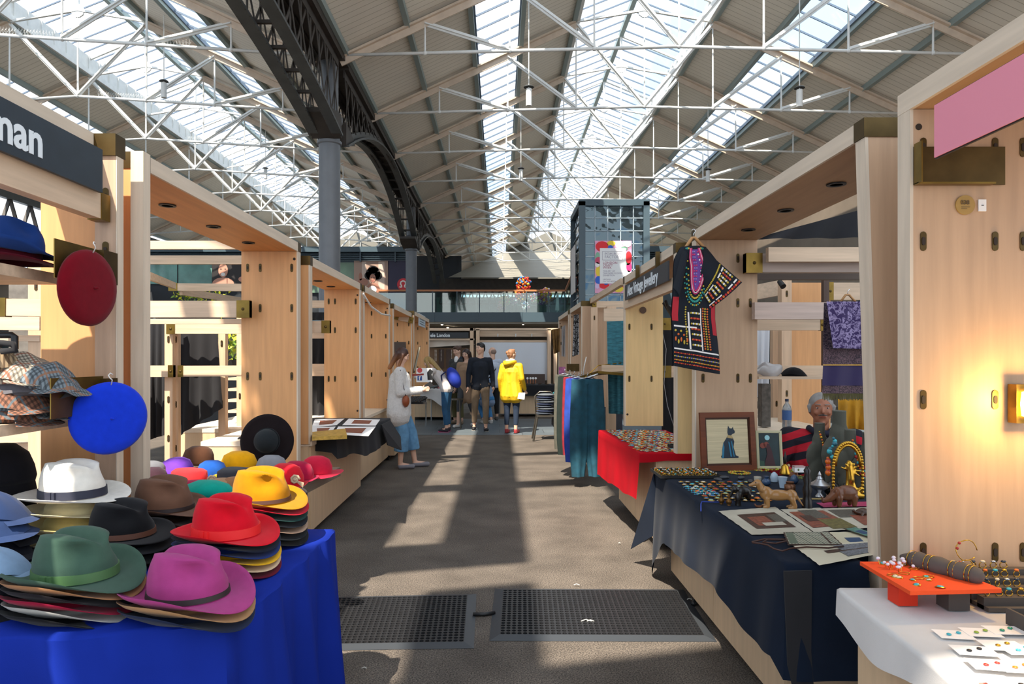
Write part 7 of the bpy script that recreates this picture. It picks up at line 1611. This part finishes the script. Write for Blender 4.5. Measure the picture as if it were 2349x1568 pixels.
# 4 woman beige coat
t, j, hp = person('dark-haired woman in a beige coat and grey trousers looking down', (P(1070,0,15).x, 15.0, 0), math.pi*.86, 1.72, top=mat('beige_coat', '#a08268', .9), topr=(1.05, 1.08), hem=.66, legs=mat('charcoal_trousers', '#45464a', .9), legr=.85, legend=.12, shoes=mat('white_trainers', '#d5d2ce', .6), hair=mat('dark_brown_hair', '#2b1b15', .5), hairfn=lng(.24, 0), nod=.35, J=dict(ankL=(-.10,-.22,.12), toeL=(-.11,-.04,.04), kneeL=(-.1,.0,.5), ankR=(.10,.20,.09), toeR=(.10,.38,.03), kneeR=(.1,.16,.5)))
# 5 man navy jumper
t, j, hp = person('dark-haired man in a navy jumper and khaki trousers glancing to his right', (P(1102,0,14.2).x, 14.25, 0), math.pi*1.02, 1.84, top=mat('navy_jumper', '#171e2a', .9, noise=.15), topr=(1.06, 1.04), hem=.90, legs=mat('khaki_chinos', '#7d6a55', .9, noise=.2, nscale=9), legr=1.0, shoes=mat('black_trainers', '#1d1c1f', .6), sole=mat('grey_sole', '#8f8c86', .6), hair=mat('black_hair', '#1a1310', .5), hairfn=short, headturn=-.9, nod=.1, J=dict(ankL=(-.10,.10,.08), toeL=(-.12,.27,.03), kneeL=(-.1,.10,.5), ankR=(.12,-.10,.10), toeR=(.14,.07,.03), kneeR=(.11,0,.5)))
# 6 bald man from behind
t, j, hp = person('bald man in a white shirt and black trousers seen from behind with a shoulder strap', (P(1130,0,16.6).x, 16.6, 0), .3, 1.80, top=mat('white_shirt', '#b9c3d2', .8), topr=(1.08, 1.1), hem=.88, legs=mat('black_trousers', '#17181b', .9), shoes=mat('grey_trainers', '#5c5a58', .7), hair=mat('grey_stubble', '#8a7468', .8), hairfn=lambda c, hp, s, HM, j: c.ball(hp(0,-.035,-.01), (.077*s,.07*s,.07*s), 12, 8, HM), headturn=.5)
MB().tube([hp(.17,-.03,-.22), hp(.05,-.14,-.32), hp(-.14,-.13,-.55), hp(-.2,-.04,-.66)], .014, 6).build('shoulder_strap', DK, t, 3)
# 7 yellow raincoat
YEL = mat('yellow_raincoat', '#d0a90c', .6, noise=.12, nscale=6, bump=.2, bscale=14)
t, j, hp = person('woman in a yellow hooded raincoat and dark jeans seen from behind', (P(1173,0,13.7).x, 13.7, 0), -.35, 1.70, top=YEL, topr=(1.16, 1.28), hem=.80, legs=mat('dark_jeans', '#1c2b40', .9), legr=.95, legend=.08, shoes=mat('red_black_trainers', '#a83a3e', .6), sole=mat('black_sole', '#1b1b1d', .6), hair=mat('light_brown_hair', '#8a6040', .6), hairfn=bun, headturn=-.5, wide=1.12, J=dict(wrR=(.24,.14,.92)))
MB().tube([hp(-.11,.02,-.15), hp(-.09,-.11,-.17), hp(0,-.16,-.20), hp(.09,-.11,-.17), hp(.11,.02,-.15)], [.03,.045,.055,.045,.03], 8).build('hood', YEL, t, 3); MB().tube([hp(-.08,.0,-.12), hp(-.06,-.08,-.13), hp(0,-.11,-.14), hp(.06,-.08,-.13), hp(.08,0,-.12)], .03, 8).build('hood_lining', mat('grey_lining', '#c2c0bc', .9), t, 3)
MB().lathe([(.15,.73),(.16,.80),(.15,.86)], (0,-.0,0), 24, sy=.8).build('shirt_hem', mat('grey_shirt', '#7b7670', .9), t, 3)
tag(MB().prism([P(1190,900,13.5), P(1205,900,13.5), P(1203,916,13.5), P(1187,914,13.5)], (0,.01,0)).build('leaflet', WHITEP), 'folded white leaflet in the hand of the woman in the yellow raincoat', 'leaflet')
# seated onlookers behind
t, j, hp = person('person in blue jeans mostly hidden behind the man in the navy jumper', (P(1118,0,15.7).x, 15.75, 0), .4, 1.6, top=mat('pale_blue_top', '#7f94b2', .9), legs=mat('mid_blue_jeans', '#3f7fb5', .9), shoes=mat('white_trainers', '#d5d2ce'), hair=mat('brown_hair', '#4a3020'), hairfn=short, J=dict(kneeL=(-.12,.25,.46), kneeR=(.12,.25,.46), hipL=(-.09,0,.62), hipR=(.09,0,.62), waist=(0,.05,.75), chest=(0,.12,.95), neck=(0,.18,1.1), head=(0,.24,1.24), shL=(-.17,.15,1.08), shR=(.17,.15,1.08), elL=(-.2,.2,.82), elR=(.2,.2,.82), wrL=(-.1,.35,.7), wrR=(.1,.35,.7)), face=False)
# 8 vendor
SWM = bpy.data.materials.new('striped_sweater'); SWM.use_nodes = True; _t = SWM.node_tree; _p = _t.nodes['Principled BSDF']; _p.inputs['Roughness'].default_value = .95
_c = _t.nodes.new('ShaderNodeTexCoord'); _s = _t.nodes.new('ShaderNodeSeparateXYZ'); _t.links.new(_c.outputs['Object'], _s.inputs[0])
_x = _t.nodes.new('ShaderNodeMath'); _x.operation = 'ABSOLUTE'; _t.links.new(_s.outputs['X'], _x.inputs[0])
_k = _t.nodes.new('ShaderNodeMath'); _k.operation = 'MULTIPLY_ADD'; _k.inputs[1].default_value = .35; _t.links.new(_x.outputs[0], _k.inputs[0]); _t.links.new(_s.outputs['Z'], _k.inputs[2])
_a = _t.nodes.new('ShaderNodeMath'); _a.operation = 'MULTIPLY'; _a.inputs[1].default_value = 9.5; _t.links.new(_k.outputs[0], _a.inputs[0])
_f = _t.nodes.new('ShaderNodeMath'); _f.operation = 'FRACT'; _t.links.new(_a.outputs[0], _f.inputs[0]); _l = _t.nodes.new('ShaderNodeMath'); _l.operation = 'GREATER_THAN'; _l.inputs[1].default_value = .5; _t.links.new(_f.outputs[0], _l.inputs[0])
_m = _t.nodes.new('ShaderNodeMix'); _m.data_type = 'RGBA'; _t.links.new(_l.outputs[0], _m.inputs['Factor']); _m.inputs['A'].default_value = (*lin('#15131f'), 1); _m.inputs['B'].default_value = (*lin('#a50f22'), 1); _t.links.new(_m.outputs['Result'], _p.inputs['Base Color'])
GH = mat('grey_hair', '#8d8985', .8, noise=.2, nscale=30)
def vh(c, hp, s, HM, j): c.ball(hp(0,-.02,.035), (.084*s,.09*s,.086*s), 14, 10, HM).ball(hp(0,-.045,-.01), (.081*s,.06*s,.07*s), 12, 8, HM).cap(hp(-.08,.01,.02), hp(-.076,.015,-.02), .016*s, .01*s).cap(hp(.08,.01,.02), hp(.076,.015,-.02), .016*s, .01*s)
t, j, hp = person('seated grey-haired vendor with a moustache in a red and navy striped sweater', (2.33, 4.95, -.12), math.pi-.38, 1.76, skin='#9a6248', top=SWM, topr=(1.35, 1.5), hem=.86, legs=mat('black_trousers', '#17181b'), shoes=mat('black_trainers', '#1d1c1f'), hair=GH, hairfn=vh, vox=.008, wide=1.2,
   J=dict(hipL=(-.1,0,.55), hipR=(.1,0,.55), kneeL=(-.16,.08,.5), kneeR=(.16,.08,.5), ankL=(-.16,.1,.21), ankR=(.16,.1,.21), toeL=(-.17,.24,.16), toeR=(.17,.24,.16), waist=(0,.01,.68), chest=(0,.02,.88), neck=(0,.02,1.09), head=(0,.04,1.25), shL=(-.21,.02,1.03), shR=(.21,.02,1.03), elL=(-.30,.05,.80), elR=(.33,.06,.80), wrL=(-.16,.22,.80), wrR=(.22,.24,.80), handL=(.8,.4,0), handR=(-.5,.8,0)), headturn=.05)
MB().cap(hp(-.026,.096,-.038), hp(0,.102,-.034), .004, .006, 6).cap(hp(.026,.096,-.038), hp(0,.102,-.034), .004, .006, 6).build('moustache', mat('grey_moustache', '#4a4340', .9), t, 3)
MB().tube([hp(-.085,.0,-.135), hp(-.04,.07,-.165), hp(.04,.07,-.165), hp(.085,.0,-.135)], .022, 8).build('collar', mat('navy_collar', '#15172a', .9), t, 3)
t = thing('stool', 'stool under the seated vendor', 'stool', (2.34, 5.0, 0)); MB().cyl((0,0,.40), (0,0,.44), .17, .17, 20).build('seat', WX, t, 1)
for a in range(4): MB().cyl((.14*math.cos(a*1.57+.8),.14*math.sin(a*1.57+.8),0), (.1*math.cos(a*1.57+.8),.1*math.sin(a*1.57+.8),.40), .014).build('leg', WZ, t)
# thin metal stool by the blonde
t = thing('metal_stool', 'thin-legged metal stool beside the blonde woman', 'stool', (P(1045,0,14.6).x, 14.6, 0))
MB().cyl((0,0,.62), (0,0,.65), .16, .16, 16).build('seat', gm, t, 1)
for a in range(4): MB().cyl((.16*math.cos(a*1.57+.8),.16*math.sin(a*1.57+.8),0), (.12*math.cos(a*1.57+.8),.12*math.sin(a*1.57+.8),.62), .012).build('leg', gm, t)
